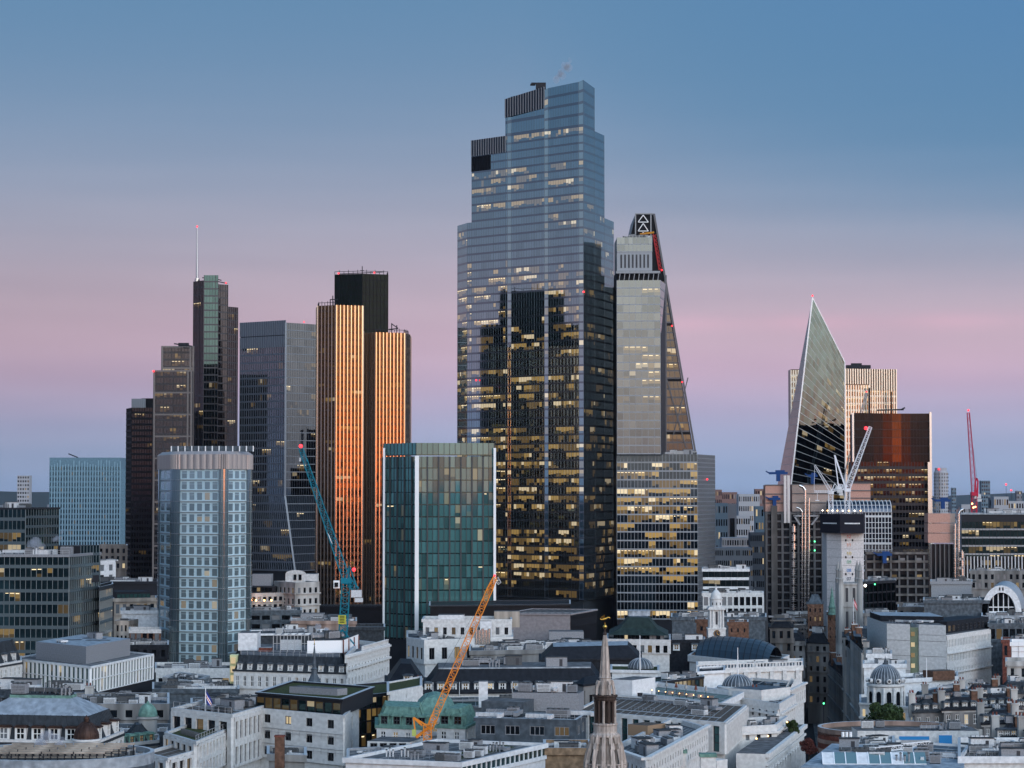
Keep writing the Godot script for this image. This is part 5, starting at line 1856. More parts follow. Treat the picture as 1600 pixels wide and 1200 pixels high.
func city_mid() -> void:
	# classical house with lamps between the rounded tower and the bronze tower
	var cl := {"bw": 3.0, "fh": 4.0, "ww": 0.45, "wh": 0.5, "lit": 0.3, "cornice": [3.9, 7.9], "ch": 0.4}
	var o := blk({"n": "classical_block", "l": "stepped white classical block with a curved gable beside the bronze tower's foot", "p": [[430, 912, 812], [462, 914, 800], [497, 912, 808]], "vb": 965, "wall": M.stone, "faces": [cl, cl], "roof": M.lead})
	var t: Node3D = o.t
	var w := wallbox(t, "gable_attic", M.stone_pale, at(446, 905, 815), at(495, 905, 815), o.y, o.y + 3.2, 8, M.lead)
	var mb := MB.new()
	for i in 10:
		var a := PI * i / 10
		var b := PI * (i + 1) / 10
		var c := flat(at(462, 905, 814.8), o.y + 3.2)
		mb.t(M.stone_pale, c, c + Vector3(cos(a) * 3.6, sin(a) * 1.4, 0), c + Vector3(cos(b) * 3.6, sin(b) * 1.4, 0))
	part(t, "curved_gable", mb)
	for q in [[461, 902], [469, 902], [480, 916]]:
		window(t, at(q[0], q[1], 814.6), Vector3.RIGHT, Vector3.UP, Vector3.BACK, 1.0, 1.9, M.w[1])
	o = blk({"n": "classical_block", "l": "white classical terrace with glowing wall lamps right of the rounded tower", "p": [[392, 931, 800], [442, 929, 806]], "back": 16, "vb": 955, "wall": M.stone, "faces": [{"bw": 2.1, "nf": 2, "ww": 0.6, "wh": 0.62, "lit": 0.1, "cornice": [3.0], "ch": 0.4}], "roof": M.slate})
	for k in [400, 413, 424]:
		lamp(o.t, at(k, 938, 797.6), 0.35, M.warm_lamp, "wall_lamp")
		var li := OmniLight3D.new()
		li.name = "wall_lamp_light"
		li.light_color = Color(1.0, 0.6, 0.25)
		li.light_energy = 4.0
		li.light_size = 0.3
		li.omni_range = 12.0
		li.omni_attenuation = 2.0
		li.shadow_enabled = true
		o.t.add_child(li)
		li.position = at(k, 937, 796.8) - o.t.position
	w = wallbox(o.t, "attic", M.dark_metal, at(394, 925, 806), at(430, 923, 806), o.y, o.y + 3.0, 8, M.felt)
	wallbox(o.t, "plant_room", M.plant_grey, at(394, 915, 812), at(424, 913, 812), o.y + 3, o.y + 7, 6, M.deck)
	for i in 5:
		window(o.t, at(398 + i * 6, 921, 805.8), Vector3.RIGHT, Vector3.UP, Vector3.BACK, 1.1, 1.3, pick(M.w, 0.5))
	o = blk({"n": "blue_roof_block", "l": "low blue-grey glazed roofs in front of the classical terrace", "p": [[392, 958, 770], [470, 956, 772]], "back": 20, "vb": 985, "wall": M.lead, "faces": [{"bw": 3.0, "nf": 2, "ww": 0.8, "wh": 0.5, "lit": 0.05}], "roof": M.lead, "clutter": 10, "cs": 0.8})
	o = blk({"n": "blue_roof_block", "l": "grey office roof with silver flues and louvres at the bronze tower's foot", "p": [[456, 974, 748], [556, 974, 746]], "back": 22, "vb": 992, "wall": M.pink_stone, "faces": [null], "roof": M.deck, "clutter": 18, "cs": 0.9, "dark": 0.1})
	wallbox(o.t, "plant_room", M.plant_grey, at(470, 968, 758), at(505, 968, 758), o.y, o.y + 2.6, 6, M.deck)
	wallbox(o.t, "plant_room", M.lead, at(512, 968, 756), at(548, 968, 756), o.y, o.y + 2.2, 6, M.deck)
	o = blk({"n": "curved_roof_block", "l": "dark curved lead roof in front of the bronze tower", "p": [[544, 984, 735], [600, 988, 735]], "back": 18, "vb": 1005, "wall": M.slate_grey, "faces": [null], "roof": M.lead})
	o = blk({"n": "curved_roof_block", "l": "sloping dark roof with a white edge behind the construction roof", "p": [[392, 992, 700], [510, 986, 706]], "back": 20, "wall": M.slate_grey, "roof": M.slate_grey, "parm": M.white, "par": 0.3, "clutter": 5})
	# dark base of the towers
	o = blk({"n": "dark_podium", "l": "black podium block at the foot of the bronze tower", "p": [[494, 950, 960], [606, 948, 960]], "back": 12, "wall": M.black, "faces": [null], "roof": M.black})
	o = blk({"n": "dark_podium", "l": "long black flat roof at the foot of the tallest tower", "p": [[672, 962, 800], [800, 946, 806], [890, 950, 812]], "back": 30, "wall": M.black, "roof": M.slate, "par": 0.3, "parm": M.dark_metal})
	o = blk({"n": "grey_wall_block", "l": "plain pinkish grey wall with black flank under the tallest tower", "p": [[788, 962, 716], [891, 960, 712], [932, 966, 740]], "vb": 1000, "wall": mat("plum_panel", Color(0.27, 0.245, 0.25), 0.7, 0, tex_soft, 0.05), "core": M.plum_panel, "faces": [null], "roof": M.slate, "par": 0.2})
	mb = MB.new()
	mb.q(M.black, flat(o.fp[1], 0) + Vector3(0.1, 0, 0.1), flat(o.fp[2], 0) + Vector3(0.1, 0, 0.1), flat(o.fp[2], o.y) + Vector3(0.1, 0, 0.1), flat(o.fp[1], o.y) + Vector3(0.1, 0, 0.1))
	mb.q(M.black, flat(o.fp[1], o.y), flat(o.fp[2], o.y), flat(o.fp[2], o.y - 4) + Vector3(0.3, 0, 0), flat(o.fp[1], o.y - 4) + Vector3(0.3, 0, 0))
	part(o.t, "black_flank", mb)
	wallbox(o.t, "plant_room", M.plant_grey, at(858, 985, 700), at(912, 985, 700), o.y - 9, o.y - 4.5, 8, M.deck)
	# tiered white stone building with lit windows
	var st := {"bw": 3.1, "fh": 4.1, "ww": 0.42, "wh": 0.55, "lit": 0.35, "cornice": [], "frame": M.frame_dark, "bars": Vector2i(2, 1)}
	o = blk({"n": "tiered_bank", "l": "tiered white stone block with lit windows below the green glass block", "p": [[637, 1003, 630], [664, 1005, 618], [800, 1000, 632]], "back": 30, "vb": 1038, "wall": M.stone_pale, "faces": [st, st.merged({"bw": 3.6}, true)], "roof": M.deck, "clutter": 8, "cs": 0.8})
	t = o.t
	var up := [at(661, 980, 640), at(798, 980, 640)]
	var mw := MB.new()
	var y2 := at(700, 972, 640).y
	prism(mw, M.stone_pale, [flat(up[0], 0), flat(up[1], 0), flat(up[1], 0) + Vector3(0, 0, -16), flat(up[0], 0) + Vector3(0, 0, -16)], o.y, y2, M.deck)
	masonry(t, mw, up[0], up[1], o.y, y2, st.merged({"nf": 1, "nb": 10, "wall": M.stone_pale, "wh": 0.45}, true))
	parapet(mw, M.stone_pale, inset([flat(up[0], 0), flat(up[1], 0), flat(up[1], 0) + Vector3(0, 0, -16), flat(up[0], 0) + Vector3(0, 0, -16)], -0.4), y2, 0.8)
	part(t, "upper_tier", mw)
	wallbox(t, "attic", M.white, at(685, 970, 646), at(725, 970, 646), y2, y2 + 1.6, 6, M.deck)
	wallbox(t, "stair_drum", M.white, at(750, 985, 636), at(768, 985, 636), o.y, o.y + 4.8, 3, M.deck)
	wallbox(t, "attic", M.stone_warm, at(772, 968, 650), at(812, 968, 650), y2 - 2, y2 + 2.4, 5, M.deck)
	for k in 5:
		var p := flat(at(744 + k * 5, 1005, 612), o.y)
		mb = MB.new()
		mb.cyl(M.steel_bright, p, p + Vector3(0, 4.2 - 0.4 * (k % 2), 0), 0.4, 0.4, 10)
		part(t, "flue", mb)
	o = blk({"n": "plant_roof_block", "l": "roof crowded with dark tanks and pipes right of the tiered white block", "p": [[735, 1022, 600], [945, 1016, 610]], "back": 30, "vb": 1035, "wall": M.stone_grey, "faces": [null], "roof": M.deck, "clutter": 30, "cs": 1.0, "dark": 0.35})
	var sky_m := mat("skylight", Color(0.10, 0.16, 0.22), 0.08, 0.8)
	for k in 4:
		var p := flat(at(828 + k * 28, 1004, 625), o.y + 0.2)
		mb = MB.new()
		mb.cyl(sky_m, p + Vector3(-2.0, 0, 0), p + Vector3(2.0, 0, 0), 0.9, 0.9, 14)
		part(o.t, "skylight", mb)
	# construction roof: stone building with slate mansard
	var eave := at(450, 1048, 566).y
	o = blk({"n": "grand_bank", "l": "grand white stone block with slate mansard and a roof under construction", "p": [[366, 1048, 572], [541, 1048, 562]], "back": 46, "vb": 1075, "wall": M.stone_pale, "faces": [{"bw": 2.05, "nf": 1, "ww": 0.45, "wh": 0.62, "sf": 0.12, "lit": 0.05, "frame": M.frame_white}], "par": 0.2})
	t = o.t
	var ins := mansard(t, o.fp, o.y + 0.2, 3.6, 1.6, M.slate_grey, M.deck)
	dormers(t, o.fp[0], o.fp[1], o.y + 0.5, 11, 0.8, 1.3, 1.6, M.frame_white, 0.1, M.frame_white, M.lead, 0.5)
	glass_rail(t, ins[0], ins[1], o.y + 3.8)
	var yd: float = o.y + 3.8
	# the ornate wing at its right end
	var wing := [at(541, 1026, 560), at(567, 1012, 574), at(606, 1002, 600)]
	mw = MB.new()
	var wf := [flat(wing[0], 0), flat(wing[1], 0), flat(wing[2], 0), flat(wing[2], 0) + Vector3(-10, 0, -16), flat(wing[0], 0) + Vector3(0, 0, -30)]
	prism(mw, M.stone_pale, wf, 0, yd, M.deck)
	for i in 2:
		masonry(t, mw, wf[i], wf[i + 1], at(541, 1075, 560).y, yd - 1.0, {"bw": 3.0, "nf": 2, "ww": 0.34, "wh": 0.5, "wall": M.stone_pale, "lit": 0.05, "cornice": [4.2, 7.2], "ch": 0.5})
	parapet(mw, M.stone_pale, inset(wf, -0.5), yd - 1.0, 2.0, 0.8)
	part(t, "corner_wing", mw)
	balustrade(t, wf[1], wf[2], yd + 1.0, 1.0, M.stone_pale)
	# hoardings, frames and huts of the building site
	var site := MB.new()
	var a0 := at(480, 1020, 578)
	var a1 := at(536, 1016, 580)
	var a2 := at(560, 1004, 596)
	site.q(M.white_plain, flat(a0, yd), flat(a1, yd), flat(a1, yd + 3.1), flat(a0, yd + 3.1))
	site.q(M.white_plain, flat(a1, yd), flat(a2, yd), flat(a2, yd + 3.6), flat(a1, yd + 3.1))
	site.q(M.felt, flat(a0, yd + 3.1), flat(a1, yd + 3.1), flat(a2, yd + 3.6), flat(a0 + Vector3(8, 0, -16), yd + 3.4))
	for u in [0.0, 0.35, 0.7, 1.0]:
		site.bar(M.brick_red, flat(a1.lerp(a2, u), yd) + Vector3(0.1, 0, 0.1), flat(a1.lerp(a2, u), yd + 3.2) + Vector3(0.1, 0, 0.1), 0.3)
	part(t, "site_hoarding", site)
	site = MB.new()
	for i in 6:
		var p := at(427 + i * 11, 1020, 582)
		site.bar(M.steel, flat(p, yd), flat(p, yd + 4.2), 0.16)
		site.bar(M.steel, flat(p, yd + 4.2), flat(p + Vector3(0, 0, -9), yd + 4.2), 0.16)
		site.bar(M.steel, flat(p + Vector3(0, 0, -9), yd), flat(p + Vector3(0, 0, -9), yd + 4.2), 0.16)
	site.bar(M.steel, flat(at(427, 1020, 582), yd + 4.2), flat(at(482, 1020, 582), yd + 4.2), 0.18)
	site.bar(M.steel, flat(at(427, 1020, 582), yd + 2.2), flat(at(482, 1020, 582), yd + 2.2), 0.12)
	part(t, "scaffold_frame", site)
	wallbox(t, "site_hut", M.plant_white, at(438, 1018, 590), at(470, 1018, 590), yd, yd + 2.6, 3, M.deck)
	wallbox(t, "plant_room", M.white, at(372, 1012, 588), at(402, 1010, 588), yd, yd + 4.4, 8, M.deck)
	wallbox(t, "site_hut", M.brick_red, at(404, 1020, 584), at(424, 1020, 584), yd, yd + 1.0, 3, M.stone)
	site = MB.new()
	site.box(mat("stair_glass", Color(0.5, 0.52, 0.3), 0.3), at(359, 1068, 574) , Vector3(1.9, 0, 0), Vector3(0, 7.0, 0), Vector3(0, 0, -3))
	part(t, "stair_tower", site)
	for j in 3:
		var m: StandardMaterial3D = M.w[5]
		window(t, at(364, 1060 - j * 14, 573), Vector3.RIGHT, Vector3.UP, Vector3.BACK, 1.2, 1.5, m)
	clutter(t, [a0 + Vector3(0, 0, -4), a1 + Vector3(0, 0, -4), a1 + Vector3(0, 0, -16), a0 + Vector3(0, 0, -16)], yd + 3.2, 6, 0.8)
	# the long dark slate bank with dormers
	o = blk({"n": "slate_bank", "l": "long building with a steep black slate roof and a row of lit dormers", "p": [[660, 1084, 520], [948, 1080, 524]], "back": 26, "vb": 1092, "wall": M.stone_pale, "faces": [null], "par": 0.2})
	t = o.t
	ins = mansard(t, o.fp, o.y + 0.2, 5.0, 3.6, M.slate, M.deck)
	dormers(t, o.fp[0], o.fp[1], o.y + 0.7, 15, 1.15, 1.5, 2.2, M.stone_pale, 0.75, M.frame_white, M.lead, 0.8)
	for k in 9:
		mb = MB.new()
		mb.abox(sky_m, flat(ins[0].lerp(ins[1], (k + 0.5) / 9.0), o.y + 5.2) + Vector3(0, 0, -1.3), 1.9, 0.12, 0.9)
		part(t, "skylight", mb)
	mb = MB.new()
	mb.bar(M.lead_pale, flat(ins[0], o.y + 5.3), flat(ins[1], o.y + 5.3), 0.5, 0.3)
	part(t, "ridge_flashing", mb)
	clutter(t, inset(ins, 3), o.y + 5.2, 8, 0.8)
	for k in 7:
		mb = MB.new()
		var p := flat(o.fp[0].lerp(o.fp[1], (k + 0.4) / 7.0), o.y - 1) + Vector3(0, 0, 0.7)
		mb.cyl(M.plant_white, p, p + Vector3(0, 3.6, 0), 0.09, 0.09, 6)
		part(t, "lamp_post", mb)
	o = blk({"n": "slate_bank", "l": "dark slate gabled wing at the left end of the long slate roof", "p": [[604, 1070, 530], [664, 1072, 524]], "back": 24, "vb": 1080, "wall": M.stone_pale, "faces": [null], "par": 0.1})
	ins = mansard(o.t, o.fp, o.y + 0.1, 4.6, 3.2, M.slate, M.slate)
	dormers(o.t, o.fp[0], o.fp[1], o.y + 0.6, 1, 1.5, 1.6, 2.2, M.stone_pale, 1.0, M.frame_white, M.lead, 0.8)
	chimney(o.t, flat(at(655, 1064, 520), o.y), 1.4, 2.0, M.stone_pale)
	o = blk({"n": "slate_bank", "l": "second dark slate ridge with pale flashings behind the long slate roof", "p": [[845, 1032, 560], [1000, 1028, 568]], "back": 22, "wall": M.slate, "faces": [null], "par": 0.0, "roof": M.deck})
	ins = mansard(o.t, o.fp, o.y, 3.0, 3.0, M.slate, M.lead_pale)
	o = blk({"n": "lead_roof_block", "l": "flat green lead roof running below the long slate building", "p": [[640, 1106, 478], [905, 1100, 482]], "back": 20, "wall": M.lead, "faces": [null], "roof": M.copper_dark, "par": 0.3, "clutter": 4})
	o = blk({"n": "stone_pavilion", "l": "small grey stone pavilion with a slate cap left of the church spire", "p": [[898, 1076, 470], [912, 1077, 466], [950, 1075, 474]], "vb": 1112, "wall": M.stone_grey, "faces": [{"nb": 1, "nf": 1, "ww": 0.3, "wh": 0.5, "lit": 0}, {"nb": 2, "nf": 1, "ww": 0.3, "wh": 0.5, "lit": 0}], "roof": M.slate})
	mansard(o.t, o.fp, o.y + 0.9, 1.2, 1.6, M.slate, M.slate)


func city_front() -> void:
	# dark glass office with planted roof
	var gd := glass("roof_garden_office", Color(0.032, 0.064, 0.064), 0.9, 0.05, 0.1)
	var white := {"bw": 5.2, "nf": 3, "ww": 0.3, "wh": 0.52, "sf": 0.2, "lit": 0.25, "rec": 0.4, "wall": M.stone_pale, "g": [M.w[1], M.w[1], M.w[0], M.w[3], M.w[4], M.w[5]], "frame": M.frame_dark, "bars": Vector2i(2, 1)}
	var o := blk({"n": "roof_garden_office", "l": "white stone office with a lit glass top storey and grass roof", "c": "office building", "p": [[404, 1117, 428], [536, 1119, 414], [558, 1093, 438]], "vb": 1196, "wall": M.stone_pale, "faces": [white, {"nb": 1, "nf": 2, "ww": 0.1, "wh": 0.5, "lit": 0, "wall": M.stone_pale}], "roof": M.felt, "par": 0.2})
	var t: Node3D = o.t
	var fr := MB.new()
	var a := at(402, 1100, 430)
	var b := at(534, 1097, 416)
	var mb := MB.new()
	var yt := at(534, 1095, 416).y
	var fp := [flat(a, 0), flat(b, 0), flat(b, 0) + Vector3(4, 0, -26), flat(a, 0) + Vector3(4, 0, -26)]
	prism(mb, M.dark_metal, fp, o.y - 0.2, yt, M.grass_roof)
	parapet(mb, M.dark_metal, inset(fp, -0.4), yt, 0.35, 0.8)
	part(t, "glass_storey", mb)
	var n: Vector3 = (b - a).normalized().cross(Vector3.UP) * 0.12
	curtain(t, fr, flat(a, o.y) + n, flat(b, o.y) + n, flat(b, yt - 0.5) + n, flat(a, yt - 0.5) + n, {"g": gd, "sm": M.dark_metal, "mull": M.dark_metal, "nf": 1, "sp": 0.05, "bw": 2.2, "lit": 0.8, "so": 0.05, "each": true, "mw": 0.2, "lamps": 0.0})
	part(t, "glass_storey_frame", fr)
	wallbox(t, "roof_box", M.plant_grey, at(452, 1087, 432), at(527, 1084, 426), yt, yt + 1.2, 3, M.deck)
	for j in 2:
		glass_rail(t, o.fp[0] + Vector3(0, 0, 0.6), o.fp[1] + Vector3(0, 0, 0.6), at(470, 1152 + j * 24, 420).y)
	# its recess and right block
	var cw := {"g": gd, "sm": M.dark_metal, "mull": M.dark_metal, "nf": 4, "sp": 0.12, "bw": 1.5, "mw": 0.14, "md": 0.2, "lit": 0.35, "so": 0.1, "each": true}
	o = blk({"n": "roof_garden_office", "l": "dark glazed recess between two blank white stone walls", "c": "office building", "p": [[555, 1090, 452], [612, 1082, 460]], "back": 26, "vb": 1190, "wall": M.dark_metal, "faces": [cw.merged({"nf": 5}, true)], "roof": M.grass_roof, "par": 0.4})
	o = blk({"n": "roof_garden_office", "l": "blank white stone wall block at the right of the grass roofed office", "c": "office building", "p": [[607, 1083, 438], [657, 1074, 452]], "back": 22, "vb": 1115, "wall": M.stone_pale, "faces": [{"nb": 1, "nf": 2, "ww": 0.02, "wh": 0.3, "lit": 0}], "roof": M.grass_roof, "par": 0.3})
	# brick stack in front
	t = thing("brick_chimney", "square red brick chimney in front of the white stone office", "chimney", flat(at(436, 1195, 385), 0))
	mb = MB.new()
	var c := flat(at(437, 1195, 385), 0)
	mb.abox(M.brick, c, 1.5, at(437, 1151, 385).y, 1.5)
	mb.abox(M.brick_red, c + Vector3(0, at(437, 1151, 385).y, 0), 1.7, 0.25, 1.7)
	part(t, "shaft", mb)
	o = blk({"n": "front_roof_block", "l": "pale low roof with air units around the brick chimney, bottom left of centre", "p": [[420, 1186, 388], [476, 1186, 386]], "back": 8, "wall": M.stone, "roof": M.deck, "clutter": 4, "cs": 0.6})
	# green copper mansards
	var wall := {"bw": 2.6, "nf": 2, "ww": 0.42, "wh": 0.56, "lit": 0.3, "frame": M.frame_white, "wall": M.stone_pale, "g": M.w}
	o = blk({"n": "copper_roof_house", "l": "white stone block with green copper mansards behind the orange crane", "p": [[590, 1137, 412], [668, 1137, 408]], "back": 14, "vb": 1180, "wall": M.stone_pale, "faces": [wall], "roof": M.lead, "par": 0.3})
	t = o.t
	var ins := mansard(t, o.fp, o.y + 0.3, 3.4, 1.4, M.copper, M.copper)
	dormers(t, o.fp[0], o.fp[1], o.y + 0.7, 4, 1.3, 1.4, 1.6, M.copper, 0.0, M.frame_dark, M.copper, 0.45)
	wallbox(t, "lower_terrace", M.stone_pale, at(574, 1158, 402), at(640, 1158, 400), 20, at(574, 1158, 402).y, 8, M.deck)
	for k in 4:
		window(t, at(584 + k * 15, 1168, 399.8), Vector3.RIGHT, Vector3.UP, Vector3.BACK, 1.2, 1.5, pick(M.w, 0.1), M.frame_dark)
	o = blk({"n": "copper_roof_house", "l": "tall rounded green copper mansard behind the foot of the orange crane", "p": [[648, 1122, 424], [712, 1120, 424]], "back": 14, "vb": 1150, "wall": M.stone_pale, "faces": [{"bw": 2.4, "nf": 1, "lit": 0.2, "frame": M.frame_white}], "par": 0.1})
	var fp4: Array = o.fp
	mb = MB.new()
	frustum(mb, M.copper, inset(fp4, -0.3), o.y, inset(fp4, 0.7), o.y + 2.2)
	frustum(mb, M.copper, inset(fp4, 0.7), o.y + 2.2, inset(fp4, 1.9), o.y + 3.4)
	frustum(mb, M.copper, inset(fp4, 1.9), o.y + 3.4, inset(fp4, 3.4), o.y + 3.9, M.copper)
	part(o.t, "mansard_roof", mb)
	o = blk({"n": "copper_roof_house", "l": "right wing with green copper mansard and dark dormers beside the grey office", "p": [[684, 1139, 408], [725, 1139, 406], [748, 1132, 418]], "vb": 1182, "wall": M.stone_pale, "faces": [wall, wall], "par": 0.3})
	ins = mansard(o.t, o.fp, o.y + 0.3, 3.0, 1.2, M.copper, M.copper)
	dormers(o.t, o.fp[0], o.fp[1], o.y + 0.7, 2, 1.4, 1.4, 1.5, M.copper, 0.2, M.frame_dark, M.copper, 0.4)
	# grey lead-clad office with big windows
	var gl := {"bw": 4.4, "nf": 2, "ww": 0.6, "wh": 0.52, "sf": 0.2, "lit": 0.35, "rec": 0.35, "wall": M.lead, "frame": M.grey_metal, "bars": Vector2i(3, 1), "g": [M.w[1], M.w[1], M.w[0], M.w[3], M.w[4], M.w[5]]}
	o = blk({"n": "lead_office", "l": "blue grey lead-clad office with wide lit windows left of the church spire", "c": "office building", "p": [[744, 1128, 396], [898, 1128, 392], [912, 1122, 402]], "vb": 1184, "wall": M.lead, "faces": [gl, gl], "roof": M.felt, "par": 0.4})
	t = o.t
	clutter(t, o.fp, o.y, 8, 0.8)
	wallbox(t, "plant_room", M.lead, at(752, 1118, 406), at(818, 1118, 404), o.y, o.y + 2.2, 7, M.deck)
	var w := wallbox(t, "plant_enclosure", M.plant_grey, at(800, 1112, 412), at(905, 1108, 410), o.y, o.y + 3.2, 6, M.deck)
	clutter(t, w, o.y + 3.2, 9, 0.7, 0.1)
	wallbox(t, "stair_head", M.white, at(748, 1102, 418), at(762, 1102, 418), o.y, o.y + 4.6, 3, M.deck)
	# bottom roofs
	o = blk({"n": "front_roof_block", "l": "flat grey roof edged with rails along the bottom, left of centre", "p": [[545, 1186, 376], [700, 1182, 384]], "back": 12, "wall": M.lead, "roof": M.deck, "clutter": 4, "cs": 0.5, "par": 0.4, "parm": M.plant_grey})
	glass_rail(o.t, o.fp[0], o.fp[1], o.y + 0.4)
	var gb := glass("front_atrium", Color(0.06, 0.12, 0.13), 1.0, 0.05, 0.2)
	o = blk({"n": "front_roof_block", "l": "white-edged roof with planting and skylights at the bottom centre", "p": [[540, 1200, 352], [720, 1196, 346], [852, 1174, 372]], "vb": 1215, "wall": M.white, "faces": [null, {"g": gb, "sm": M.white, "mull": M.white_plain, "nf": 1, "sp": 0.3, "bw": 1.6, "lit": 0.1, "so": 0.2}], "roof": M.deck, "par": 0.5, "parm": M.white, "clutter": 12, "cs": 0.7})
	mb = MB.new()
	cap(mb, M.grass_roof, [o.fp[1].lerp(o.fp[2], 0.1) + Vector3(-2, 0, -3), o.fp[1].lerp(o.fp[2], 0.8) + Vector3(-2, 0, -3), o.fp[1].lerp(o.fp[2], 0.8) + Vector3(-4, 0, -7), o.fp[1].lerp(o.fp[2], 0.1) + Vector3(-6, 0, -7)], o.y + 0.05)
	part(o.t, "planted_bed", mb)
	o = blk({"n": "brick_wall_block", "l": "tan brick wall with roof units left of the spire's foot at the bottom edge", "p": [[852, 1177, 372], [920, 1181, 372]], "back": 10, "wall": mat("tan_brick", Color(0.36, 0.24, 0.15), 0.9, 0, tex_patch, 0.1), "roof": M.deck, "clutter": 6, "cs": 0.6})
	# white office with tall teal windows
	var tall := {"bw": 2.35, "nf": 1, "ww": 0.58, "wh": 0.86, "sf": 0.06, "lit": 0.0, "rec": 0.6, "wall": M.stone_pale, "frame": M.frame_dark, "bars": Vector2i(1, 3), "g": glass("tall_window", Color(0.05, 0.12, 0.13), 1.0, 0.05, 0.2)}
	o = blk({"n": "tall_window_office", "l": "white stone office with tall teal windows right of the church spire", "c": "office building", "p": [[902, 1117, 420], [1131, 1131, 398], [1164, 1112, 430]], "vb": 1178, "wall": M.stone_pale, "faces": [tall.merged({"bw": 2.6}, true), tall.merged({"bw": 1.25, "ww": 0.5}, true)], "roof": M.gravel, "par": 0.3, "clutter": 8, "cs": 0.7, "dark": 0.2})
	wallbox(o.t, "plinth_wall", M.stone_pale, at(898, 1170, 408), at(1120, 1182, 388), 10, at(900, 1168, 408).y, 3, M.stone_pale)
	# long stone range towards the bottom
	var row := {"bw": 2.1, "nf": 2, "ww": 0.36, "wh": 0.55, "lit": 0.02, "wall": M.stone_pale, "cornice": [4.0], "ch": 0.4, "frame": M.frame_dark, "bars": Vector2i(2, 2)}
	o = blk({"n": "stone_range", "l": "long stone range with small windows running diagonally right of the spire", "p": [[955, 1172, 360], [1008, 1196, 344], [1103, 1152, 392]], "vb": 1230, "wall": M.stone_pale, "faces": [row, row], "roof": M.deck, "par": 0.8, "clutter": 14, "cs": 0.75, "dark": 0.05})
	t = o.t
	wallbox(t, "plant_room", mat("brown_panel", Color(0.25, 0.17, 0.11), 0.8), at(1012, 1152, 384), at(1040, 1149, 388), o.y, o.y + 1.8, 4, M.gravel)
	for q in [[1060, 1176, 372], [1106, 1182, 370]]:
		var p := at(q[0], q[1], q[2])
		mb = MB.new()
		mb.abox(M.stone_pale, flat(p, 30), 2.4, p.y - 30, 2.0)
		mb.abox(M.copper, p, 2.7, 0.5, 2.3)
		part(t, "bay_head", mb)
	# terrace restaurant
	o = blk({"n": "terrace_block", "l": "white rendered block with a lamplit roof terrace and parasols", "p": [[988, 1090, 470], [1126, 1106, 446], [1160, 1090, 470]], "vb": 1112, "wall": M.white, "faces": [null], "roof": mat("terrace_deck", Color(0.12, 0.16, 0.15), 0.8), "par": 1.0, "parm": M.white})
	t = o.t
	wallbox(t, "stair_head", M.white, at(988, 1095, 466), at(1024, 1086, 474), o.y - 1, o.y + 3.6, 5, M.deck)
	window(t, at(1000, 1086, 464.8), Vector3.RIGHT, Vector3.UP, Vector3.BACK, 1.0, 0.9, M.w[1], M.frame_dark)
	for k in 9:
		var p := flat(on(inset(o.fp, 1.2), 0.14 + 0.09 * k, 0.12), o.y + 0.4)
		mb = MB.new()
		mb.cyl(M.dark_metal, p, p + Vector3(0, 0.8, 0), 0.06, 0.06, 5)
		part(t, "lamp_stand", mb)
		lamp(t, p + Vector3(0, 0.95, 0), 0.1, M.warm_lamp, "terrace_lamp")
	for k in 5:
		var p := flat(on(inset(o.fp, 2.0), 0.2 + 0.14 * k, 0.5), o.y)
		mb = MB.new()
		mb.cyl(M.frame_dark, p, p + Vector3(0, 2.4, 0), 0.06, 0.06, 5)
		mb.cyl(M.brick_red if k % 2 else M.stone, p + Vector3(0, 1.6, 0), p + Vector3(0, 2.6, 0), 0.35, 0.08, 8)
		part(t, "folded_parasol", mb)
		mb = MB.new()
		mb.abox(M.pink_stone, p + Vector3(0.9, 0, 0.4), 1.2, 0.7, 0.8)
		part(t, "terrace_sofa", mb)
	o = blk({"n": "terrace_block", "l": "long dark glazed pavilion with flat green roof above the lamplit terrace", "p": [[1020, 1068, 500], [1098, 1055, 516]], "back": 10, "vb": 1095, "wall": M.dark_metal, "faces": [{"g": gb, "sm": M.dark_metal, "mull": M.dark_metal, "nf": 1, "sp": 0.1, "bw": 1.6, "lit": 0.2, "so": 0.1}], "roof": M.copper_dark, "par": 0.3, "clutter": 5, "cs": 0.6})
	o = blk({"n": "terrace_block", "l": "white blank wall end with a dark slate roof behind the glazed pavilion", "p": [[1092, 1052, 520], [1131, 1046, 524]], "back": 14, "wall": M.white, "roof": M.slate, "par": 0.4})
	# teal sloped roof by the spire
	o = blk({"n": "teal_roof_block", "l": "green copper sloped roof wedged between the spire and the terrace", "p": [[966, 1100, 470], [992, 1096, 474]], "back": 14, "wall": M.copper, "roof": M.copper, "par": 0.1})
	mansard(o.t, o.fp, o.y + 0.1, 3.6, 2.0, M.copper, M.lead)
	# white block with the flat dome and flagpole
	o = blk({"n": "flat_dome_block", "l": "white stone block with a low ribbed lead dome behind the terrace", "p": [[956, 1049, 530], [1028, 1048, 528]], "back": 16, "vb": 1090, "wall": M.white, "faces": [null], "roof": M.grass_roof, "par": 0.4})
	var q := flat(at(1001, 1045, 536), o.y + 0.3)
	ribbed_dome(o.t, q, 2.9, 2.3, M.lead, M.lead_pale, 20)
	for k in 2:
		mb = MB.new()
		mb.abox(M.plant_grey, flat(at(1010 + k * 8, 1055, 526), o.y - 2.0), 0.9, 1.0, 0.4)
		part(o.t, "air_unit", mb)
	flagpole("bare white flagpole in front of the low ribbed dome", flat(at(1000, 1045, 528), o.y), at(1000, 993, 528).y - o.y)


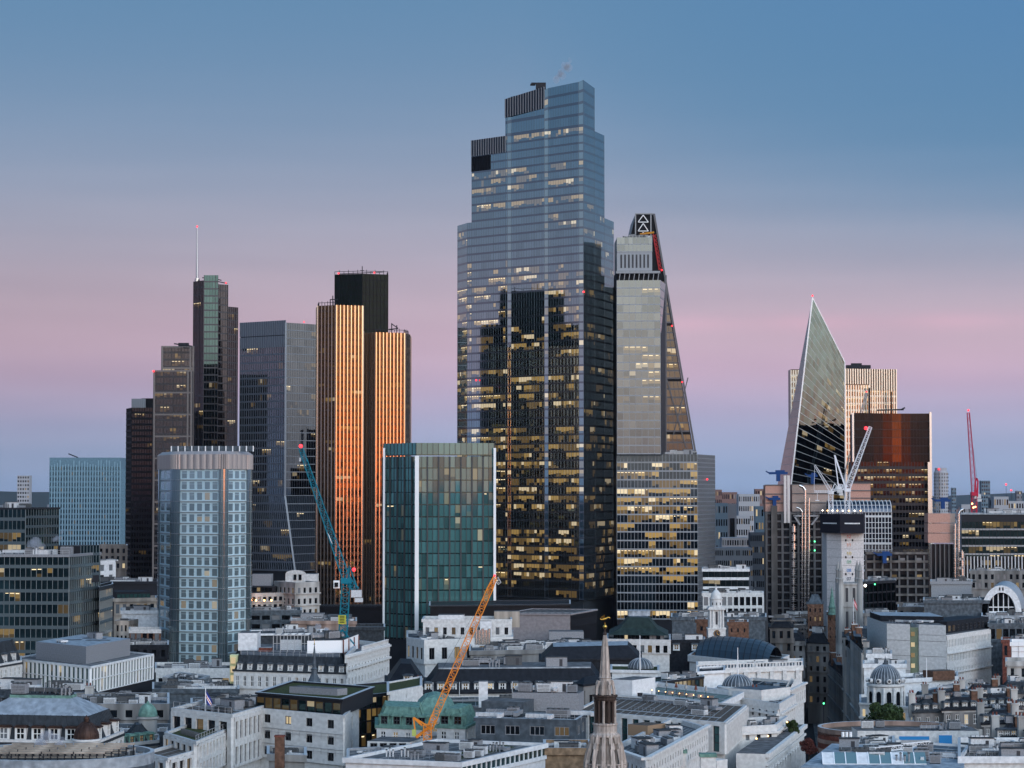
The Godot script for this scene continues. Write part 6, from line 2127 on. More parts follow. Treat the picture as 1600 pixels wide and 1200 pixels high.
func city_right() -> void:
	# pagoda-roofed block
	var o := blk({"n": "pagoda_roof_block", "l": "white block with a dark green sweeping hipped roof behind the spire", "p": [[950, 1004, 610], [1046, 1002, 606]], "back": 24, "vb": 1020, "wall": M.stone_pale, "faces": [{"bw": 2.1, "nf": 1, "ww": 0.55, "wh": 0.7, "sf": 0.1, "lit": 0.05}], "roof": M.deck, "par": 1.0})
	var t: Node3D = o.t
	var mb := MB.new()
	var ins := inset(o.fp, 1.5)
	prism(mb, M.dark_metal, ins, o.y, o.y + 2.2, M.slate)
	part(t, "glazed_storey", mb)
	for k in 14:
		var p := flat(ins[0].lerp(ins[1], (k + 0.5) / 14.0), o.y + 1.2) + Vector3(0, 0, 0.1)
		window(t, p, Vector3.RIGHT, Vector3.UP, Vector3.BACK, 0.8, 1.7, pick(M.w, 0.05))
	mb = MB.new()
	var e0 := inset(o.fp, 0.3)
	frustum(mb, M.copper_dark, e0, o.y + 2.0, inset(o.fp, 3.2), o.y + 3.6)
	frustum(mb, M.copper_dark, inset(o.fp, 3.2), o.y + 3.6, inset(o.fp, 5.6), o.y + 6.4, M.lead)
	part(t, "hipped_roof", mb)
	wallbox(t, "roof_box", M.lead_pale, at(982, 972, 620), at(1016, 972, 620), o.y + 6.4, o.y + 7.8, 5, M.lead_pale)
	# clock tower
	t = thing("clock_tower", "white stone clock tower with a small domed lantern and a dark clock face", "clock tower", flat(at(1119, 1000, 700), 0))
	var c := flat(at(1119, 1000, 700), 0)
	var u := 700.0 / F
	var yb := at(1119, 1005, 700).y
	mb = MB.new()
	mb.abox(M.stone_pale, c + Vector3(0, yb - 6, 0), 31 * u, 7, 31 * u)
	mb.abox(M.stone_pale, c + Vector3(0, yb + 1, 0), 27 * u, 17 * u, 27 * u)
	mb.abox(M.stone_pale, c + Vector3(0, yb + 1 + 17 * u, 0), 29 * u, 0.4, 29 * u)
	mb.abox(M.stone_pale, c + Vector3(0, yb + 1.4 + 17 * u, 0), 20 * u, 28 * u, 20 * u)
	part(t, "shaft", mb)
	for sx in [-1, 1]:
		for sz in [1, -1]:
			for k in 2:
				mb = MB.new()
				var p := c + Vector3(sx * (10.0 - k * 4.4) * u, yb + 1.4 + 17 * u, sz * 11 * u)
				mb.cyl(M.stone_pale, p, p + Vector3(0, 28 * u, 0), 1.6 * u, 1.4 * u, 8)
				part(t, "column", mb)
	mb = MB.new()
	mb.abox(M.frame_dark, c + Vector3(0, yb + 2.4 + 17 * u, 10 * u), 3.4 * u, 20 * u, 0.12)
	part(t, "belfry_opening", mb)
	var y := yb + 1.4 + 45 * u
	mb = MB.new()
	mb.abox(M.stone_pale, c + Vector3(0, y, 0), 27 * u, 0.5, 27 * u)
	mb.abox(M.stone_pale, c + Vector3(0, y + 0.5, 0), 24 * u, 0.4, 24 * u)
	mb.lathe(M.stone_pale, c + Vector3(0, y + 0.9, 0), [[9.5 * u, 0], [9.5 * u, 11 * u], [10.5 * u, 11.5 * u], [10.5 * u, 13 * u], [8.8 * u, 13.2 * u]], 16)
	part(t, "lantern", mb)
	for k in 3:
		mb = MB.new()
		mb.abox(M.frame_dark, c + Vector3((k - 1) * 6 * u, y + 1.4, (9.5 - absf(k - 1) * 2.2) * u), 1.6 * u, 4 * u, 0.2)
		part(t, "lantern_opening", mb)
	mb = MB.new()
	mb.lathe(M.stone_pale, c + Vector3(0, y + 0.9 + 13.2 * u, 0), [[8.6 * u, 0], [8.2 * u, 4 * u], [6.6 * u, 8 * u], [4 * u, 11 * u], [2.2 * u, 12.5 * u], [1.8 * u, 15 * u], [0.6 * u, 17 * u], [0.0, 24 * u]], 16)
	part(t, "lantern_dome", mb)
	mb = MB.new()
	mb.cyl(M.frame_dark, c + Vector3(0, at(1119, 989, 700).y, 13.4 * u), c + Vector3(0, at(1119, 989, 700).y, 13.9 * u), 5.4 * u, 5.4 * u, 20)
	var face := part(t, "clock_face", mb)
	mb = MB.new()
	var cc := c + Vector3(0, at(1119, 989, 700).y, 14.1 * u)
	for k in 12:
		var a := TAU * k / 12
		mb.bar(M.gold, cc + Vector3(cos(a), sin(a), 0) * 4.0 * u, cc + Vector3(cos(a), sin(a), 0) * 5.0 * u, 0.12)
	mb.bar(M.gold, cc, cc + Vector3(0.55, -0.35, 0.02), 0.14)
	mb.bar(M.gold, cc, cc + Vector3(0.1, 0.85, 0.04), 0.1)
	part(face, "clock_hands", mb)
	# brick stacks round it
	for q in [[1088, 1104, 972, 712, "brown brick stack left of the clock tower"], [1138, 1168, 976, 716, "wide brown brick block with pale cap right of the clock tower"]]:
		o = blk({"n": "brick_block", "l": q[4], "p": [[q[0], q[2], q[3]], [q[1], q[2], q[3]]], "back": 8, "vb": 1006, "wall": M.brick, "faces": [{"nb": 1 if q[1] - q[0] < 20 else 3, "nf": 2, "ww": 0.25, "wh": 0.4, "lit": 0.1}], "roof": M.deck, "clutter": 3, "cs": 0.6})
	o = blk({"n": "white_roof_block", "l": "blue-grey rooftop with white cabins behind the clock tower", "p": [[1050, 968, 760], [1196, 966, 760]], "back": 24, "vb": 985, "wall": M.lead, "faces": [null], "roof": M.lead, "clutter": 22, "cs": 0.9})
	o = blk({"n": "white_roof_block", "l": "dark slate range with a lit dormer between the pagoda roof and the clock tower", "p": [[1042, 1004, 690], [1100, 1002, 690]], "back": 14, "wall": M.slate, "roof": M.slate, "clutter": 3})
	dormers(o.t, o.fp[0], o.fp[1], o.y - 2.0, 2, 1.4, 1.5, 1.0, M.stone_pale, 0.7, null, null, -0.6)
	# stepped office right of the stacked tower
	var gw := glass("step_office", Color(0.0525, 0.0825, 0.0863), 0.8, 0.05, 0.1)
	var cw := {"g": gw, "sm": M.white, "mull": M.frame_dark, "fh": 4.2, "sp": 0.3, "bw": 2.2, "mw": 0.12, "md": 0.15, "lit": 0.12, "so": 0.4}
	o = blk({"n": "stepped_office", "l": "white-banded glass office stepping down right of the stacked tower", "c": "office building", "p": [[1098, 892, 930], [1170, 890, 930]], "back": 20, "vb": 935, "wall": M.dark_metal, "faces": [cw], "roof": M.deck, "clutter": 6, "parm": M.white})
	o = blk({"n": "stepped_office", "l": "low white office with square windows in front of the banded glass office", "c": "office building", "p": [[1098, 930, 900], [1192, 928, 902]], "back": 16, "vb": 966, "wall": M.stone_pale, "faces": [{"bw": 2.3, "nf": 2, "ww": 0.72, "wh": 0.74, "sf": 0.1, "lit": 0.05}], "roof": M.deck, "clutter": 7})
	# glazed barrel roof
	t = thing("barrel_roof_hall", "stone hall with a curved blue glass barrel roof below the clock tower", "building", flat(at(1150, 1030, 640), 0))
	var yw := at(1140, 1040, 630).y
	var hall := [flat(at(1086, 1040, 660), 0), flat(at(1200, 1042, 632), 0), flat(at(1222, 1030, 660), 0), flat(at(1104, 1030, 690), 0)]
	mb = MB.new()
	prism(mb, M.stone_pale, inset(hall, -1.5), 0, yw, M.felt)
	parapet(mb, M.stone_pale, inset(hall, -2.0), yw - 1, 1.8, 0.6)
	part(t, "wall", mb)
	var gl := mat("barrel_glass", Color(0.035, 0.05, 0.065), 0.3, 0.3)
	for i in 12:
		for j in 10:
			var p := []
			for q in [[i, j], [i + 1, j], [i + 1, j + 1], [i, j + 1]]:
				var uu: float = q[0] / 12.0
				var v: float = q[1] / 10.0
				var base: Vector3 = hall[0].lerp(hall[1], uu).lerp(hall[3].lerp(hall[2], uu), v)
				p.append(base + Vector3(0, yw + 0.3 + 5.4 * pow(sin(PI * clampf(v, 0.0, 1.0)), 0.75) * (1.0 - 0.35 * pow(absf(uu * 2 - 1), 4)), 0))
			mb = MB.new()
			mb.q(gl, p[0], p[1], p[2], p[3])
			mb.bar(M.dark_metal, p[0], p[3], 0.18)
			part(t, "glass_panel", mb)
	# domed block
	o = blk({"n": "ribbed_dome_block", "l": "white drum with a ribbed grey dome and mast, right of the lamplit terrace", "p": [[1120, 1092, 500], [1196, 1086, 506]], "back": 20, "vb": 1110, "wall": M.stone_pale, "faces": [null], "roof": M.deck, "par": 0.8})
	var q2 := flat(at(1153, 1080, 505), o.y)
	mb = MB.new()
	mb.lathe(M.stone_pale, q2, [[4.2, -2], [4.2, 1.8], [4.5, 1.9], [4.5, 2.3], [3.6, 2.4]], 24)
	part(o.t, "drum", mb)
	ribbed_dome(o.t, q2 + Vector3(0, 2.3, 0), 3.3, 2.5, M.lead, M.lead_pale, 24)
	flagpole("white mast above the ribbed grey dome", q2 + Vector3(0, 4.8, 0), at(1154, 1012, 505).y - q2.y - 4.8)
	# classical bank at the street, lower right of centre
	var cls := {"bw": 2.6, "nf": 2, "ww": 0.34, "wh": 0.5, "lit": 0.05, "wall": M.stone_pale, "cornice": [4.0], "ch": 0.4}
	o = blk({"n": "classical_bank", "l": "white classical block with a blind attic and balustrade left of the dark street", "p": [[1090, 1052, 548], [1253, 1048, 560]], "back": 24, "vb": 1080, "wall": M.stone_pale, "faces": [null], "roof": M.deck, "par": 1.0})
	balustrade(o.t, o.fp[0], o.fp[1], o.y + 0.9, 1.0, M.stone_pale)
	for k in 8:
		mb = MB.new()
		var p: Vector3 = o.fp[0].lerp(o.fp[1], (k + 0.5) / 8.0)
		mb.box(M.stone_pale, flat(p, o.vb), Vector3(0.9, 0, 0), Vector3(0, o.y - o.vb, 0), Vector3(0, 0, 0.5))
		part(o.t, "pilaster", mb)
	clutter(o.t, o.fp, o.y, 6, 0.7)
	o = blk({"n": "classical_bank", "l": "white block with skylit flat roof and pediment beside the dark street", "p": [[1150, 1076, 512], [1232, 1082, 500], [1256, 1070, 520]], "vb": 1110, "wall": M.stone_pale, "faces": [cls.merged({"nf": 1}, true), cls.merged({"nf": 1}, true)], "roof": M.slate, "par": 0.6})
	for k in 3:
		mb = MB.new()
		mb.abox(M.lead_pale if k % 2 else gl, flat(on(o.fp, 0.55 + 0.14 * k, 0.4), o.y), 2.6, 1.0, 4.0)
		part(o.t, "skylight", mb)
	mb = MB.new()
	var pa: Vector3 = flat(o.fp[1], o.y + 0.4)
	var pb: Vector3 = flat(o.fp[2], o.y + 0.4)
	mb.t(M.stone_pale, pa, pb, pa.lerp(pb, 0.5) + Vector3(0, 2.0, 0))
	mb.t(M.stone_pale, pb + Vector3(-1, 0, -0.6), pa + Vector3(-1, 0, -0.6), pa.lerp(pb, 0.5) + Vector3(-1, 2.0, -0.6))
	part(o.t, "pediment", mb)
	o = blk({"n": "classical_bank", "l": "tall white stone house with urns and a small window, front right of the terrace", "p": [[1152, 1100, 470], [1216, 1106, 456], [1240, 1094, 476]], "vb": 1150, "wall": M.stone_pale, "faces": [cls, cls], "roof": M.slate, "par": 0.9})
	chimney(o.t, flat(at(1180, 1092, 476), o.y), 1.6, 2.0, M.stone_pale)
	wallbox(o.t, "attic", M.stone_pale, at(1190, 1096, 468), at(1235, 1092, 476), o.y, o.y + 2.4, 8, M.lead)
	o = blk({"n": "classical_bank", "l": "lower white stone house with lamplit terrace at the bottom right of centre", "p": [[1140, 1142, 420], [1210, 1138, 424], [1228, 1128, 440]], "vb": 1180, "wall": M.stone_pale, "faces": [cls, cls], "roof": M.deck, "par": 0.7, "clutter": 3, "cs": 0.5})
	for q in [[1182, 1154], [1200, 1150], [1230, 1128]]:
		lamp(o.t, at(q[0], q[1], 419), 0.16, M.warm_lamp, "wall_lamp")
	# arcaded range at the bottom
	t = thing("arcaded_range", "white stone range of round arches at the bottom edge beside the street", "building", flat(at(1225, 1200, 400), 0))
	var aa := at(1196, 1154, 396)
	var ab := at(1256, 1132, 446)
	var ya := at(1256, 1132, 446).y
	mb = MB.new()
	var nn := flat(ab - aa, 0).normalized().cross(Vector3.UP)
	prism(mb, M.stone_pale, [flat(aa, 0), flat(ab, 0), flat(ab, 0) - nn * 5, flat(aa, 0) - nn * 5], 0, ya, M.deck)
	mb.box(M.stone_pale, flat(aa, ya - 0.6), flat(ab - aa, 0), Vector3(0, 0.7, 0), nn * 0.7)
	mb.box(M.stone_pale, flat(aa, ya - 2.0), flat(ab - aa, 0), Vector3(0, 0.4, 0), nn * 0.45)
	part(t, "wall", mb)
	for k in 15:
		var p := flat(aa.lerp(ab, (k + 0.5) / 15.0), ya - 7.4)
		var o2 := piece(t, "arched_window", shape_key("archw", func(mbx):
			mbx.box(M.w[1], Vector3(-0.75, 0, 0), Vector3(1.5, 0, 0), Vector3(0, 3.6, 0), Vector3(0, 0, 0.1))
			for i in 8:
				var a0 := PI * i / 8
				var a1 := PI * (i + 1) / 8
				mbx.t(M.w[1], Vector3(0, 3.6, 0.1), Vector3(cos(a0) * 0.75, 3.6 + sin(a0) * 0.75, 0.1), Vector3(cos(a1) * 0.75, 3.6 + sin(a1) * 0.75, 0.1))
				mbx.bar(M.stone_pale, Vector3(cos(a0) * 0.95, 3.6 + sin(a0) * 0.95, 0.15), Vector3(cos(a1) * 0.95, 3.6 + sin(a1) * 0.95, 0.15), 0.35)
			for s in [-0.95, 0.95]:
				mbx.box(M.stone_pale, Vector3(s - 0.17, 0, 0), Vector3(0.34, 0, 0), Vector3(0, 3.6, 0), Vector3(0, 0, 0.32))), Basis(flat(ab - aa, 0).normalized(), Vector3.UP, nn), p + nn * 0.05)


func city_street() -> void:
	# the dark street that runs away to the right of centre, and the houses along it
	var road := MB.new()
	road.q(mat("road", Color(0.03, 0.031, 0.034), 0.8, 0, tex_patch, 0.2), at(1292, 1300, 600) * Vector3(1, 0, 1) + Vector3(0, 0.02, 0), flat(at(1352, 1300, 600), 0.02), flat(at(1296, 1300, 960), 0.02), flat(at(1266, 1300, 960), 0.02))
	structure("road", road)
	for s in [[1266, 1283, 960, 600, -1], [1300, 1362, 960, 600, 1]]:
		var pv := MB.new()
		var f0 := flat(at(s[0], 1100, 960), 0)
		var f1 := flat(at(s[1] + 10, 1100, 600), 0)
		pv.box(M.stone_grey, f1 + Vector3(0, 0, 0), Vector3(3.0, 0, 0), Vector3(0, 0.14, 0), f0 - f1) if false else pv.box(M.stone_grey, f0, Vector3(3.0, 0, 0), Vector3(0, 0.14, 0), f1 - f0)
		structure("pavement", pv)
	var st := {"bw": 2.7, "fh": 3.9, "ww": 0.42, "wh": 0.58, "lit": 0.18, "cornice": [4.0, 12.0, 19.5], "ch": 0.5, "rec": 0.4}
	var houses := [
		["right", [1296, 1040, 860], [1318, 1020, 800], M.stone_grey, "grey stone house halfway down the dark street, right side"],
		["right", [1318, 1006, 800], [1338, 1014, 745], M.stone, "pale stone house with slate roof on the right of the dark street"],
		["right", [1330, 1000, 745], [1348, 1042, 690], M.stone, "long pale facade of small windows facing the dark street"],
	]
	for h in houses:
		var a: Array = h[1]
		var b: Array = h[2]
		var o := blk({"n": "street_house", "l": h[4], "g": "houses along the dark street", "p": [a, b], "back": 13, "wall": h[3], "faces": [st.merged({"wall": h[3]}, true), st.merged({"wall": h[3]}, true)], "roof": M.lead, "par": 0.8})
		var ins := mansard(o.t, o.fp, o.y + 0.8, 3.0, 2.6, M.slate, M.lead)
		dormers(o.t, o.fp[0], o.fp[1], o.y + 1.2, 4, 1.1, 1.4, 1.8, M.stone, 0.1, null, null, 0.9)
		for k in 2:
			chimney(o.t, flat(o.fp[0].lerp(o.fp[2], 0.3 + 0.4 * k), o.y + 3), 1.8, 2.6)
	# left side of the street
	for h in [
		[[1214, 1002, 860], [1256, 1000, 860], M.stone_grey, "narrow grey house with a sloping dark roof left of the dark street", 30.0],
		[[1240, 985, 900], [1258, 983, 900], M.stone_dark, "tall dark house at the far left end of the street", 24.0],
		[[1203, 982, 800], [1238, 984, 800], M.stone_dark, "dark stone gable with a white box on top left of the street", 20.0]]:
		var o := blk({"n": "street_house", "l": h[3], "g": "houses along the dark street", "p": [h[0], h[1]], "back": h[4], "vb": 1060, "wall": h[2], "faces": [st.merged({"wall": h[2]}, true), st.merged({"wall": h[2]}, true)], "roof": M.slate, "par": 0.5})
		mansard(o.t, o.fp, o.y + 0.4, 2.6, 2.4, M.slate, M.lead)
		clutter(o.t, inset(o.fp, 2), o.y + 3.0, 3, 0.7)
	# end of the street: dark lane of houses and scaffold
	var o := blk({"n": "street_house", "l": "corner house with a rounded stone top closing the view down the street", "g": "houses along the dark street", "p": [[1262, 1006, 880], [1294, 1006, 876]], "back": 20, "vb": 1100, "wall": M.stone_grey, "faces": [st.merged({"wall": M.stone_grey}, true)], "roof": M.slate, "par": 0.6})
	mansard(o.t, o.fp, o.y + 0.5, 3.4, 2.0, M.slate, M.lead)
	clutter(o.t, inset(o.fp, 2), o.y + 3.8, 4, 0.8, 0.1)
	o = blk({"n": "street_house", "l": "shadowed brown house with green scaffolding far down the street", "g": "houses along the dark street", "p": [[1228, 966, 930], [1264, 950, 940]], "back": 20, "vb": 1040, "wall": M.stone_dark, "faces": [st.merged({"wall": M.stone_dark, "lit": 0.05}, true)], "roof": M.slate, "par": 0.4, "clutter": 5})
	o = blk({"n": "brick_block", "l": "brown brick tower block with two stacks left of the green spire", "p": [[1262, 946, 900], [1285, 945, 900]], "back": 12, "vb": 1000, "wall": M.brick, "faces": [{"nb": 3, "nf": 4, "ww": 0.3, "wh": 0.45, "lit": 0.12, "wall": M.brick}], "roof": M.slate})
	mansard(o.t, o.fp, o.y + 0.8, 3.0, 1.6, M.lead, M.lead)
	o = blk({"n": "brick_block", "l": "slim brown brick tower under the green spire", "p": [[1293, 960, 880], [1309, 960, 880]], "back": 5, "vb": 1000, "wall": M.brick, "faces": [{"nb": 2, "nf": 3, "ww": 0.2, "wh": 0.3, "lit": 0, "wall": M.brick}], "roof": M.deck})
	# its green spire
	var t := thing("green_spire", "small pale green copper spire on a brick tower", "spire", flat(at(1300, 960, 877), o.y))
	var c := flat(at(1300, 958, 877.5), o.y)
	var mb := MB.new()
	mb.lathe(M.copper, c, [[1.6, 0], [1.6, 0.6], [1.3, 0.7], [1.3, 2.6], [1.7, 2.8], [1.2, 3.0]], 8, true)
	part(t, "lantern", mb)
	mb = MB.new()
	mb.lathe(M.copper, c + Vector3(0, 3.0, 0), [[1.2, 0], [0.6, 4.0], [0.0, at(1300, 916, 877).y - o.y - 3.0]], 8, true)
	part(t, "spire", mb)
	# traffic light
	t = thing("traffic_light", "green traffic light glowing in the dark street", "traffic light", flat(at(1286, 1180, 760), 0))
	var lp := at(1287, 1099, 760)
	mb = MB.new()
	mb.cyl(M.dark_metal, flat(lp, 0), lp + Vector3(0, 0.8, 0), 0.12, 0.1, 6)
	mb.abox(M.black, lp + Vector3(0, -0.4, -0.1), 0.5, 1.5, 0.35)
	part(t, "post", mb)
	lamp(t, lp + Vector3(0, 0, 0.2), 0.3, M.green_lamp, "signal_lamp")
	# church tower with pinnacles
	t = thing("church_tower", "pale gothic church tower with corner pinnacles below the concrete core", "church tower", flat(at(1327, 980, 850), 0))
	var u := 850.0 / F
	c = flat(at(1327, 980, 850), 0)
	var yt := at(1327, 912, 850).y
	mb = MB.new()
	mb.abox(M.stone, c, 30 * u, yt, 30 * u)
	for yy in [0.0, 8.0, 17.0]:
		mb.abox(M.stone, c + Vector3(0, yt - yy - 0.3, 0), 33 * u, 0.6, 33 * u)
	part(t, "shaft", mb)
	for sx in [-1, 1]:
		for sz in [-1, 1]:
			mb = MB.new()
			var p := c + Vector3(sx * 15 * u, 0, sz * 15 * u)
			mb.lathe(M.stone, p, [[4.2 * u, 20], [4.2 * u, yt + 1.5], [4.6 * u, yt + 1.7], [3.4 * u, yt + 2.2], [3.4 * u, yt + 4.6], [4.0 * u, yt + 4.8], [0.0, yt + 8.6]], 8, true)
			part(t, "pinnacle", mb)
	for k in 2:
		for j in 2:
			mb = MB.new()
			mb.abox(M.frame_dark, c + Vector3((k - 0.5) * 11 * u, yt - 6.4 - j * 11.5, 15.1 * u), 4.0 * u, 5.0 if j == 0 else 8.0, 0.1)
			part(t, "belfry_opening", mb)
	flagpole("white flagpole with a red and blue flag before the church tower", flat(at(1334, 985, 800), 40), at(1334, 934, 800).y - 40, 2)
	# domed corner building
	o = blk({"n": "domed_corner_building", "l": "white corner building with a ribbed grey dome above arched windows", "p": [[1345, 1108, 612], [1420, 1110, 600], [1510, 1094, 640]], "back": 26, "vb": 1150, "wall": M.stone_pale, "faces": [st.merged({"wall": M.stone_pale, "nf": 2, "cornice": [3.4, 7.0]}, true), st.merged({"wall": M.stone_pale, "nf": 2, "bw": 2.2, "cornice": [3.4, 7.0]}, true)], "roof": M.lead, "par": 0.8})
	t = o.t
	c = flat(at(1384, 1100, 612), 0)
	u = 612.0 / F
	var yd := at(1384, 1068, 612).y
	mb = MB.new()
	mb.lathe(M.stone_pale, c, [[27 * u, o.y - 2], [27 * u, yd - 0.8], [29.5 * u, yd - 0.5], [29.5 * u, yd], [26 * u, yd + 0.1]], 24)
	part(t, "drum", mb)
	for k in 7:
		var a := -0.2 + k * 0.58
		var e := Vector3(cos(a), 0, sin(a))
		var r := Vector3(e.z, 0, -e.x)
		var p := c + e * 27.3 * u
		mb = MB.new()
		mb.box(M.w[1], flat(p, yd - 6.0) - r * 0.6, r * 1.2, Vector3(0, 3.6, 0), e * 0.1)
		for i in 6:
			mb.t(M.w[1], flat(p, yd - 2.4) + e * 0.1, flat(p, yd - 2.4) + e * 0.1 + r * 0.6 * cos(PI * i / 6) + Vector3(0, 0.6 * sin(PI * i / 6), 0), flat(p, yd - 2.4) + e * 0.1 + r * 0.6 * cos(PI * (i + 1) / 6) + Vector3(0, 0.6 * sin(PI * (i + 1) / 6), 0))
		part(t, "arched_window", mb)
		mb = MB.new()
		mb.lathe(M.stone_pale, c + e.rotated(Vector3.UP, 0.29) * 28 * u, [[0.45, o.y - 1], [0.4, yd - 0.8]], 8)
		part(t, "column", mb)
		mb = MB.new()
		mb.cyl(M.stone_pale, flat(p, yd + 0.9) - e * 0.3, flat(p, yd + 0.9) + e * 0.5, 0.6, 0.6, 10)
		mb.cyl(M.frame_dark, flat(p, yd + 0.9) + e * 0.4, flat(p, yd + 0.9) + e * 0.56, 0.36, 0.36, 10)
		part(t, "round_window", mb)
	ribbed_dome(t, flat(c, yd), 24.5 * u, at(1384, 1038, 612).y - yd, M.lead, M.lead_pale, 28)
	mb = MB.new()
	mb.lathe(M.lead, flat(c, at(1384, 1039, 612).y), [[4.5 * u, 0], [4.5 * u, 3 * u], [2.4 * u, 4 * u], [2.4 * u, 7 * u], [0.6 * u, 9 * u], [0.0, 15 * u]], 10)
	part(t, "finial", mb)
	var ins := mansard(t, [o.fp[1].lerp(o.fp[2], 0.15) + Vector3(0, 0, -1), o.fp[2] + Vector3(0, 0, -1), o.fp[2] + Vector3(0, 0, -12), o.fp[1].lerp(o.fp[2], 0.15) + Vector3(0, 0, -12)], o.y + 0.6, 2.8, 2.0, M.slate_grey, M.lead_pale)
	dormers(t, o.fp[1].lerp(o.fp[2], 0.2), o.fp[2], o.y + 1.0, 9, 0.8, 1.2, 1.4, M.lead, 0.1, M.frame_dark, M.lead, 1.5)
	flagpole("tall white flagpole beside the domed corner building", flat(at(1448, 1080, 600), o.y), at(1447, 1028, 600).y - o.y)
	flagpole("white flagpole with red flag low in front of the domed building", flat(at(1424, 1140, 560), 40), at(1424, 1074, 560).y - 40, 2)
	# big bank with the blank stone front and glass stair
	t = thing("blank_front_bank", "big pale stone bank with a blank front split by a lit glass stair", "building", flat(at(1450, 1000, 740), 0))
	var lf := [flat(at(1386, 1000, 716), 0), flat(at(1422, 1000, 712), 0)]
	var rf := [flat(at(1436, 1000, 711), 0), flat(at(1478, 1000, 706), 0), flat(at(1562, 1000, 748), 0)]
	var yb := at(1440, 976, 710).y
	var wall := MB.new()
	prism(wall, M.stone_pale, [lf[0], lf[1], lf[1] + Vector3(0, 0, -40), lf[0] + Vector3(0, 0, -40)], 0, yb, M.deck)
	prism(wall, M.stone_pale, [rf[0], rf[1], rf[2], rf[2] + Vector3(-10, 0, -12), rf[0] + Vector3(0, 0, -40)], 0, yb - 3.0, M.deck)
	prism(wall, M.stone_pale, [rf[0], rf[1], rf[1] + Vector3(0, 0, -30), rf[0] + Vector3(0, 0, -40)], yb - 3.2, yb, M.deck)
	for j in 3:
		wall.box(M.stone_grey, flat(lf[0], yb - 5.0 - j * 4.6), lf[1] - lf[0], Vector3(0, 0.12, 0), Vector3(0, 0, 0.05))
		wall.box(M.stone_grey, flat(rf[0], yb - 5.0 - j * 4.6), rf[1] - rf[0], Vector3(0, 0.12, 0), Vector3(0, 0, 0.05))
	masonry(t, wall, rf[1], rf[2], at(1480, 1085, 706).y, yb - 3.2, {"bw": 1.35, "nf": 4, "ww": 0.45, "wh": 0.5, "wall": M.stone_pale, "lit": 0.04, "cornice": [6.0, 12.0], "ch": 0.4})
	part(t, "wall", wall)
	var stg := mat("stair_glazing", Color(0.20, 0.24, 0.16), 0.06, 0.4)
	mb = MB.new()
	prism(mb, stg, [lf[1] + Vector3(0, 0, -1.2), rf[0] + Vector3(0, 0, -1.2), rf[0] + Vector3(0, 0, -3), lf[1] + Vector3(0, 0, -3)], 0, yb - 1.0)
	part(t, "stair_glazing", mb)
	for j in 6:
		window(t, flat(lf[1].lerp(rf[0], 0.5), yb - 3.0 - j * 3.2) + Vector3(0, 0, -1.1), Vector3.RIGHT, Vector3.UP, Vector3.BACK, 1.8, 1.3, M.w[4 + j % 2])
	# glazed attic on the right
	var at0 := flat(at(1480, 980, 716), 0)
	var at1 := flat(at(1545, 980, 745), 0)
	wallbox(t, "attic", M.slate, at0, at1, yb - 3, yb + 0.6, 10, M.slate)
	for k in 10:
		var r := (at1 - at0).normalized()
		window(t, flat(at0.lerp(at1, (k + 0.5) / 10.0), yb - 1.6) + r.cross(Vector3.UP) * 0.1, r, Vector3.UP, r.cross(Vector3.UP), 1.4, 1.8, pick(M.w, 0.1), M.frame_dark)
	mb = MB.new()
	prism(mb, M.slate, inset([lf[0] + Vector3(0, 0, -12), at0 + Vector3(0, 0, -6), at0 + Vector3(0, 0, -30), lf[0] + Vector3(0, 0, -34)], 0), yb, yb + 1.8, M.lead_pale)
	part(t, "roof_box", mb)
	clutter(t, [lf[0] + Vector3(0, 0, -4), rf[1] + Vector3(0, 0, -4), rf[1] + Vector3(0, 0, -12), lf[0] + Vector3(0, 0, -12)], yb, 5, 0.7, 0.0)
	# buildings round the bank
	o = blk({"n": "white_block", "l": "white rendered wall with a lit window left of the blank stone bank", "p": [[1355, 1026, 690], [1392, 1028, 690]], "back": 16, "vb": 1042, "wall": M.white, "faces": [{"nb": 2, "nf": 1, "ww": 0.5, "wh": 0.4, "lit": 0.9, "wall": M.white}], "roof": M.deck, "clutter": 2})
	o = blk({"n": "white_block", "l": "white block with flat top directly behind the grey ribbed dome", "p": [[1350, 1042, 660], [1415, 1042, 660]], "back": 14, "wall": M.white, "roof": M.deck, "clutter": 3, "cs": 0.7})
	o = blk({"n": "white_block", "l": "white stepped roof with a brown hut right of the grey ribbed dome", "p": [[1405, 1066, 640], [1495, 1060, 650]], "back": 18, "wall": M.white, "roof": M.deck, "clutter": 6, "cs": 0.7})
	wallbox(o.t, "roof_hut", M.brick, at(1458, 1056, 645), at(1492, 1054, 648), o.y, o.y + 2.6, 5, M.gravel)
	o = blk({"n": "gabled_house", "l": "stone house with a dark gabled roof below the concrete core", "p": [[1318, 996, 782], [1386, 990, 776]], "back": 24, "vb": 1030, "wall": M.stone, "faces": [{"bw": 2.6, "nf": 2, "wall": M.stone}], "roof": M.slate, "par": 0.4, "clutter": 10, "cs": 0.7})
	mansard(o.t, o.fp, o.y + 0.3, 2.6, 4.0, M.slate_grey, M.lead)


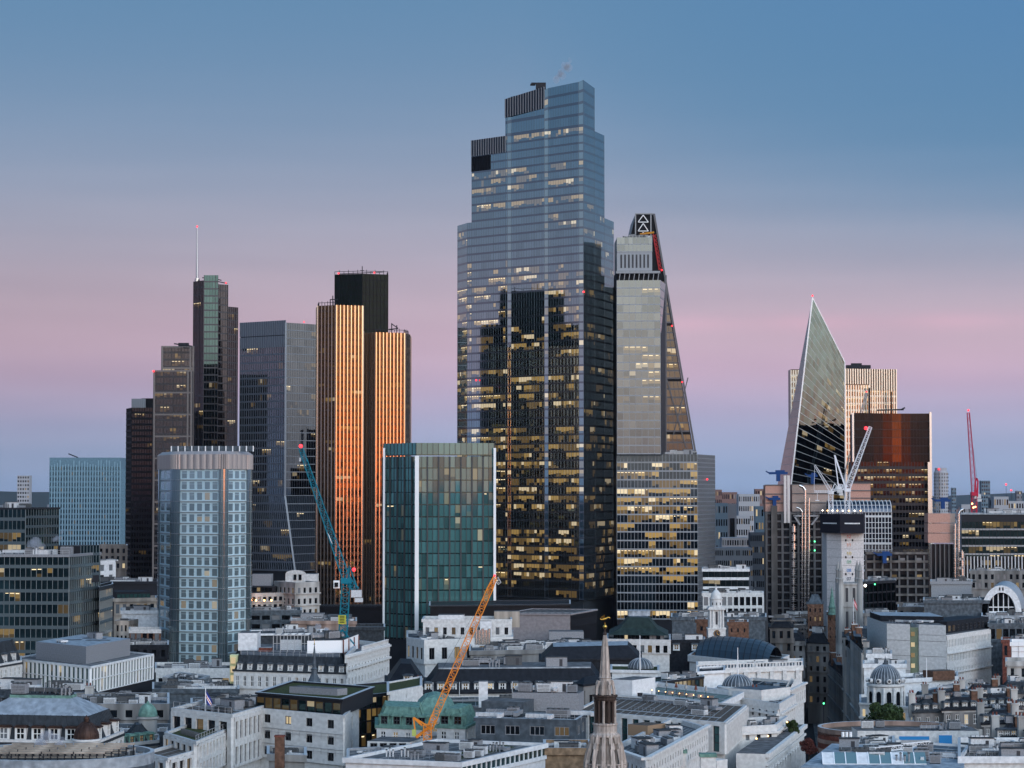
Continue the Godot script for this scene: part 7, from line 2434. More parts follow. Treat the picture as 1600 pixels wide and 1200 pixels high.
func city_far_right() -> void:
	# striped curved building with a roof garden
	var t := thing("striped_round_building", "pinkish striped building with a curved wall and a white stepped roof, lower right", "building", flat(at(1420, 1160, 480), 0))
	var mb := MB.new()
	var c := flat(at(1395, 1150, 500), 0)
	var yt := at(1395, 1128, 520).y
	var ring := []
	for i in 32:
		var a := TAU * i / 32
		ring.append(c + Vector3(cos(a) * 16.0, 0, -sin(a) * 13.0))
	prism(mb, M.brick_red, ring, 0, yt, M.gravel)
	parapet(mb, M.pink_stone, ring, yt - 0.5, 1.5, 0.8)
	for k in 5:
		var rr := inset(ring, -0.12)
		prism(mb, M.pink_stone, rr, yt - 2.2 - k * 2.0, yt - 1.4 - k * 2.0)
	part(t, "round_wall", mb)
	mb = MB.new()
	for i in 20:
		var a0 := PI * (0.15 + 0.7 * i / 20.0)
		var a1 := PI * (0.15 + 0.7 * (i + 1) / 20.0)
		var f := flat(at(1428, 1160, 476), 0)
		var p0 := f + Vector3(cos(a0) * 15.0, 0, -sin(a0) * 9 + 5)
		var p1 := f + Vector3(cos(a1) * 15.0, 0, -sin(a1) * 9 + 5)
		mb.q(M.stone_pale, flat(p1, 20), flat(p0, 20), flat(p0, yt + 0.4), flat(p1, yt + 0.4))
		mb.q(M.stone_pale, flat(p1, yt + 0.4), flat(p0, yt + 0.4), flat(f, yt + 0.4), flat(f, yt + 0.4) + Vector3(-0.01, 0, 0))
	part(t, "curved_roof_wall", mb)
	var w := wallbox(t, "front_wall", M.stone_pale, at(1340, 1155, 470), at(1530, 1150, 470), 0, at(1440, 1142, 470).y, 8, M.deck)
	var yf := at(1440, 1142, 470).y
	clutter(t, w, yf, 8, 0.7)
	mb = MB.new()
	mb.box(mat("blue_sheet", Color(0.03, 0.20, 0.45), 0.6), at(1467, 1163, 468), Vector3(2.6, 0, 0), Vector3(0, 1.8, 0), Vector3(0, 0, 0.15))
	mb.box(M.blue_sheet, at(1405, 1156, 468), Vector3(6.0, 0, 0), Vector3(0, 0.7, 0), Vector3(0, 0, 0.15))
	part(t, "blue_sheeting", mb)
	# billboard-like white screen on legs
	t = thing("white_screen", "blank white screen on steel legs on the roofs at lower right", "screen", flat(at(1532, 1175, 440), 30))
	mb = MB.new()
	mb.box(M.white_plain, at(1518, 1173, 440), Vector3(3.3, 0, 0), Vector3(0, 2.8, 0), Vector3(0, 0, 0.25))
	part(t, "panel", mb)
	mb = MB.new()
	for x in [0.4, 2.8]:
		mb.bar(M.steel, flat(at(1518, 1173, 440.3), 30) + Vector3(x, 0, 0), at(1518, 1149, 440.3) + Vector3(x, 0, 0), 0.14)
	for x in range(5):
		mb.bar(M.dark_metal, at(1517, 1173, 439.6) + Vector3(x * 0.85, -0.1, 0), at(1517, 1150, 439.6) + Vector3(x * 0.85, 0.2, 0), 0.07)
	part(t, "frame", mb)
	# front glasshouse roofs
	var gl := mat("glasshouse", Color(0.20, 0.30, 0.30), 0.1, 0.5)
	t = thing("glasshouse_roof", "white-framed glazed roofs with gantries along the bottom right edge", "building", flat(at(1370, 1195, 390), 0))
	mb = MB.new()
	var y0 := at(1370, 1192, 390).y
	prism(mb, M.lead_pale, [flat(at(1250, 1190, 384), 0), flat(at(1505, 1190, 378), 0), flat(at(1510, 1170, 410), 0), flat(at(1300, 1165, 420), 0)], 0, y0, M.lead_pale)
	part(t, "wall", mb)
	for k in 9:
		mb = MB.new()
		var a := flat(at(1286 + k * 18, 1185, 388), y0)
		var b := flat(at(1304 + k * 18, 1185, 388), y0)
		var h := 1.6
		mb.q(gl if k % 3 else M.white, a, b, b + Vector3(0.3, h, -3.4), a + Vector3(0.3, h, -3.4))
		mb.q(M.white, a + Vector3(0.3, h, -3.4), b + Vector3(0.3, h, -3.4), b + Vector3(0.5, h - 0.5, -5.5), a + Vector3(0.5, h - 0.5, -5.5))
		mb.bar(M.white_plain, a, a + Vector3(0.3, h, -3.4), 0.16)
		mb.bar(M.white_plain, a, b, 0.18)
		part(t, "glazed_bay", mb)
	for k in 2:
		mb = MB.new()
		var a := flat(at(1366 + k * 44, 1178 - k * 6, 396 + k * 6), y0)
		truss(mb, M.white_plain, a + Vector3(0, 1.5, 0), a + Vector3(5, 1.8, -1.5), 0.7, 0.7, 6, 0.08, 0.05)
		part(t, "gantry", mb)
	clutter(t, [at(1260, 1188, 386), at(1500, 1188, 382), at(1500, 1170, 405), at(1305, 1168, 414)], y0, 26, 0.75, 0.1)
	var o := blk({"n": "front_roof_block", "l": "pale roof with white masts and aerials, bottom right of the street", "p": [[1315, 1172, 420], [1395, 1168, 424]], "back": 10, "wall": M.lead_pale, "roof": M.felt, "clutter": 8, "cs": 0.7})
	for k in 3:
		mb = MB.new()
		var p := flat(at(1317 + k * 6, 1150, 428), o.y)
		mb.cyl(M.white_plain, p, p + Vector3(0, 2.4, 0), 0.28, 0.28, 8)
		part(o.t, "mobile_antenna", mb)
	o = blk({"n": "front_roof_block", "l": "teal glass box roof with white edge at the bottom right", "p": [[1445, 1180, 400], [1502, 1182, 396], [1512, 1172, 410]], "vb": 1200, "wall": M.dark_metal, "faces": [{"g": glass("corner_box", Color(0.06, 0.13, 0.14), 0.8, 0.05, 0.2), "sm": M.white, "mull": M.white_plain, "nf": 1, "sp": 0.2, "bw": 1.3, "lit": 0.1, "so": 0.1}], "roof": M.lead, "parm": M.white, "par": 0.4})
	o = blk({"n": "front_roof_block", "l": "white parapet and dark roof in the bottom right corner", "p": [[1500, 1190, 390], [1640, 1188, 390]], "back": 30, "wall": M.stone_pale, "roof": M.felt, "clutter": 10, "cs": 0.8, "parm": M.white})
	# dark slate roofs on the right
	for q in [
		[[1448, 1100, 588], [1502, 1098, 590], 9.0, 3, "small slate house with lit dormers right of the domed corner building"],
		[[1506, 1092, 600], [1562, 1090, 604], 10.0, 3, "blue-roofed slate house between brick chimneys at right"],
		[[1560, 1086, 610], [1650, 1084, 612], 9.0, 4, "dark slate roof just below the ornate stone turret"],
		[[1428, 1116, 548], [1470, 1114, 550], 8.0, 2, "hipped slate roof beside the leafy tree"],
		[[1474, 1112, 548], [1530, 1112, 550], 8.0, 3, "slate house with tall end chimneys behind the striped round building"],
		[[1534, 1108, 552], [1586, 1106, 555], 9.0, 3, "slate house above the white screen with a pale gable"],
		[[1588, 1110, 540], [1660, 1108, 540], 9.0, 3, "slate house at the right edge, second row from the turret"],
		[[1536, 1134, 500], [1588, 1132, 502], 8.0, 3, "grey slate terrace directly behind the white screen"],
		[[1590, 1136, 492], [1660, 1134, 492], 9.0, 3, "grey slate terrace with brick chimneys at the right edge"],
		[[1560, 1158, 452], [1600, 1156, 452], 8.0, 3, "white-dormered slate house right of the white screen"],
		[[1602, 1160, 446], [1660, 1158, 446], 8.0, 3, "white-dormered slate house cut by the lower right edge"]]:
		o = blk({"n": "slate_house", "l": q[4], "p": [q[0], q[1]], "back": q[2], "vb": q[0][1] + 26, "wall": M.stone if q[3] % 2 else M.stone_grey, "faces": [{"bw": 2.2, "nf": 1, "lit": 0.2, "wall": M.stone_grey, "frame": M.frame_white}], "par": 0.5})
		var ins := mansard(o.t, o.fp, o.y + 0.5, 2.6, 2.4, M.slate if q[3] % 2 else M.slate_grey, M.lead)
		dormers(o.t, o.fp[0], o.fp[1], o.y + 0.8, q[3] + 1, 0.9, 1.2, 1.6, M.stone, 0.3, null, null, 0.8)
		for k in 2:
			chimney(o.t, flat((o.fp[0] as Vector3).lerp(o.fp[1], 0.02 + 0.92 * k), o.y + 1.0) + Vector3(0, 0, -3.5), 1.5, 3.4, M.brick if k % 2 else M.stone)
		clutter(o.t, ins, o.y + 3.1, 4, 0.5)
	# stone tower at right edge
	o = blk({"n": "stone_turret", "l": "ornate stone corner turret at the right edge", "p": [[1573, 1040, 620], [1640, 1038, 620]], "back": 14, "vb": 1085, "wall": M.stone, "faces": [{"bw": 3.0, "nf": 2, "ww": 0.3, "wh": 0.6, "wall": M.stone, "lit": 0, "cornice": [3.6, 7.4]}], "roof": M.lead, "par": 1.2})
	o = blk({"n": "wrapped_scaffold", "l": "white sheeted scaffold on a building at the right edge", "c": "scaffold", "p": [[1580, 1008, 680], [1660, 1006, 680]], "back": 14, "wall": M.white_plain, "roof": M.deck})
	for k in 8:
		mb = MB.new()
		var p: Vector3 = o.fp[0].lerp(o.fp[1], k / 7.0)
		mb.cyl(M.steel, flat(p, 30) + Vector3(0, 0, 0.3), flat(p, o.y + 1) + Vector3(0, 0, 0.3), 0.08, 0.08, 5)
		part(o.t, "scaffold_pole", mb)
	for j in 5:
		mb = MB.new()
		mb.bar(M.steel, flat(o.fp[0], o.y - 1.8 * j) + Vector3(0, 0, 0.3), flat(o.fp[1], o.y - 1.8 * j) + Vector3(0, 0, 0.3), 0.1)
		part(o.t, "scaffold_rail", mb)
	# barrel-vaulted white building
	t = thing("arched_white_building", "white barrel-vaulted building with a big round-topped window, right edge", "building", flat(at(1575, 960, 820), 0))
	var u := 800.0 / F
	var cc := flat(at(1565, 955, 800), at(1565, 957, 800).y)
	mb = MB.new()
	for i in 24:
		var a0 := PI * i / 24
		var a1 := PI * (i + 1) / 24
		var e0 := Vector3(cos(a0) * 31, sin(a0) * 42, 0) * u
		var e1 := Vector3(cos(a1) * 31, sin(a1) * 42, 0) * u
		var i0 := Vector3(cos(a0) * 22, sin(a0) * 31, 0) * u
		var i1 := Vector3(cos(a1) * 22, sin(a1) * 31, 0) * u
		mb.q(M.white, cc + i0, cc + e0, cc + e1, cc + i1)
		mb.q(M.white, cc + i1 + Vector3(0, 0, -1.5), cc + i0 + Vector3(0, 0, -1.5), cc + i0, cc + i1)
		mb.q(M.lead_pale, cc + e0, cc + e0 + Vector3(10, 0, -40), cc + e1 + Vector3(10, 0, -40), cc + e1)
	mb.box(M.white, cc + Vector3(-31 * u, -25, -8), Vector3(62 * u, 0, 0), Vector3(0, 25, 0), Vector3(0, 0, 8))
	part(t, "vault", mb)
	mb = MB.new()
	for i in 24:
		var a0 := PI * i / 24
		var a1 := PI * (i + 1) / 24
		mb.t(M.w[1], cc + Vector3(0, 0, -1.4), cc + Vector3(cos(a0) * 22 * u, sin(a0) * 31 * u, -1.4), cc + Vector3(cos(a1) * 22 * u, sin(a1) * 31 * u, -1.4))
	part(t, "arched_glazing", mb)
	mb = MB.new()
	for x in [-2.6, -0.9, 0.9, 2.6]:
		mb.box(M.white, cc + Vector3(x - 0.15, 0, -1.3), Vector3(0.3, 0, 0), Vector3(0, 30 * u - absf(x) * 0.2, 0), Vector3(0, 0, 0.3))
	for yy in [0.0, 1.6]:
		mb.box(M.white, cc + Vector3(-21 * u, yy, -1.3), Vector3(42 * u, 0, 0), Vector3(0, 0.35, 0), Vector3(0, 0, 0.28))
	part(t, "glazing_bars", mb)
	for k in 2:
		mb = MB.new()
		mb.box(M.frame_dark, cc + Vector3((k * 5 - 4) * u, 34 * u, 0.02), Vector3(2.6 * u, 0, 0), Vector3(0, 5 * u, 0), Vector3(0, 0, 0.05))
		part(t, "slot_window", mb)
	# assorted dull blocks on the right
	var rows := [
		[[1455, 912, 840], [1518, 910, 840], 18.0, M.plant_grey, "blank grey cube with a pale top left of the white vault", null],
		[[1444, 942, 800], [1545, 940, 800], 24.0, M.lead, "blue-grey roofscape of plant and glass in front of the grey cube", null],
		[[1535, 966, 780], [1660, 962, 780], 26.0, M.lead_pale, "pale blue roof terraces in front of the white vault", null],
		[[1545, 978, 740], [1660, 976, 740], 16.0, M.lead, "green-glazed attic and slate roof right of the blank stone bank", {"bw": 2.2, "nf": 1, "ww": 0.8, "wh": 0.6, "lit": 0.4, "wall": M.lead}],
		[[1566, 1004, 720], [1660, 1004, 720], 14.0, M.brick_red, "dark red brick house right of the blank stone bank", {"bw": 2.0, "nf": 1, "lit": 0.1, "wall": M.brick_red}],
		[[1404, 952, 860], [1450, 950, 860], 20.0, M.stone_dark, "dull brown office below the concave tower", {"bw": 2.0, "fh": 3.4, "lit": 0.2, "wall": M.stone_dark}],
		[[1350, 962, 820], [1400, 960, 820], 18.0, M.stone_grey, "grey roof with pipes below the green building site", null],
		[[1516, 895, 900], [1604, 893, 900], 14.0, M.stone_grey, "brown-grey block with roof rails behind the white vault", {"bw": 2.4, "fh": 3.4, "lit": 0.2, "wall": M.stone_grey}]]
	for q in rows:
		o = blk({"n": "right_side_block", "l": q[4], "p": [q[0], q[1]], "back": q[2], "vb": q[0][1] + 26, "wall": q[3], "faces": [q[5]], "roof": M.deck, "clutter": 9, "cs": 0.9})
	# tree on the round building
	tree("leafy_tree", "dark green rounded tree in front of the domed corner building", at(1388, 1124, 530), 9.4, 5.6, 5)
	tree("small_shrub", "small dark shrub on the white terrace left of the street", at(1238, 1136, 432), 2.6, 2.4, 9, "shrub")
	tree("small_shrub", "red-brown shrub beside the arcaded range at the street", at(1264, 1166, 420), 3.2, 3.0, 11, "shrub", true)


func tree(called: String, label: String, mid: Vector3, w: float, h: float, sd: int, cat := "tree", red := false) -> void:
	var r := RandomNumberGenerator.new()
	r.seed = sd
	var t := thing(called, label, cat, mid - Vector3(0, h, 0))
	var bark := mat("bark_%d" % sd, Color(0.06, 0.05, 0.04), 0.9)
	var leaf := []
	for k in 3:
		var m := mat("leaf_%d_%d" % [sd, k], (Color(0.035, 0.055, 0.022) if not red else Color(0.10, 0.035, 0.03)) * (0.7 + 0.3 * k), 0.8)
		m.backlight_enabled = true
		m.backlight = Color(0.05, 0.08, 0.03)
		leaf.append(m)
	var mb := MB.new()
	mb.cyl(bark, mid - Vector3(0, h * 1.1, 0), mid - Vector3(0, h * 0.1, 0), w * 0.04, w * 0.025, 8)
	var clumps := []
	for k in 16:
		var a := r.randf() * TAU
		var e := Vector3(cos(a) * r.randf_range(0.1, 0.42) * w, r.randf_range(-0.35, 0.42) * h, sin(a) * r.randf_range(0.1, 0.4) * w)
		clumps.append([mid + e, r.randf_range(0.13, 0.24) * w])
		mb.cyl(bark, mid - Vector3(0, h * 0.4, 0), mid + e, w * 0.018, w * 0.006, 5, false)
	part(t, "trunk", mb)
	mb = MB.new()
	for c in clumps:
		for k in 420:
			var d: Vector3 = Vector3(r.randfn(), r.randfn() * 0.8, r.randfn()).normalized() * c[1] * pow(r.randf(), 0.4)
			var p: Vector3 = c[0] + d
			var x := Vector3(r.randfn(), r.randfn(), r.randfn()).normalized() * w * 0.02
			var y := x.cross(Vector3(r.randfn(), r.randfn(), r.randfn())).normalized() * w * 0.026
			mb.q(leaf[k % 3], p - x - y, p + x - y, p + x + y, p - x + y)
	part(t, "crown", mb, "stuff")


# ---------------------------------------------------------------- steel-framed insurance building, cranes, spire, far city

func pods(t: Node3D, px: float, d: float, py0: float, py1: float, w: float) -> void:
	var py := py0
	while py < py1:
		var p := at(px, py, d)
		piece(t, "stair_pod", shape_key("pod%d" % roundi(w * 10), func(mb):
			mb.cyl(M.steel_bright, Vector3(0, -2.6, 0), Vector3(0, 0, 0), w, w, 14)
			mb.cyl(M.steel_bright, Vector3(0, 0, 0), Vector3(0, 0.8, 0), w * 0.35, w * 0.35, 8)
			for k in 4:
				mb.cyl(M.steel, Vector3(0, -2.5 + k * 0.8, 0), Vector3(0, -2.4 + k * 0.8, 0), w * 1.03, w * 1.03, 14)), Basis(), p)
		py += 13.6


func duct_pipe(t: Node3D, px: float, d: float, py0: float, py1: float, r: float, bend := 0.0) -> void:
	var mb := MB.new()
	var a := at(px, py1, d)
	var b := at(px, py0, d)
	mb.cyl(M.steel_bright, a, b, r, r, 12)
	if bend:
		mb.cyl(M.steel_bright, b, b + Vector3(bend * 0.6, 1.4, 0), r, r, 12)
		mb.cyl(M.steel_bright, b + Vector3(bend * 0.6, 1.4, 0), b + Vector3(bend * 1.6, 2.0, 0), r, r, 12)
	var y := a.y
	while y < b.y:
		mb.cyl(M.steel, Vector3(a.x, y, a.z), Vector3(a.x, y + 0.15, a.z), r * 1.1, r * 1.1, 12)
		y += 2.0
	part(t, "silver_duct", mb)


func blue_crane(t: Node3D, p: Vector3, w: float) -> void:
	var mb := MB.new()
	var m = M.crane_blue
	mb.abox(m, p, 1.6, 3.0, 1.6)
	mb.abox(m, p + Vector3(0, 3.0, 0), w, 1.0, 1.4)
	mb.bar(m, p + Vector3(-w / 2, 3.6, 0), p + Vector3(-w / 2 - 1.4, 4.4, 0), 0.5)
	mb.abox(m, p + Vector3(w * 0.1, 4.0, 0), w * 0.5, 0.8, 1.0)
	part(t, "blue_maintenance_crane", mb)


func insurance() -> void:
	mat("crane_blue", Color(0.012, 0.045, 0.15), 0.5)
	var frame := mat("frame_grey", Color(0.10, 0.10, 0.105), 0.5, 0.4)
	var dark := mat("frame_glass", Color(0.02, 0.023, 0.028), 0.15, 0.6)
	var pink := mat("plant_box_pink", Color(0.52, 0.30, 0.24), 0.5, 0.1, tex_soft, 0.1)
	var beige := mat("plant_box_beige", Color(0.40, 0.31, 0.27), 0.5, 0.1, tex_soft, 0.1)
	var D := 1010.0
	var t := thing("pipework_building", "dark steel building wrapped in silver ducts and stair pods with pinkish roof boxes", "building", flat(at(1240, 900, 1030), 0))
	var mb := MB.new()
	var y0 := at(1240, 800, D).y
	prism(mb, dark, [flat(at(1195, 900, D), 0), flat(at(1300, 900, D), 0), flat(at(1300, 900, D + 40), 0), flat(at(1195, 900, D + 40), 0)], 0, y0)
	part(t, "core_wall", mb)
	mb = MB.new()
	for k in 9:
		var p := flat(at(1196 + k * 12.5, 900, D - 0.6), 20)
		mb.box(frame, p, Vector3(0.9, 0, 0), Vector3(0, y0 - 20, 0), Vector3(0, 0, 0.9))
	for j in 15:
		mb.box(frame, flat(at(1196, 900, D - 0.4), y0 - 1 - j * 3.4), Vector3(28.5, 0, 0), Vector3(0, 0.7, 0), Vector3(0, 0, 0.5))
	mb.box(M.stone_dark, flat(at(1205, 900, D - 2), 20), Vector3(2.6, 0, 0), Vector3(0, at(1205, 790, D).y - 20, 0), Vector3(0, 0, 1.5))
	for q in [[1241, 806, 1250, 820], [1268, 820, 1279, 806], [1240, 806, 1280, 806]]:
		mb.bar(M.grey_metal, at(q[0], q[1], D - 3), at(q[2], q[3], D - 3), 0.7)
	part(t, "steel_frame", mb)
	for q in [[1196, 1224, 758, 800, pink, 0.0], [1238, 1300, 757, 800, beige, 1.0], [1328, 1360, 755, 790, pink, 8.0]]:
		var a := at(q[0], q[3], D + q[5])
		var b := at(q[1], q[2], D + q[5])
		mb = MB.new()
		mb.box(q[4], a + Vector3(0, 0, -8), Vector3(b.x - a.x, 0, 0), Vector3(0, b.y - a.y, 0), Vector3(0, 0, 8))
		for j in 4:
			mb.box(frame, Vector3(a.x - 0.2, lerpf(a.y, b.y, j / 3.0) - 0.2, a.z), Vector3(b.x - a.x + 0.4, 0, 0), Vector3(0, 0.45, 0), Vector3(0, 0, 0.3))
		part(t, "plant_box", mb)
	mb = MB.new()
	for x in [0.0, 1.5]:
		mb.box(M.steel, flat(at(1224.5, 800, D - 1.5), at(1224, 817, D).y) + Vector3(x, 0, 0), Vector3(1.1, 0, 0), Vector3(0, 20.5, 0), Vector3(0, 0, 1.0))
	part(t, "silver_riser", mb)
	duct_pipe(t, 1258, D - 3, 766, 985, 0.62, -1.6)
	duct_pipe(t, 1264, D - 3, 778, 985, 0.62, 0.0)
	duct_pipe(t, 1253.5, D - 3.4, 800, 985, 0.35, -1.6)
	pods(t, 1240, D - 3, 822, 985, 1.15)
	for q in [[1216, 752, 8.0], [1210, 792, 5.0], [1270, 756, 4.0]]:
		blue_crane(t, at(q[0], q[1], D - 1), q[2])
	for q in [[1273, 846], [1273, 860]]:
		lamp(t, at(q[0], q[1], D - 3.5), 0.35, M.green_lamp, "signal_lamp")
	for j in 14:
		for k in 3:
			if rng.randf() < 0.5:
				window(t, at(1220 + k * 3.5, 822 + j * 11, D - 0.1), Vector3.RIGHT, Vector3.UP, Vector3.BACK, 0.9, 0.8, M.w[0])
	# the glazed barrel atrium
	t = thing("barrel_atrium", "white lattice glass atrium with a barrel vault top right of the concrete core", "building", flat(at(1368, 850, 1020), 0))
	var gl := mat("atrium_glass", Color(0.05, 0.06, 0.08), 0.06, 0.9)
	var a := at(1342, 893, 1000)
	var b := at(1393, 893, 1000)
	var yt := at(1368, 800, 1000).y
	mb = MB.new()
	mb.box(gl, flat(a, 30) + Vector3(0, 0, -25), Vector3(b.x - a.x, 0, 0), Vector3(0, yt - 30, 0), Vector3(0, 0, 25))
	part(t, "glass_wall", mb)
	mb = MB.new()
	for k in 11:
		mb.box(M.plant_white, flat(a.lerp(b, k / 10.0), a.y - 6), Vector3(0.28, 0, 0), Vector3(0, yt - a.y + 6, 0), Vector3(0, 0, 0.35))
	for j in 12:
		mb.box(M.plant_white, Vector3(a.x, lerpf(a.y, yt, j / 11.0), a.z), Vector3(b.x - a.x, 0, 0), Vector3(0, 0.28 if j % 5 else 0.9, 0), Vector3(0, 0, 0.3 if j % 5 else 0.6))
	for k in 6:
		mb.box(M.plant_white, flat(b, a.y - 6) + Vector3(0, 0, -k * 4.5), Vector3(0.3, 0, 0), Vector3(0, yt - a.y + 6, 0), Vector3(0, 0, 0.3))
	part(t, "lattice", mb)
	# vault across the top, its axis running left
	var r := at(0, 782, 1000).y - at(0, 800, 1000).y
	var x0 := at(1296, 800, 1000).x
	mb = MB.new()
	var fr := MB.new()
	for i in 10:
		var a0 := PI * i / 10
		var a1 := PI * (i + 1) / 10
		var e0 := Vector3(0, sin(a0) * r, cos(a0) * r * 1.2)
		var e1 := Vector3(0, sin(a1) * r, cos(a1) * r * 1.2)
		var c0 := Vector3(x0, yt, a.z - 5)
		var c1 := Vector3(b.x, yt, a.z - 5)
		mb.q(gl, c0 + e0, c1 + e0, c1 + e1, c0 + e1)
		mb.t(gl, c1, c1 + e0, c1 + e1)
		for k in 17:
			fr.bar(M.plant_white, c0.lerp(c1, k / 16.0) + e0 * 1.01, c0.lerp(c1, k / 16.0) + e1 * 1.01, 0.3)
		if i % 2 == 0:
			fr.bar(M.plant_white, c0 + e0 * 1.01, c1 + e0 * 1.01, 0.2)
		fr.bar(M.plant_white, c1 + Vector3(0.1, 0, 0), c1 + e0 + Vector3(0.1, 0, 0), 0.2)
	part(t, "vault_glass", mb)
	part(t, "vault_ribs", fr)
	# lower steel frames in front
	t = thing("lower_frame_block", "low dark steel framed block with walkways right of the concrete core", "building", flat(at(1410, 920, 960), 0))
	mb = MB.new()
	prism(mb, dark, [flat(at(1352, 900, 950), 0), flat(at(1450, 900, 950), 0), flat(at(1450, 900, 985), 0), flat(at(1352, 900, 985), 0)], 0, at(1400, 862, 950).y)
	part(t, "core_wall", mb)
	mb = MB.new()
	for j in 8:
		mb.box(M.stone_dark, at(1352, 866 + j * 13, 949), Vector3(25.5, 0, 0), Vector3(0, 0.9, 0), Vector3(0, 0, 1.0))
	for k in 8:
		mb.box(frame, at(1352 + k * 13, 972, 949), Vector3(0.7, 0, 0), Vector3(0, 27, 0), Vector3(0, 0, 0.7))
	part(t, "steel_frame", mb)
	for k in 14:
		window(t, at(1358 + (k % 7) * 13, 875 + (k / 7) * 26, 949.2), Vector3.RIGHT, Vector3.UP, Vector3.BACK, 2.2, 1.6, pick(M.w, 0.25))
	blue_crane(t, at(1382, 880, 946), 6.0)
	# right-hand service tower
	t = thing("service_tower", "pinkish plant boxes over a dark service tower with silver ducts, right", "tower", flat(at(1475, 850, 990), 0))
	mb = MB.new()
	prism(mb, dark, [flat(at(1454, 900, 985), 0), flat(at(1491, 900, 985), 0), flat(at(1491, 900, 1010), 0), flat(at(1454, 900, 1010), 0)], 0, at(1470, 850, 985).y)
	for k in 6:
		mb.box(frame, at(1454 + k * 7, 915, 984.5), Vector3(0.5, 0, 0), Vector3(0, 17.5, 0), Vector3(0, 0, 0.5))
	part(t, "core_wall", mb)
	for j in 3:
		mb = MB.new()
		mb.box(pink, at(1450, 848 - j * 15.6, 984), Vector3(9.3, 0, 0), Vector3(0, 3.9, 0), Vector3(0, 0, -9))
		mb.box(beige, at(1483, 848 - j * 15.6, 984.2), Vector3(2.6, 0, 0), Vector3(0, 3.9, 0), Vector3(0, 0, -9))
		part(t, "plant_box", mb)
	duct_pipe(t, 1492, 982, 818, 910, 0.6, 0.0)
	duct_pipe(t, 1498, 982, 803, 910, 0.6, 1.2)
	pods(t, 1503, 980, 862, 910, 1.0)
	blue_crane(t, at(1473, 795, 986), 6.5)
	# right office
	var g := glass("right_office", Color(0.08, 0.13, 0.12), 1.2, 0.05, 0.1)
	var o := blk({"n": "glass_office", "l": "dark green glass office with white lower fins at the right edge", "c": "office building", "p": [[1502, 803, 1000], [1660, 802, 1000]], "back": 30, "vb": 880, "wall": M.dark_metal, "faces": [{"g": g, "sm": M.grey_metal, "mull": M.dark_metal, "nf": 5, "sp": 0.2, "bw": 1.5, "mw": 0.14, "md": 0.2, "lit": 0.4, "so": 0.2, "down": 3.4}], "roof": M.lead, "par": 0.3, "parm": M.lead_pale, "clutter": 6})
	var p0 := at(1500, 908, 992)
	for k in 22:
		mb = MB.new()
		mb.box(M.plant_white, p0 + Vector3(k * 1.45, 0, 0), Vector3(0.4, 0, 0), Vector3(0, 10.5, 0), Vector3(0, 0, 0.8))
		part(o.t, "white_fin", mb)
	mb = MB.new()
	mb.box(dark, p0 + Vector3(0, -3, -4), Vector3(34, 0, 0), Vector3(0, 13.3, 0), Vector3(0, 0, 3.9))
	part(o.t, "lower_storeys", mb)
	for k in 60:
		if rng.randf() < 0.55:
			window(o.t, p0 + Vector3(1.1 + (k % 20) * 1.45, 1.4 + (k / 20) * 3.2, 0.05), Vector3.RIGHT, Vector3.UP, Vector3.BACK, 0.9, 2.0, pick(M.w, 0.5))


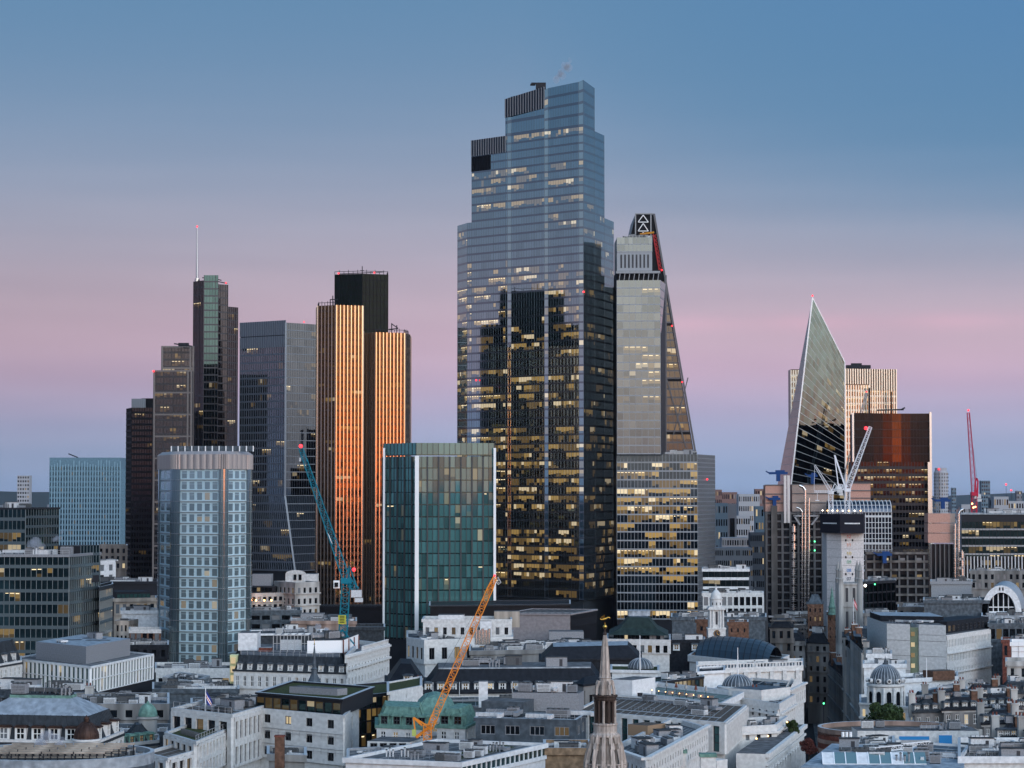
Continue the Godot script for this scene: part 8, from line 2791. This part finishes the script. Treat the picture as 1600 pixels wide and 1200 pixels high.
func concrete_core() -> void:
	var t := thing("concrete_core", "bare concrete lift core with coloured floor numbers under a black site screen", "building under construction", flat(at(1325, 900, 940), 0))
	var L := flat(at(1292, 900, 936), 0)
	var C := flat(at(1315, 900, 930), 0)
	var R := flat(at(1350, 900, 930), 0)
	var yt := at(1320, 832, 930).y
	var mb := MB.new()
	prism(mb, M.concrete, [L, C, R, R + Vector3(0, 0, -14), L + Vector3(0, 0, -14)], 0, yt + 2)
	for j in 10:
		for e in [[L, C], [C, R]]:
			var n: Vector3 = (e[1] - e[0]).normalized().cross(Vector3.UP)
			mb.box(M.stone_grey, flat(e[0], yt - 3.3 * j), e[1] - e[0], Vector3(0, 0.1, 0), n * 0.04)
	part(t, "wall", mb)
	for j in 8:
		for q in [[1306, 0], [1311, 0], [1320.5, 1], [1331, 1]]:
			if q[1] == 0 or j % 2 == 0:
				mb = MB.new()
				mb.box(M.black, at(q[0], 846 + j * 13.2, 930 if q[1] else 932.6) + Vector3(0, 0, 0.02), Vector3(0.55, 0, 0), Vector3(0, 0.55 if q[1] == 0 else 0.9, 0), Vector3(0, 0, 0.08))
				part(t, "wall_opening", mb)
	# black screen round the top
	mb = MB.new()
	var s := [flat(at(1282, 900, 938), 0), flat(at(1313, 900, 926), 0), flat(at(1350, 900, 926), 0), flat(at(1352, 900, 936), 0), flat(at(1349, 900, 950), 0), flat(at(1285, 900, 950), 0)]
	var screen := mat("site_screen", Color(0.014, 0.014, 0.02), 0.7)
	var yb := at(1320, 833, 928).y
	var yh := at(1320, 803, 928).y
	prism(mb, screen, s, yb, yh, M.deck)
	part(t, "site_screen", mb)
	mb = MB.new()
	for e in [[0, 0.15, 0.85], [1, 0.2, 0.85]]:
		var a: Vector3 = s[e[0]].lerp(s[e[0] + 1], e[1])
		var b: Vector3 = s[e[0]].lerp(s[e[0] + 1], e[2])
		var n := (b - a).normalized().cross(Vector3.UP)
		for k in 12:
			mb.box(M.white_plain, flat(a.lerp(b, k / 12.0), (yb + yh) / 2 - 0.2) + n * 0.05, (b - a) / 16.0, Vector3(0, 0.5, 0), n * 0.03)
	part(t, "banner_lettering", mb)
	for k in 16:
		var p: Vector3 = flat(s[0].lerp(s[1], k / 8.0) if k < 8 else s[1].lerp(s[2], (k - 8) / 8.0), yh)
		mb = MB.new()
		mb.cyl(M.steel, p, p + Vector3(0, 1.2, 0), 0.12, 0.12, 5)
		part(t, "edge_post", mb)
		if k % 2:
			lamp(t, p + Vector3(0, 1.3, 0), 0.28, M.white_lamp if k % 4 == 1 else M.warm_lamp, "site_lamp")
	var hues := [Color(0.6, 0.03, 0.03), Color(0.65, 0.18, 0.05), Color(0.6, 0.42, 0.05), Color(0.15, 0.4, 0.25), Color(0.05, 0.2, 0.5), Color(0.05, 0.06, 0.1), Color(0.6, 0.05, 0.05)]
	var f := SystemFont.new()
	f.font_names = PackedStringArray(["Droid Sans"])
	for j in 7:
		var tm := TextMesh.new()
		tm.text = ["12", "11", "10", "09", "08", "07", "06"][j]
		tm.font = f
		tm.font_size = 32
		tm.pixel_size = 0.052
		tm.depth = 0.06
		tm.material = mat("number_paint_%d" % j, hues[j], 0.7)
		piece(t, "floor_number", tm, Basis(), at(1326.5, 838.5 + j * 13.2, 929.8))
	# low wing and the dark green-lit site beside it
	var o := blk({"n": "building_site", "l": "dark glazed building site with green and yellow glow right of the church tower", "p": [[1349, 912, 890], [1398, 905, 905]], "back": 16, "vb": 975, "wall": M.dark_metal, "faces": [{"g": glass("site_glass", Color(0.03, 0.06, 0.06), 0.8, 0.1), "sm": M.dark_metal, "mull": M.black, "fh": 4.0, "sp": 0.15, "bw": 3.0, "mw": 0.3, "md": 0.4, "lit": 0.12, "so": 0.1}], "roof": M.lead, "clutter": 8})
	lamp(o.t, at(1352, 915, 886), 0.55, M.white_lamp, "flood_lamp")
	lamp(o.t, at(1367, 913, 886), 0.3, M.green_lamp, "flood_lamp")


func crane(called: String, label: String, m, foot: Vector3, pivot: Vector3, tip: Vector3, back: Vector3, w: float, jw: float, mast_bays: int, jib_bays: int, peak := 0.0) -> Node3D:
	var t := thing(called, label, "crane", foot)
	var mb := MB.new()
	truss(mb, m, foot, pivot, w, w, mast_bays, w * 0.1, w * 0.055)
	part(t, "mast", mb)
	mb = MB.new()
	truss(mb, m, pivot + Vector3(0, w * 0.4, 0), tip, jw * 1.1, jw * 0.6, jib_bays, jw * 0.1, jw * 0.055)
	part(t, "jib", mb)
	mb = MB.new()
	truss(mb, m, pivot + Vector3(0, w * 0.4, 0), back, jw, jw * 0.8, 5, jw * 0.14, jw * 0.08)
	part(t, "counter_jib", mb)
	mb = MB.new()
	mb.abox(M.plant_white, back + Vector3(0, -w * 0.9, 0), w * 1.3, w * 0.9, w * 0.9)
	mb.abox(M.plant_white, back + Vector3(w * 0.3, -w * 1.5, 0), w * 1.0, w * 0.5, w * 0.8)
	part(t, "counterweight", mb)
	mb = MB.new()
	mb.abox(m, pivot + Vector3(0, -w * 0.3, 0), w * 1.3, w * 0.7, w * 1.3)
	part(t, "slewing_ring", mb)
	if peak > 0.0:
		mb = MB.new()
		var pk := pivot.lerp(back, 0.45) + Vector3(0, peak, 0)
		mb.bar(m, pivot, pk, jw * 0.25)
		mb.bar(m, back, pk, jw * 0.2)
		mb.bar(m, pk, pivot.lerp(tip, 0.93), jw * 0.06)
		part(t, "a_frame", mb)
	return t


func cranes() -> void:
	var teal := mat("crane_teal", Color(0.01, 0.15, 0.21), 0.5)
	var t := crane("luffing_crane", "teal luffing tower crane with a yellow sign rising from the stone roof", teal, at(535, 1004, 588), at(541, 908, 588), at(470, 700, 588), at(557, 922, 588), 2.0, 1.7, 11, 30)
	var mb := MB.new()
	mb.bar(teal, at(543, 910, 588), at(546, 884, 588), 0.35)
	mb.bar(teal, at(546, 884, 588), at(558, 918, 588), 0.3)
	mb.bar(teal, at(546, 884, 588), at(538, 908, 588), 0.25)
	part(t, "a_frame", mb)
	mb = MB.new()
	mb.abox(M.white_plain, at(526, 919, 586.5), 1.5, 1.9, 1.6)
	mb.abox(M.black, at(525.6, 917, 585.4), 0.9, 1.1, 0.3)
	part(t, "cab", mb)
	mb = MB.new()
	mb.abox(mat("sign_yellow", Color(0.42, 0.42, 0.05), 0.6), at(534.5, 975, 586.4), 1.9, 2.2, 0.12)
	for k in 5:
		mb.abox(M.dark_metal, at(534.5, 973 - k * 2.4, 586.3), 1.2, 0.16, 0.12)
	part(t, "sign", mb)
	mb = MB.new()
	mb.box(M.white_plain, at(517, 846, 586.6), Vector3(0.9, -1.6, 0).normalized() * 0.9, Vector3(-0.35, 0.93, 0) * 2.4, Vector3(0, 0, 0.2))
	part(t, "jib_panel", mb)
	mb = MB.new()
	mb.cyl(M.dark_metal, at(469, 702, 588), at(469, 716, 588), 0.05, 0.05, 4)
	mb.abox(M.plant_white, at(469, 721, 588), 0.5, 1.0, 0.4)
	part(t, "hook_block", mb)
	mb = MB.new()
	for o in [-0.4, 0.4]:
		mb.cyl(M.dark_metal, at(546, 885, 588) + Vector3(0, 0, o), at(476, 716, 588) + Vector3(0, 0, o), 0.05, 0.05, 4, false)
		mb.cyl(M.dark_metal, at(546, 885, 588) + Vector3(0, 0, o), at(557, 922, 588) + Vector3(0, 0, o), 0.05, 0.05, 4, false)
	part(t, "luffing_rope", mb)
	for q in [[470, 697], [553, 890]]:
		lamp(t, at(q[0], q[1], 586.8), 0.5, M.red_lamp)
	var foot := MB.new()
	for s in [-1, 1]:
		foot.bar(teal, at(535, 984, 588), at(535, 1006, 588) + Vector3(s * 3.0, 0, 1), 0.3)
		foot.bar(teal, at(535, 984, 588), at(535, 1006, 588) + Vector3(s * 2.4, 0, -2), 0.3)
	part(t, "foot_frame", foot)
	var orange := mat("crane_orange", Color(0.68, 0.22, 0.03), 0.55)
	var tip := at(773, 903, 420)
	var piv := at(672, 1136, 402)
	t = thing("orange_crane", "orange lattice crane leaning up from the green copper roofs", "crane", flat(piv, piv.y - 4))
	mb = MB.new()
	truss(mb, orange, piv, piv.lerp(tip, 0.06), 0.9, 1.15, 2, 0.16, 0.1)
	truss(mb, orange, piv.lerp(tip, 0.06), piv.lerp(tip, 0.9), 1.1, 1.0, 24, 0.11, 0.065)
	truss(mb, orange, piv.lerp(tip, 0.9), tip, 1.05, 0.6, 4, 0.15, 0.09)
	part(t, "jib", mb)
	mb = MB.new()
	truss(mb, M.plant_white, tip + Vector3(0.2, -0.1, 0), tip + Vector3(0.9, -1.0, 0), 0.9, 0.6, 2, 0.08, 0.05)
	part(t, "jib_head", mb)
	mb = MB.new()
	truss(mb, orange, at(668, 1178, 401), at(668, 1132, 401), 1.3, 1.3, 6, 0.16, 0.09)
	part(t, "mast", mb)
	mb = MB.new()
	mb.bar(orange, at(672, 1136, 401), at(650, 1152, 401), 0.5)
	mb.bar(orange, at(660, 1134, 401), at(646, 1121, 401), 0.3)
	mb.bar(orange, at(646, 1121, 401), at(650, 1152, 401), 0.25)
	mb.bar(orange, at(646, 1121, 401), at(668, 1134, 401), 0.25)
	mb.bar(orange, at(636, 1163, 400.5), at(658, 1163, 400.5), 0.3)
	part(t, "back_mast", mb)
	mb = MB.new()
	mb.abox(mat("crane_lime", Color(0.40, 0.45, 0.12), 0.5), at(647, 1150, 400.5), 0.7, 1.1, 0.6)
	mb.abox(M.black, at(667, 1176, 400), 1.5, 1.8, 1.2)
	mb.abox(orange, at(672, 1178, 399.5), 1.0, 0.8, 0.8)
	part(t, "winch_house", mb)
	mb = MB.new()
	mb.cyl(M.dark_metal, at(647, 1122, 401), tip, 0.03, 0.03, 4, false)
	part(t, "luffing_rope", mb)
	lamp(t, tip + Vector3(0, 0.4, 0), 0.22, M.red_lamp)
	# white cranes on the concrete core
	var wh := mat("crane_white", Color(0.66, 0.67, 0.70), 0.5)
	t = crane("luffing_crane", "white luffing crane with a red lamp on the concrete core", wh, at(1324, 806, 938), at(1324, 766, 938), at(1360, 667, 938), at(1310, 760, 938), 1.9, 2.0, 5, 16, 0.0)
	mb = MB.new()
	mb.bar(wh, at(1322, 764, 937), at(1304, 711, 937), 0.6)
	mb.bar(wh, at(1310, 760, 937), at(1304, 711, 937), 0.4)
	mb.bar(wh, at(1304, 711, 937), at(1316, 748, 937), 0.3)
	part(t, "a_frame", mb)
	lamp(t, at(1353, 669, 936), 0.75, M.red_lamp)
	t = crane("luffing_crane", "smaller white crane with a hanging platform left on the concrete core", wh, at(1298, 806, 936), at(1298, 770, 936), at(1273, 727, 936), at(1312, 764, 936), 1.7, 1.0, 4, 8, 3.0)
	mb = MB.new()
	truss(mb, wh, at(1272, 768, 935), at(1300, 768, 935), 0.7, 0.7, 8, 0.14, 0.09)
	mb.bar(wh, at(1273, 727, 935), at(1272, 766, 935), 0.1)
	mb.bar(wh, at(1277, 782, 935), at(1277, 770, 935), 0.15)
	mb.bar(wh, at(1274, 782, 935), at(1280, 782, 935), 0.3)
	part(t, "hanging_platform", mb)
	t = thing("grey_jib_crane", "thin grey crane jib with a red tip before the cream finned tower", "crane", flat(at(1318, 760, 1180), 0))
	mb = MB.new()
	truss(mb, M.crane_white, flat(at(1322, 760, 1180), 20), at(1322, 742, 1180), 1.8, 1.8, 24, 0.25, 0.14)
	part(t, "mast", mb)
	mb = MB.new()
	truss(mb, M.grey_metal, at(1322, 742, 1180), at(1354, 614, 1180), 1.8, 0.9, 24, 0.25, 0.14)
	part(t, "jib", mb)
	lamp(t, at(1354, 612, 1180), 0.4, M.red_lamp)
	# the red crane far right
	var red := mat("crane_red", Color(0.42, 0.02, 0.05), 0.5)
	t = crane("luffing_crane", "tall red luffing crane standing against the sky at right", red, at(1522, 808, 1500), at(1522, 772, 1500), at(1513, 645, 1500), at(1527, 772, 1500), 3.2, 2.6, 5, 24, 0.0)
	mb = MB.new()
	for q in [[1523, 772, 1524, 752], [1524, 752, 1526, 747], [1526, 747, 1528, 752], [1528, 752, 1527, 776]]:
		mb.bar(red, at(q[0], q[1], 1499), at(q[2], q[3], 1499), 0.9)
	part(t, "a_frame", mb)
	mb = MB.new()
	mb.cyl(M.dark_metal, at(1527, 752, 1500), at(1514, 648, 1500), 0.08, 0.08, 4, false)
	part(t, "luffing_rope", mb)
	lamp(t, at(1513, 641, 1500), 0.7, M.red_lamp)
	for q in [[1519, 787], [1521, 793], [1524, 792]]:
		lamp(t, at(q[0], q[1], 1498), 0.6, M.warm_lamp, "work_lamp")


func church_spire() -> void:
	var d := 335.0
	var u := d / F
	var c := flat(at(945.5, 1100, d), 0)
	var st := mat("spire_stone", Color(0.58, 0.49, 0.43), 0.85, 0, tex_streak, 0.5)
	var dk := mat("spire_dark_stone", Color(0.085, 0.06, 0.05), 0.7, 0, tex_streak, 0.5)
	var t := thing("church_spire", "pale stone church spire with dark columns and a golden dragon vane", "church spire", c)
	var Y := func(py: float) -> float: return at(945, py, d).y
	# tower below the frame edge
	var mb := MB.new()
	mb.abox(st, c, 76 * u, Y.call(1205), 76 * u)
	part(t, "tower", mb)
	mb = MB.new()
	mb.lathe(st, c, [[33 * u, Y.call(1215)], [33 * u, Y.call(1203)], [34 * u, Y.call(1202)], [34 * u, Y.call(1200)], [20 * u, Y.call(1199)]], 24)
	part(t, "gallery", mb)
	for k in 28:
		var a := TAU * k / 28
		mb = MB.new()
		mb.lathe(st, c + Vector3(cos(a) * 32 * u, Y.call(1200), sin(a) * 32 * u), [[0.12, 0], [0.2, 0.3], [0.1, 0.6], [0.16, 0.75]], 6)
		part(t, "baluster", mb)
	mb = MB.new()
	mb.lathe(st, c, [[33.5 * u, Y.call(1192.5)], [33.5 * u, Y.call(1191)], [31 * u, Y.call(1191)], [31 * u, Y.call(1192.5)]], 28)
	part(t, "gallery_rail", mb)
	# core behind the bow-shaped buttresses
	mb = MB.new()
	mb.lathe(st, c, [[20 * u, Y.call(1200)], [18 * u, Y.call(1165)], [18 * u, Y.call(1150)]], 20)
	part(t, "core", mb)
	for k in 12:
		var a := TAU * k / 12 + 0.13
		var e := Vector3(cos(a), 0, sin(a))
		mb = MB.new()
		var prof := [[31.0, 1198.0], [30.5, 1190.0], [28.5, 1180.0], [25.5, 1170.0], [22.0, 1161.0], [20.5, 1152.0]]
		for i in prof.size() - 1:
			mb.bar(st, c + e * prof[i][0] * u + Vector3(0, Y.call(prof[i][1]), 0), c + e * prof[i + 1][0] * u + Vector3(0, Y.call(prof[i + 1][1]) + 0.1, 0), 0.55, 0.75)
		mb.lathe(st, c + e * 20.5 * u + Vector3(0, Y.call(1153), 0), [[0.28, 0], [0.34, 0.3], [0.2, 0.6]], 8)
		part(t, "bow_buttress", mb)
	mb = MB.new()
	mb.lathe(st, c, [[20 * u, Y.call(1152)], [22 * u, Y.call(1150)], [22 * u, Y.call(1147)], [20 * u, Y.call(1146)], [18.5 * u, Y.call(1144)], [18.5 * u, Y.call(1133)], [20 * u, Y.call(1132)], [20 * u, Y.call(1129.5)], [8 * u, Y.call(1129)]], 24)
	part(t, "pedestal", mb)
	mb = MB.new()
	mb.lathe(dk, c, [[9.5 * u, Y.call(1130)], [9.5 * u, Y.call(1092)]], 16)
	part(t, "inner_drum", mb)
	for k in 12:
		var a := TAU * k / 12 + 0.2
		mb = MB.new()
		var p := c + Vector3(cos(a), 0, sin(a)) * 15.5 * u
		var m = dk if k % 3 else st
		mb.lathe(m, p, [[2.5 * u, Y.call(1129.5)], [2.0 * u, Y.call(1127)], [1.9 * u, Y.call(1100)], [2.1 * u, Y.call(1098)], [2.8 * u, Y.call(1094)]], 10)
		part(t, "column", mb)
	mb = MB.new()
	mb.lathe(dk, c, [[16 * u, Y.call(1095)], [17.5 * u, Y.call(1092)], [17.5 * u, Y.call(1089)], [19.5 * u, Y.call(1088)], [19.5 * u, Y.call(1085.5)], [10 * u, Y.call(1085)]], 24)
	part(t, "cornice", mb)
	mb = MB.new()
	mb.lathe(st, c, [[10 * u, Y.call(1086)], [9 * u, Y.call(1066)], [9 * u, Y.call(1060)], [10 * u, Y.call(1058.5)], [8 * u, Y.call(1057)]], 12)
	part(t, "upper_drum", mb)
	for k in 8:
		var a := TAU * k / 8 + 0.3
		var e := Vector3(cos(a), 0, sin(a))
		mb = MB.new()
		var prof := [[15.0, 1085.0], [15.0, 1078.0], [13.0, 1070.0], [10.5, 1064.0]]
		for i in 3:
			mb.bar(st, c + e * prof[i][0] * u + Vector3(0, Y.call(prof[i][1]), 0), c + e * prof[i + 1][0] * u + Vector3(0, Y.call(prof[i + 1][1]) + 0.05, 0), 0.3, 0.45)
		part(t, "scroll_bracket", mb)
	mb = MB.new()
	mb.lathe(st, c, [[8.2 * u, Y.call(1058)], [6.4 * u, Y.call(1030)], [4.2 * u, Y.call(1005)], [2.2 * u, Y.call(992)], [0.0, Y.call(989)]], 8, true, 0.2)
	for k in 8:
		var a := TAU * k / 8 + 0.2
		var e := Vector3(cos(a), 0, -sin(a))
		mb.bar(st, c + e * 8.2 * u + Vector3(0, Y.call(1058), 0), c + e * 4.2 * u + Vector3(0, Y.call(1005), 0), 0.12)
		mb.bar(st, c + e * 4.2 * u + Vector3(0, Y.call(1005), 0), c + e * 2.2 * u + Vector3(0, Y.call(992), 0), 0.1)
	part(t, "obelisk", mb)
	mb = MB.new()
	mb.lathe(dk, c, [[2.2 * u, Y.call(993)], [3.4 * u, Y.call(990)], [1.6 * u, Y.call(987)], [2.0 * u, Y.call(984)], [0.6 * u, Y.call(982)]], 10)
	part(t, "finial", mb)
	mb = MB.new()
	mb.lathe(M.gold, c + Vector3(0, Y.call(979.5), 0), [[0.0, -3.6 * u], [2.6 * u, -2.4 * u], [3.6 * u, 0], [2.6 * u, 2.4 * u], [0.4 * u, 3.6 * u], [0.3 * u, 7 * u]], 12)
	part(t, "golden_ball", mb)
	# the dragon: body, neck, wings and a curled tail
	mb = MB.new()
	var pts := [[-7.5, 966.5, 0.5], [-5.5, 968.2, 0.9], [-3.0, 967.6, 1.4], [0.0, 967.0, 1.8], [2.6, 966.2, 1.5], [4.6, 964.6, 1.1], [6.4, 964.8, 0.8], [8.2, 966.0, 0.4]]
	for i in pts.size() - 1:
		mb.cyl(M.gold, flat(c, Y.call(pts[i][1])) + Vector3(pts[i][0] * u, 0, 0), flat(c, Y.call(pts[i + 1][1])) + Vector3(pts[i + 1][0] * u, 0, 0), pts[i][2] * u, pts[i + 1][2] * u, 8)
	for s in [-1, 1]:
		var b := flat(c, Y.call(966.4)) + Vector3(0.5 * u, 0, s * 1.0 * u)
		for k in 3:
			mb.t(M.gold, b, b + Vector3((-3.0 - k * 2.0) * u, (4.6 - k * 1.4) * u, s * 3.0 * u), b + Vector3((-1.0 - k * 2.0) * u, (5.2 - k * 1.2) * u, s * 2.4 * u))
			mb.t(M.gold, b, b + Vector3((-1.0 - k * 2.0) * u, (5.2 - k * 1.2) * u, s * 2.4 * u), b + Vector3((-3.0 - k * 2.0) * u, (4.6 - k * 1.4) * u, s * 3.0 * u))
	part(t, "dragon_vane", mb)
	# the little grey needle spire to the left
	t = thing("needle_spire", "thin grey lead needle spire with a gold tip in front of the stone bank", "church spire", flat(at(491, 1065, 520), 0))
	c = flat(at(491, 1065, 520), 0)
	u = 520.0 / F
	Y = func(py: float) -> float: return at(491, py, 520).y
	mb = MB.new()
	mb.lathe(M.lead, c, [[11 * u, 0], [11 * u, Y.call(1069)], [10 * u, Y.call(1064)], [6.5 * u, Y.call(1057)], [4.8 * u, Y.call(1053)], [4.4 * u, Y.call(1046)], [5.2 * u, Y.call(1045)], [3.4 * u, Y.call(1043)], [1.6 * u, Y.call(1018)], [0.5 * u, Y.call(1008)]], 8, true)
	part(t, "spire", mb)
	mb = MB.new()
	mb.lathe(M.gold, c + Vector3(0, Y.call(1008), 0), [[0.0, 0], [1.6 * u, 1.5 * u], [0.4 * u, 3 * u], [0.3 * u, 8 * u], [0.0, 9 * u]], 8)
	part(t, "gilt_tip", mb)


func far_tower(label: String, px0: float, px1: float, py: float, d: float, m, floors := 12, bays := 4, round_plan := false) -> void:
	var a := flat(at(px0, py, d), 0)
	var b := flat(at(px1, py, d), 0)
	var top := at(px0, py, d).y
	var t := thing("distant_tower", label, "tower", (a + b) / 2)
	var mb := MB.new()
	var w := b.x - a.x
	if round_plan:
		mb.lathe(m, (a + b) / 2 + Vector3(0, 0, -w / 2), [[w / 2, 0], [w / 2, top], [w * 0.42, top + 2], [w * 0.42, top + 5], [0, top + 5]], 20)
	else:
		prism(mb, m, [a, b, b + Vector3(0, 0, -w), a + Vector3(0, 0, -w)], 0, top)
	part(t, "wall", mb)
	for j in floors:
		for k in bays:
			var fh := (top - 10) / floors
			var p := a.lerp(b, (k + 0.5) / bays) + Vector3(0, 10 + (j + 0.5) * fh, 0.1)
			if round_plan:
				var ang := PI * (1.0 - (k + 0.5) / bays)
				p = (a + b) / 2 + Vector3(cos(ang) * w / 2, 10 + (j + 0.5) * fh, -w / 2 + sin(ang) * (w / 2 + 0.1))
			window(t, p, Vector3.RIGHT, Vector3.UP, Vector3.BACK, w / bays * 0.55, fh * 0.5, pick(M.w, 0.12))


func far_city() -> void:
	var tones := [mat("far_pale", Color(0.30, 0.31, 0.33), 0.8), mat("far_grey", Color(0.15, 0.16, 0.18), 0.8), mat("far_brick", Color(0.16, 0.10, 0.09), 0.8), mat("far_dark", Color(0.06, 0.07, 0.085), 0.7), mat("far_blue", Color(0.10, 0.15, 0.19), 0.5)]
	far_tower("slim pale tower block standing alone at the far left horizon", 27, 46, 743, 2600, tones[0], 22, 5)
	far_tower("round white tower with an orange glint on the far right horizon", 1461, 1483, 738, 2600, tones[0], 26, 9, true)
	far_tower("blue glass tower right of the red crane on the horizon", 1533, 1547, 751, 2300, tones[4], 24, 4)
	far_tower("dark stepped tower left of the red crane on the horizon", 1487, 1494, 762, 3400, tones[4], 16, 3)
	far_tower("pinkish brick tower block with dark balconies at right", 1553, 1576, 776, 1700, tones[0], 9, 6)
	far_tower("dark slab beside the pinkish tower block at right", 1546, 1555, 777, 1720, tones[3], 9, 3)
	far_tower("grey tower topped by a crane at the far right horizon", 1588, 1597, 767, 3000, tones[1], 14, 4)
	far_tower("white office block below the red crane's foot", 1502, 1516, 788, 1450, tones[0], 6, 4)
	far_tower("purple brick block at the horizon right of the stacked tower", 1117, 1128, 765, 2300, tones[2], 10, 4)
	far_tower("long purple-brown slab on the horizon right of the stacked tower", 1128, 1152, 769, 2500, tones[2], 8, 8)
	far_tower("pale grid block on the horizon left of the pipework building", 1154, 1187, 772, 2000, tones[0], 9, 10)
	far_tower("purple tower behind the pale grid block", 1180, 1198, 764, 2200, tones[2], 10, 5)
	far_tower("glass and concrete block with balconies right of the stacked tower", 1118, 1137, 786, 1400, tones[4], 9, 5)
	far_tower("plain grey slab flank right of the stacked tower", 1137, 1151, 787, 1405, tones[1], 2, 1)
	far_tower("teal office block beside the pipework building", 1180, 1198, 791, 1500, tones[4], 8, 4)
	far_tower("black and gold clad block beside the pipework building", 1172, 1200, 832, 1250, tones[3], 9, 9)
	far_tower("low white banded block between the towers, right of centre", 1128, 1174, 840, 1320, tones[0], 9, 12)
	far_tower("low white roofed terrace between the towers, right of centre", 1150, 1172, 806, 1600, tones[0], 8, 6)
	far_tower("grey terrace of narrow windows right of the stacked tower's foot", 1117, 1176, 856, 1220, tones[1], 9, 18)
	far_tower("pale tower at the far right edge of the horizon", 1575, 1600, 783, 2100, tones[0], 8, 6)
	var r := RandomNumberGenerator.new()
	r.seed = 99
	var mb := MB.new()
	for k in 5200:
		var d := 1350.0 * pow(10.0, r.randf() * 0.86)
		var px := r.randf_range(-350, 1950)
		var p := flat(at(px, 768, d), 0)
		var w := r.randf_range(12, 34)
		var h := r.randf_range(8, 26) * (1.0 if r.randf() < 0.93 else 1.9)
		var z := r.randf_range(10, 30)
		var m = tones[[0, 1, 1, 2, 2, 3, 3, 4][r.randi() % 8]]
		mb.abox(m, p, w, h, z)
		if d < 4200:
			var n := int(w / 5.0)
			for j in int(h / 4.5):
				for i in n:
					if r.randf() < 0.8:
						mb.q(M.w[5] if r.randf() < 0.06 else M.w[1], p + Vector3(-w / 2 + (i + 0.25) * w / n, 2 + j * 4.4, z / 2 + 0.05), p + Vector3(-w / 2 + (i + 0.75) * w / n, 2 + j * 4.4, z / 2 + 0.05), p + Vector3(-w / 2 + (i + 0.75) * w / n, 4.4 + j * 4.4, z / 2 + 0.05), p + Vector3(-w / 2 + (i + 0.25) * w / n, 4.4 + j * 4.4, z / 2 + 0.05))
	for k in 420:
		# and on either side of what the photograph takes in
		var dd := r.randf_range(380, 1500)
		var side := r.randf_range(1720, 2700) if k % 2 else r.randf_range(-1100, -120)
		mb.abox(tones[r.randi() % 5], flat(at(side, 768, dd), 0), r.randf_range(16, 36), r.randf_range(16, 36), r.randf_range(16, 36))
	for k in 1600:
		# the same low city goes on behind the viewpoint, where the glass fronts mirror it
		var p := Vector3(r.randf_range(-2600, 2600), 0, r.randf_range(60, 5200))
		mb.abox(tones[r.randi() % 5], p, r.randf_range(14, 40), r.randf_range(12, 34), r.randf_range(14, 40))
	var o := structure("distant_city", mb, "stuff")
	o.set_meta("label", "hazy distant mass of low city roofs reaching the horizon")
	o.set_meta("category", "city")
	for q in [[1572, 757, 2900, "red lamp on a far mast right of the blue tower"], [1580, 766, 3000, "red lamp low on the far right horizon"], [1467, 733, 2600, "red lamp on top of the round white tower"]]:
		var t := thing("beacon_mast", q[3], "beacon", flat(at(q[0], q[1], q[2]), 0))
		mb = MB.new()
		mb.cyl(M.dark_metal, flat(at(q[0], q[1], q[2]), 0), at(q[0], q[1], q[2]), 0.4, 0.2, 5)
		part(t, "mast", mb)
		lamp(t, at(q[0], q[1], q[2]), 1.2, M.red_lamp)


func steam() -> void:
	var fm := FogMaterial.new()
	fm.albedo = Color(0.92, 0.93, 0.97)
	fm.density = 0.16
	for q in [["wisp of steam rising from the tallest tower's roof", [[874, 119, 2.4], [878, 112, 2.2], [882, 106, 2.6], [886, 100, 2.0], [890, 96, 1.2]], 1030.0, 0.2],
		["white steam drifting from the left office roof vents", [[44, 858, 1.4], [52, 856, 2.4], [62, 853, 2.2], [88, 845, 1.4], [94, 838, 1.0]], 668.0, 0.20],
		["twin puffs of steam over the cooling plant at bottom left", [[60, 1178, 0.8], [62, 1168, 1.1], [68, 1158, 1.2], [76, 1152, 0.8], [88, 1176, 1.3], [92, 1168, 1.2], [96, 1160, 0.8]], 345.0, 0.5],
		["small plume of steam beside the teal crane's foot", [[516, 990, 0.9], [508, 984, 1.4], [500, 980, 1.2], [496, 977, 0.7]], 690.0, 0.4]]:
		var t := thing("steam", q[0], "steam", at(q[1][0][0], q[1][0][1], q[2]), "", "stuff")
		var m := fm.duplicate()
		m.density = q[3]
		for s in q[1]:
			for k in 3:
				var f := FogVolume.new()
				f.shape = RenderingServer.FOG_VOLUME_SHAPE_ELLIPSOID
				f.size = Vector3(s[2] * rng.randf_range(0.8, 1.6), s[2] * rng.randf_range(0.8, 1.7), s[2])
				f.material = m
				f.name = kid_name(t, "puff")
				t.add_child(f)
				f.position = at(s[0], s[1], q[2]) - t.position + Vector3(rng.randfn(), rng.randfn(), rng.randfn()) * s[2] * 0.4
				f.rotation.z = rng.randf_range(-0.8, 0.2)


func _ready() -> void:
	rng.seed = 20240117
	world()
	materials()
	ground()
	tower_main()
	tower_gold()
	tower_left_group()
	tower_opal()
	tower_green()
	tower_stack()
	tower_right_group()
	city_left()
	city_mid()
	city_front()
	city_right()
	city_street()
	city_far_right()
	insurance()
	concrete_core()
	cranes()
	church_spire()
	far_city()
	steam()
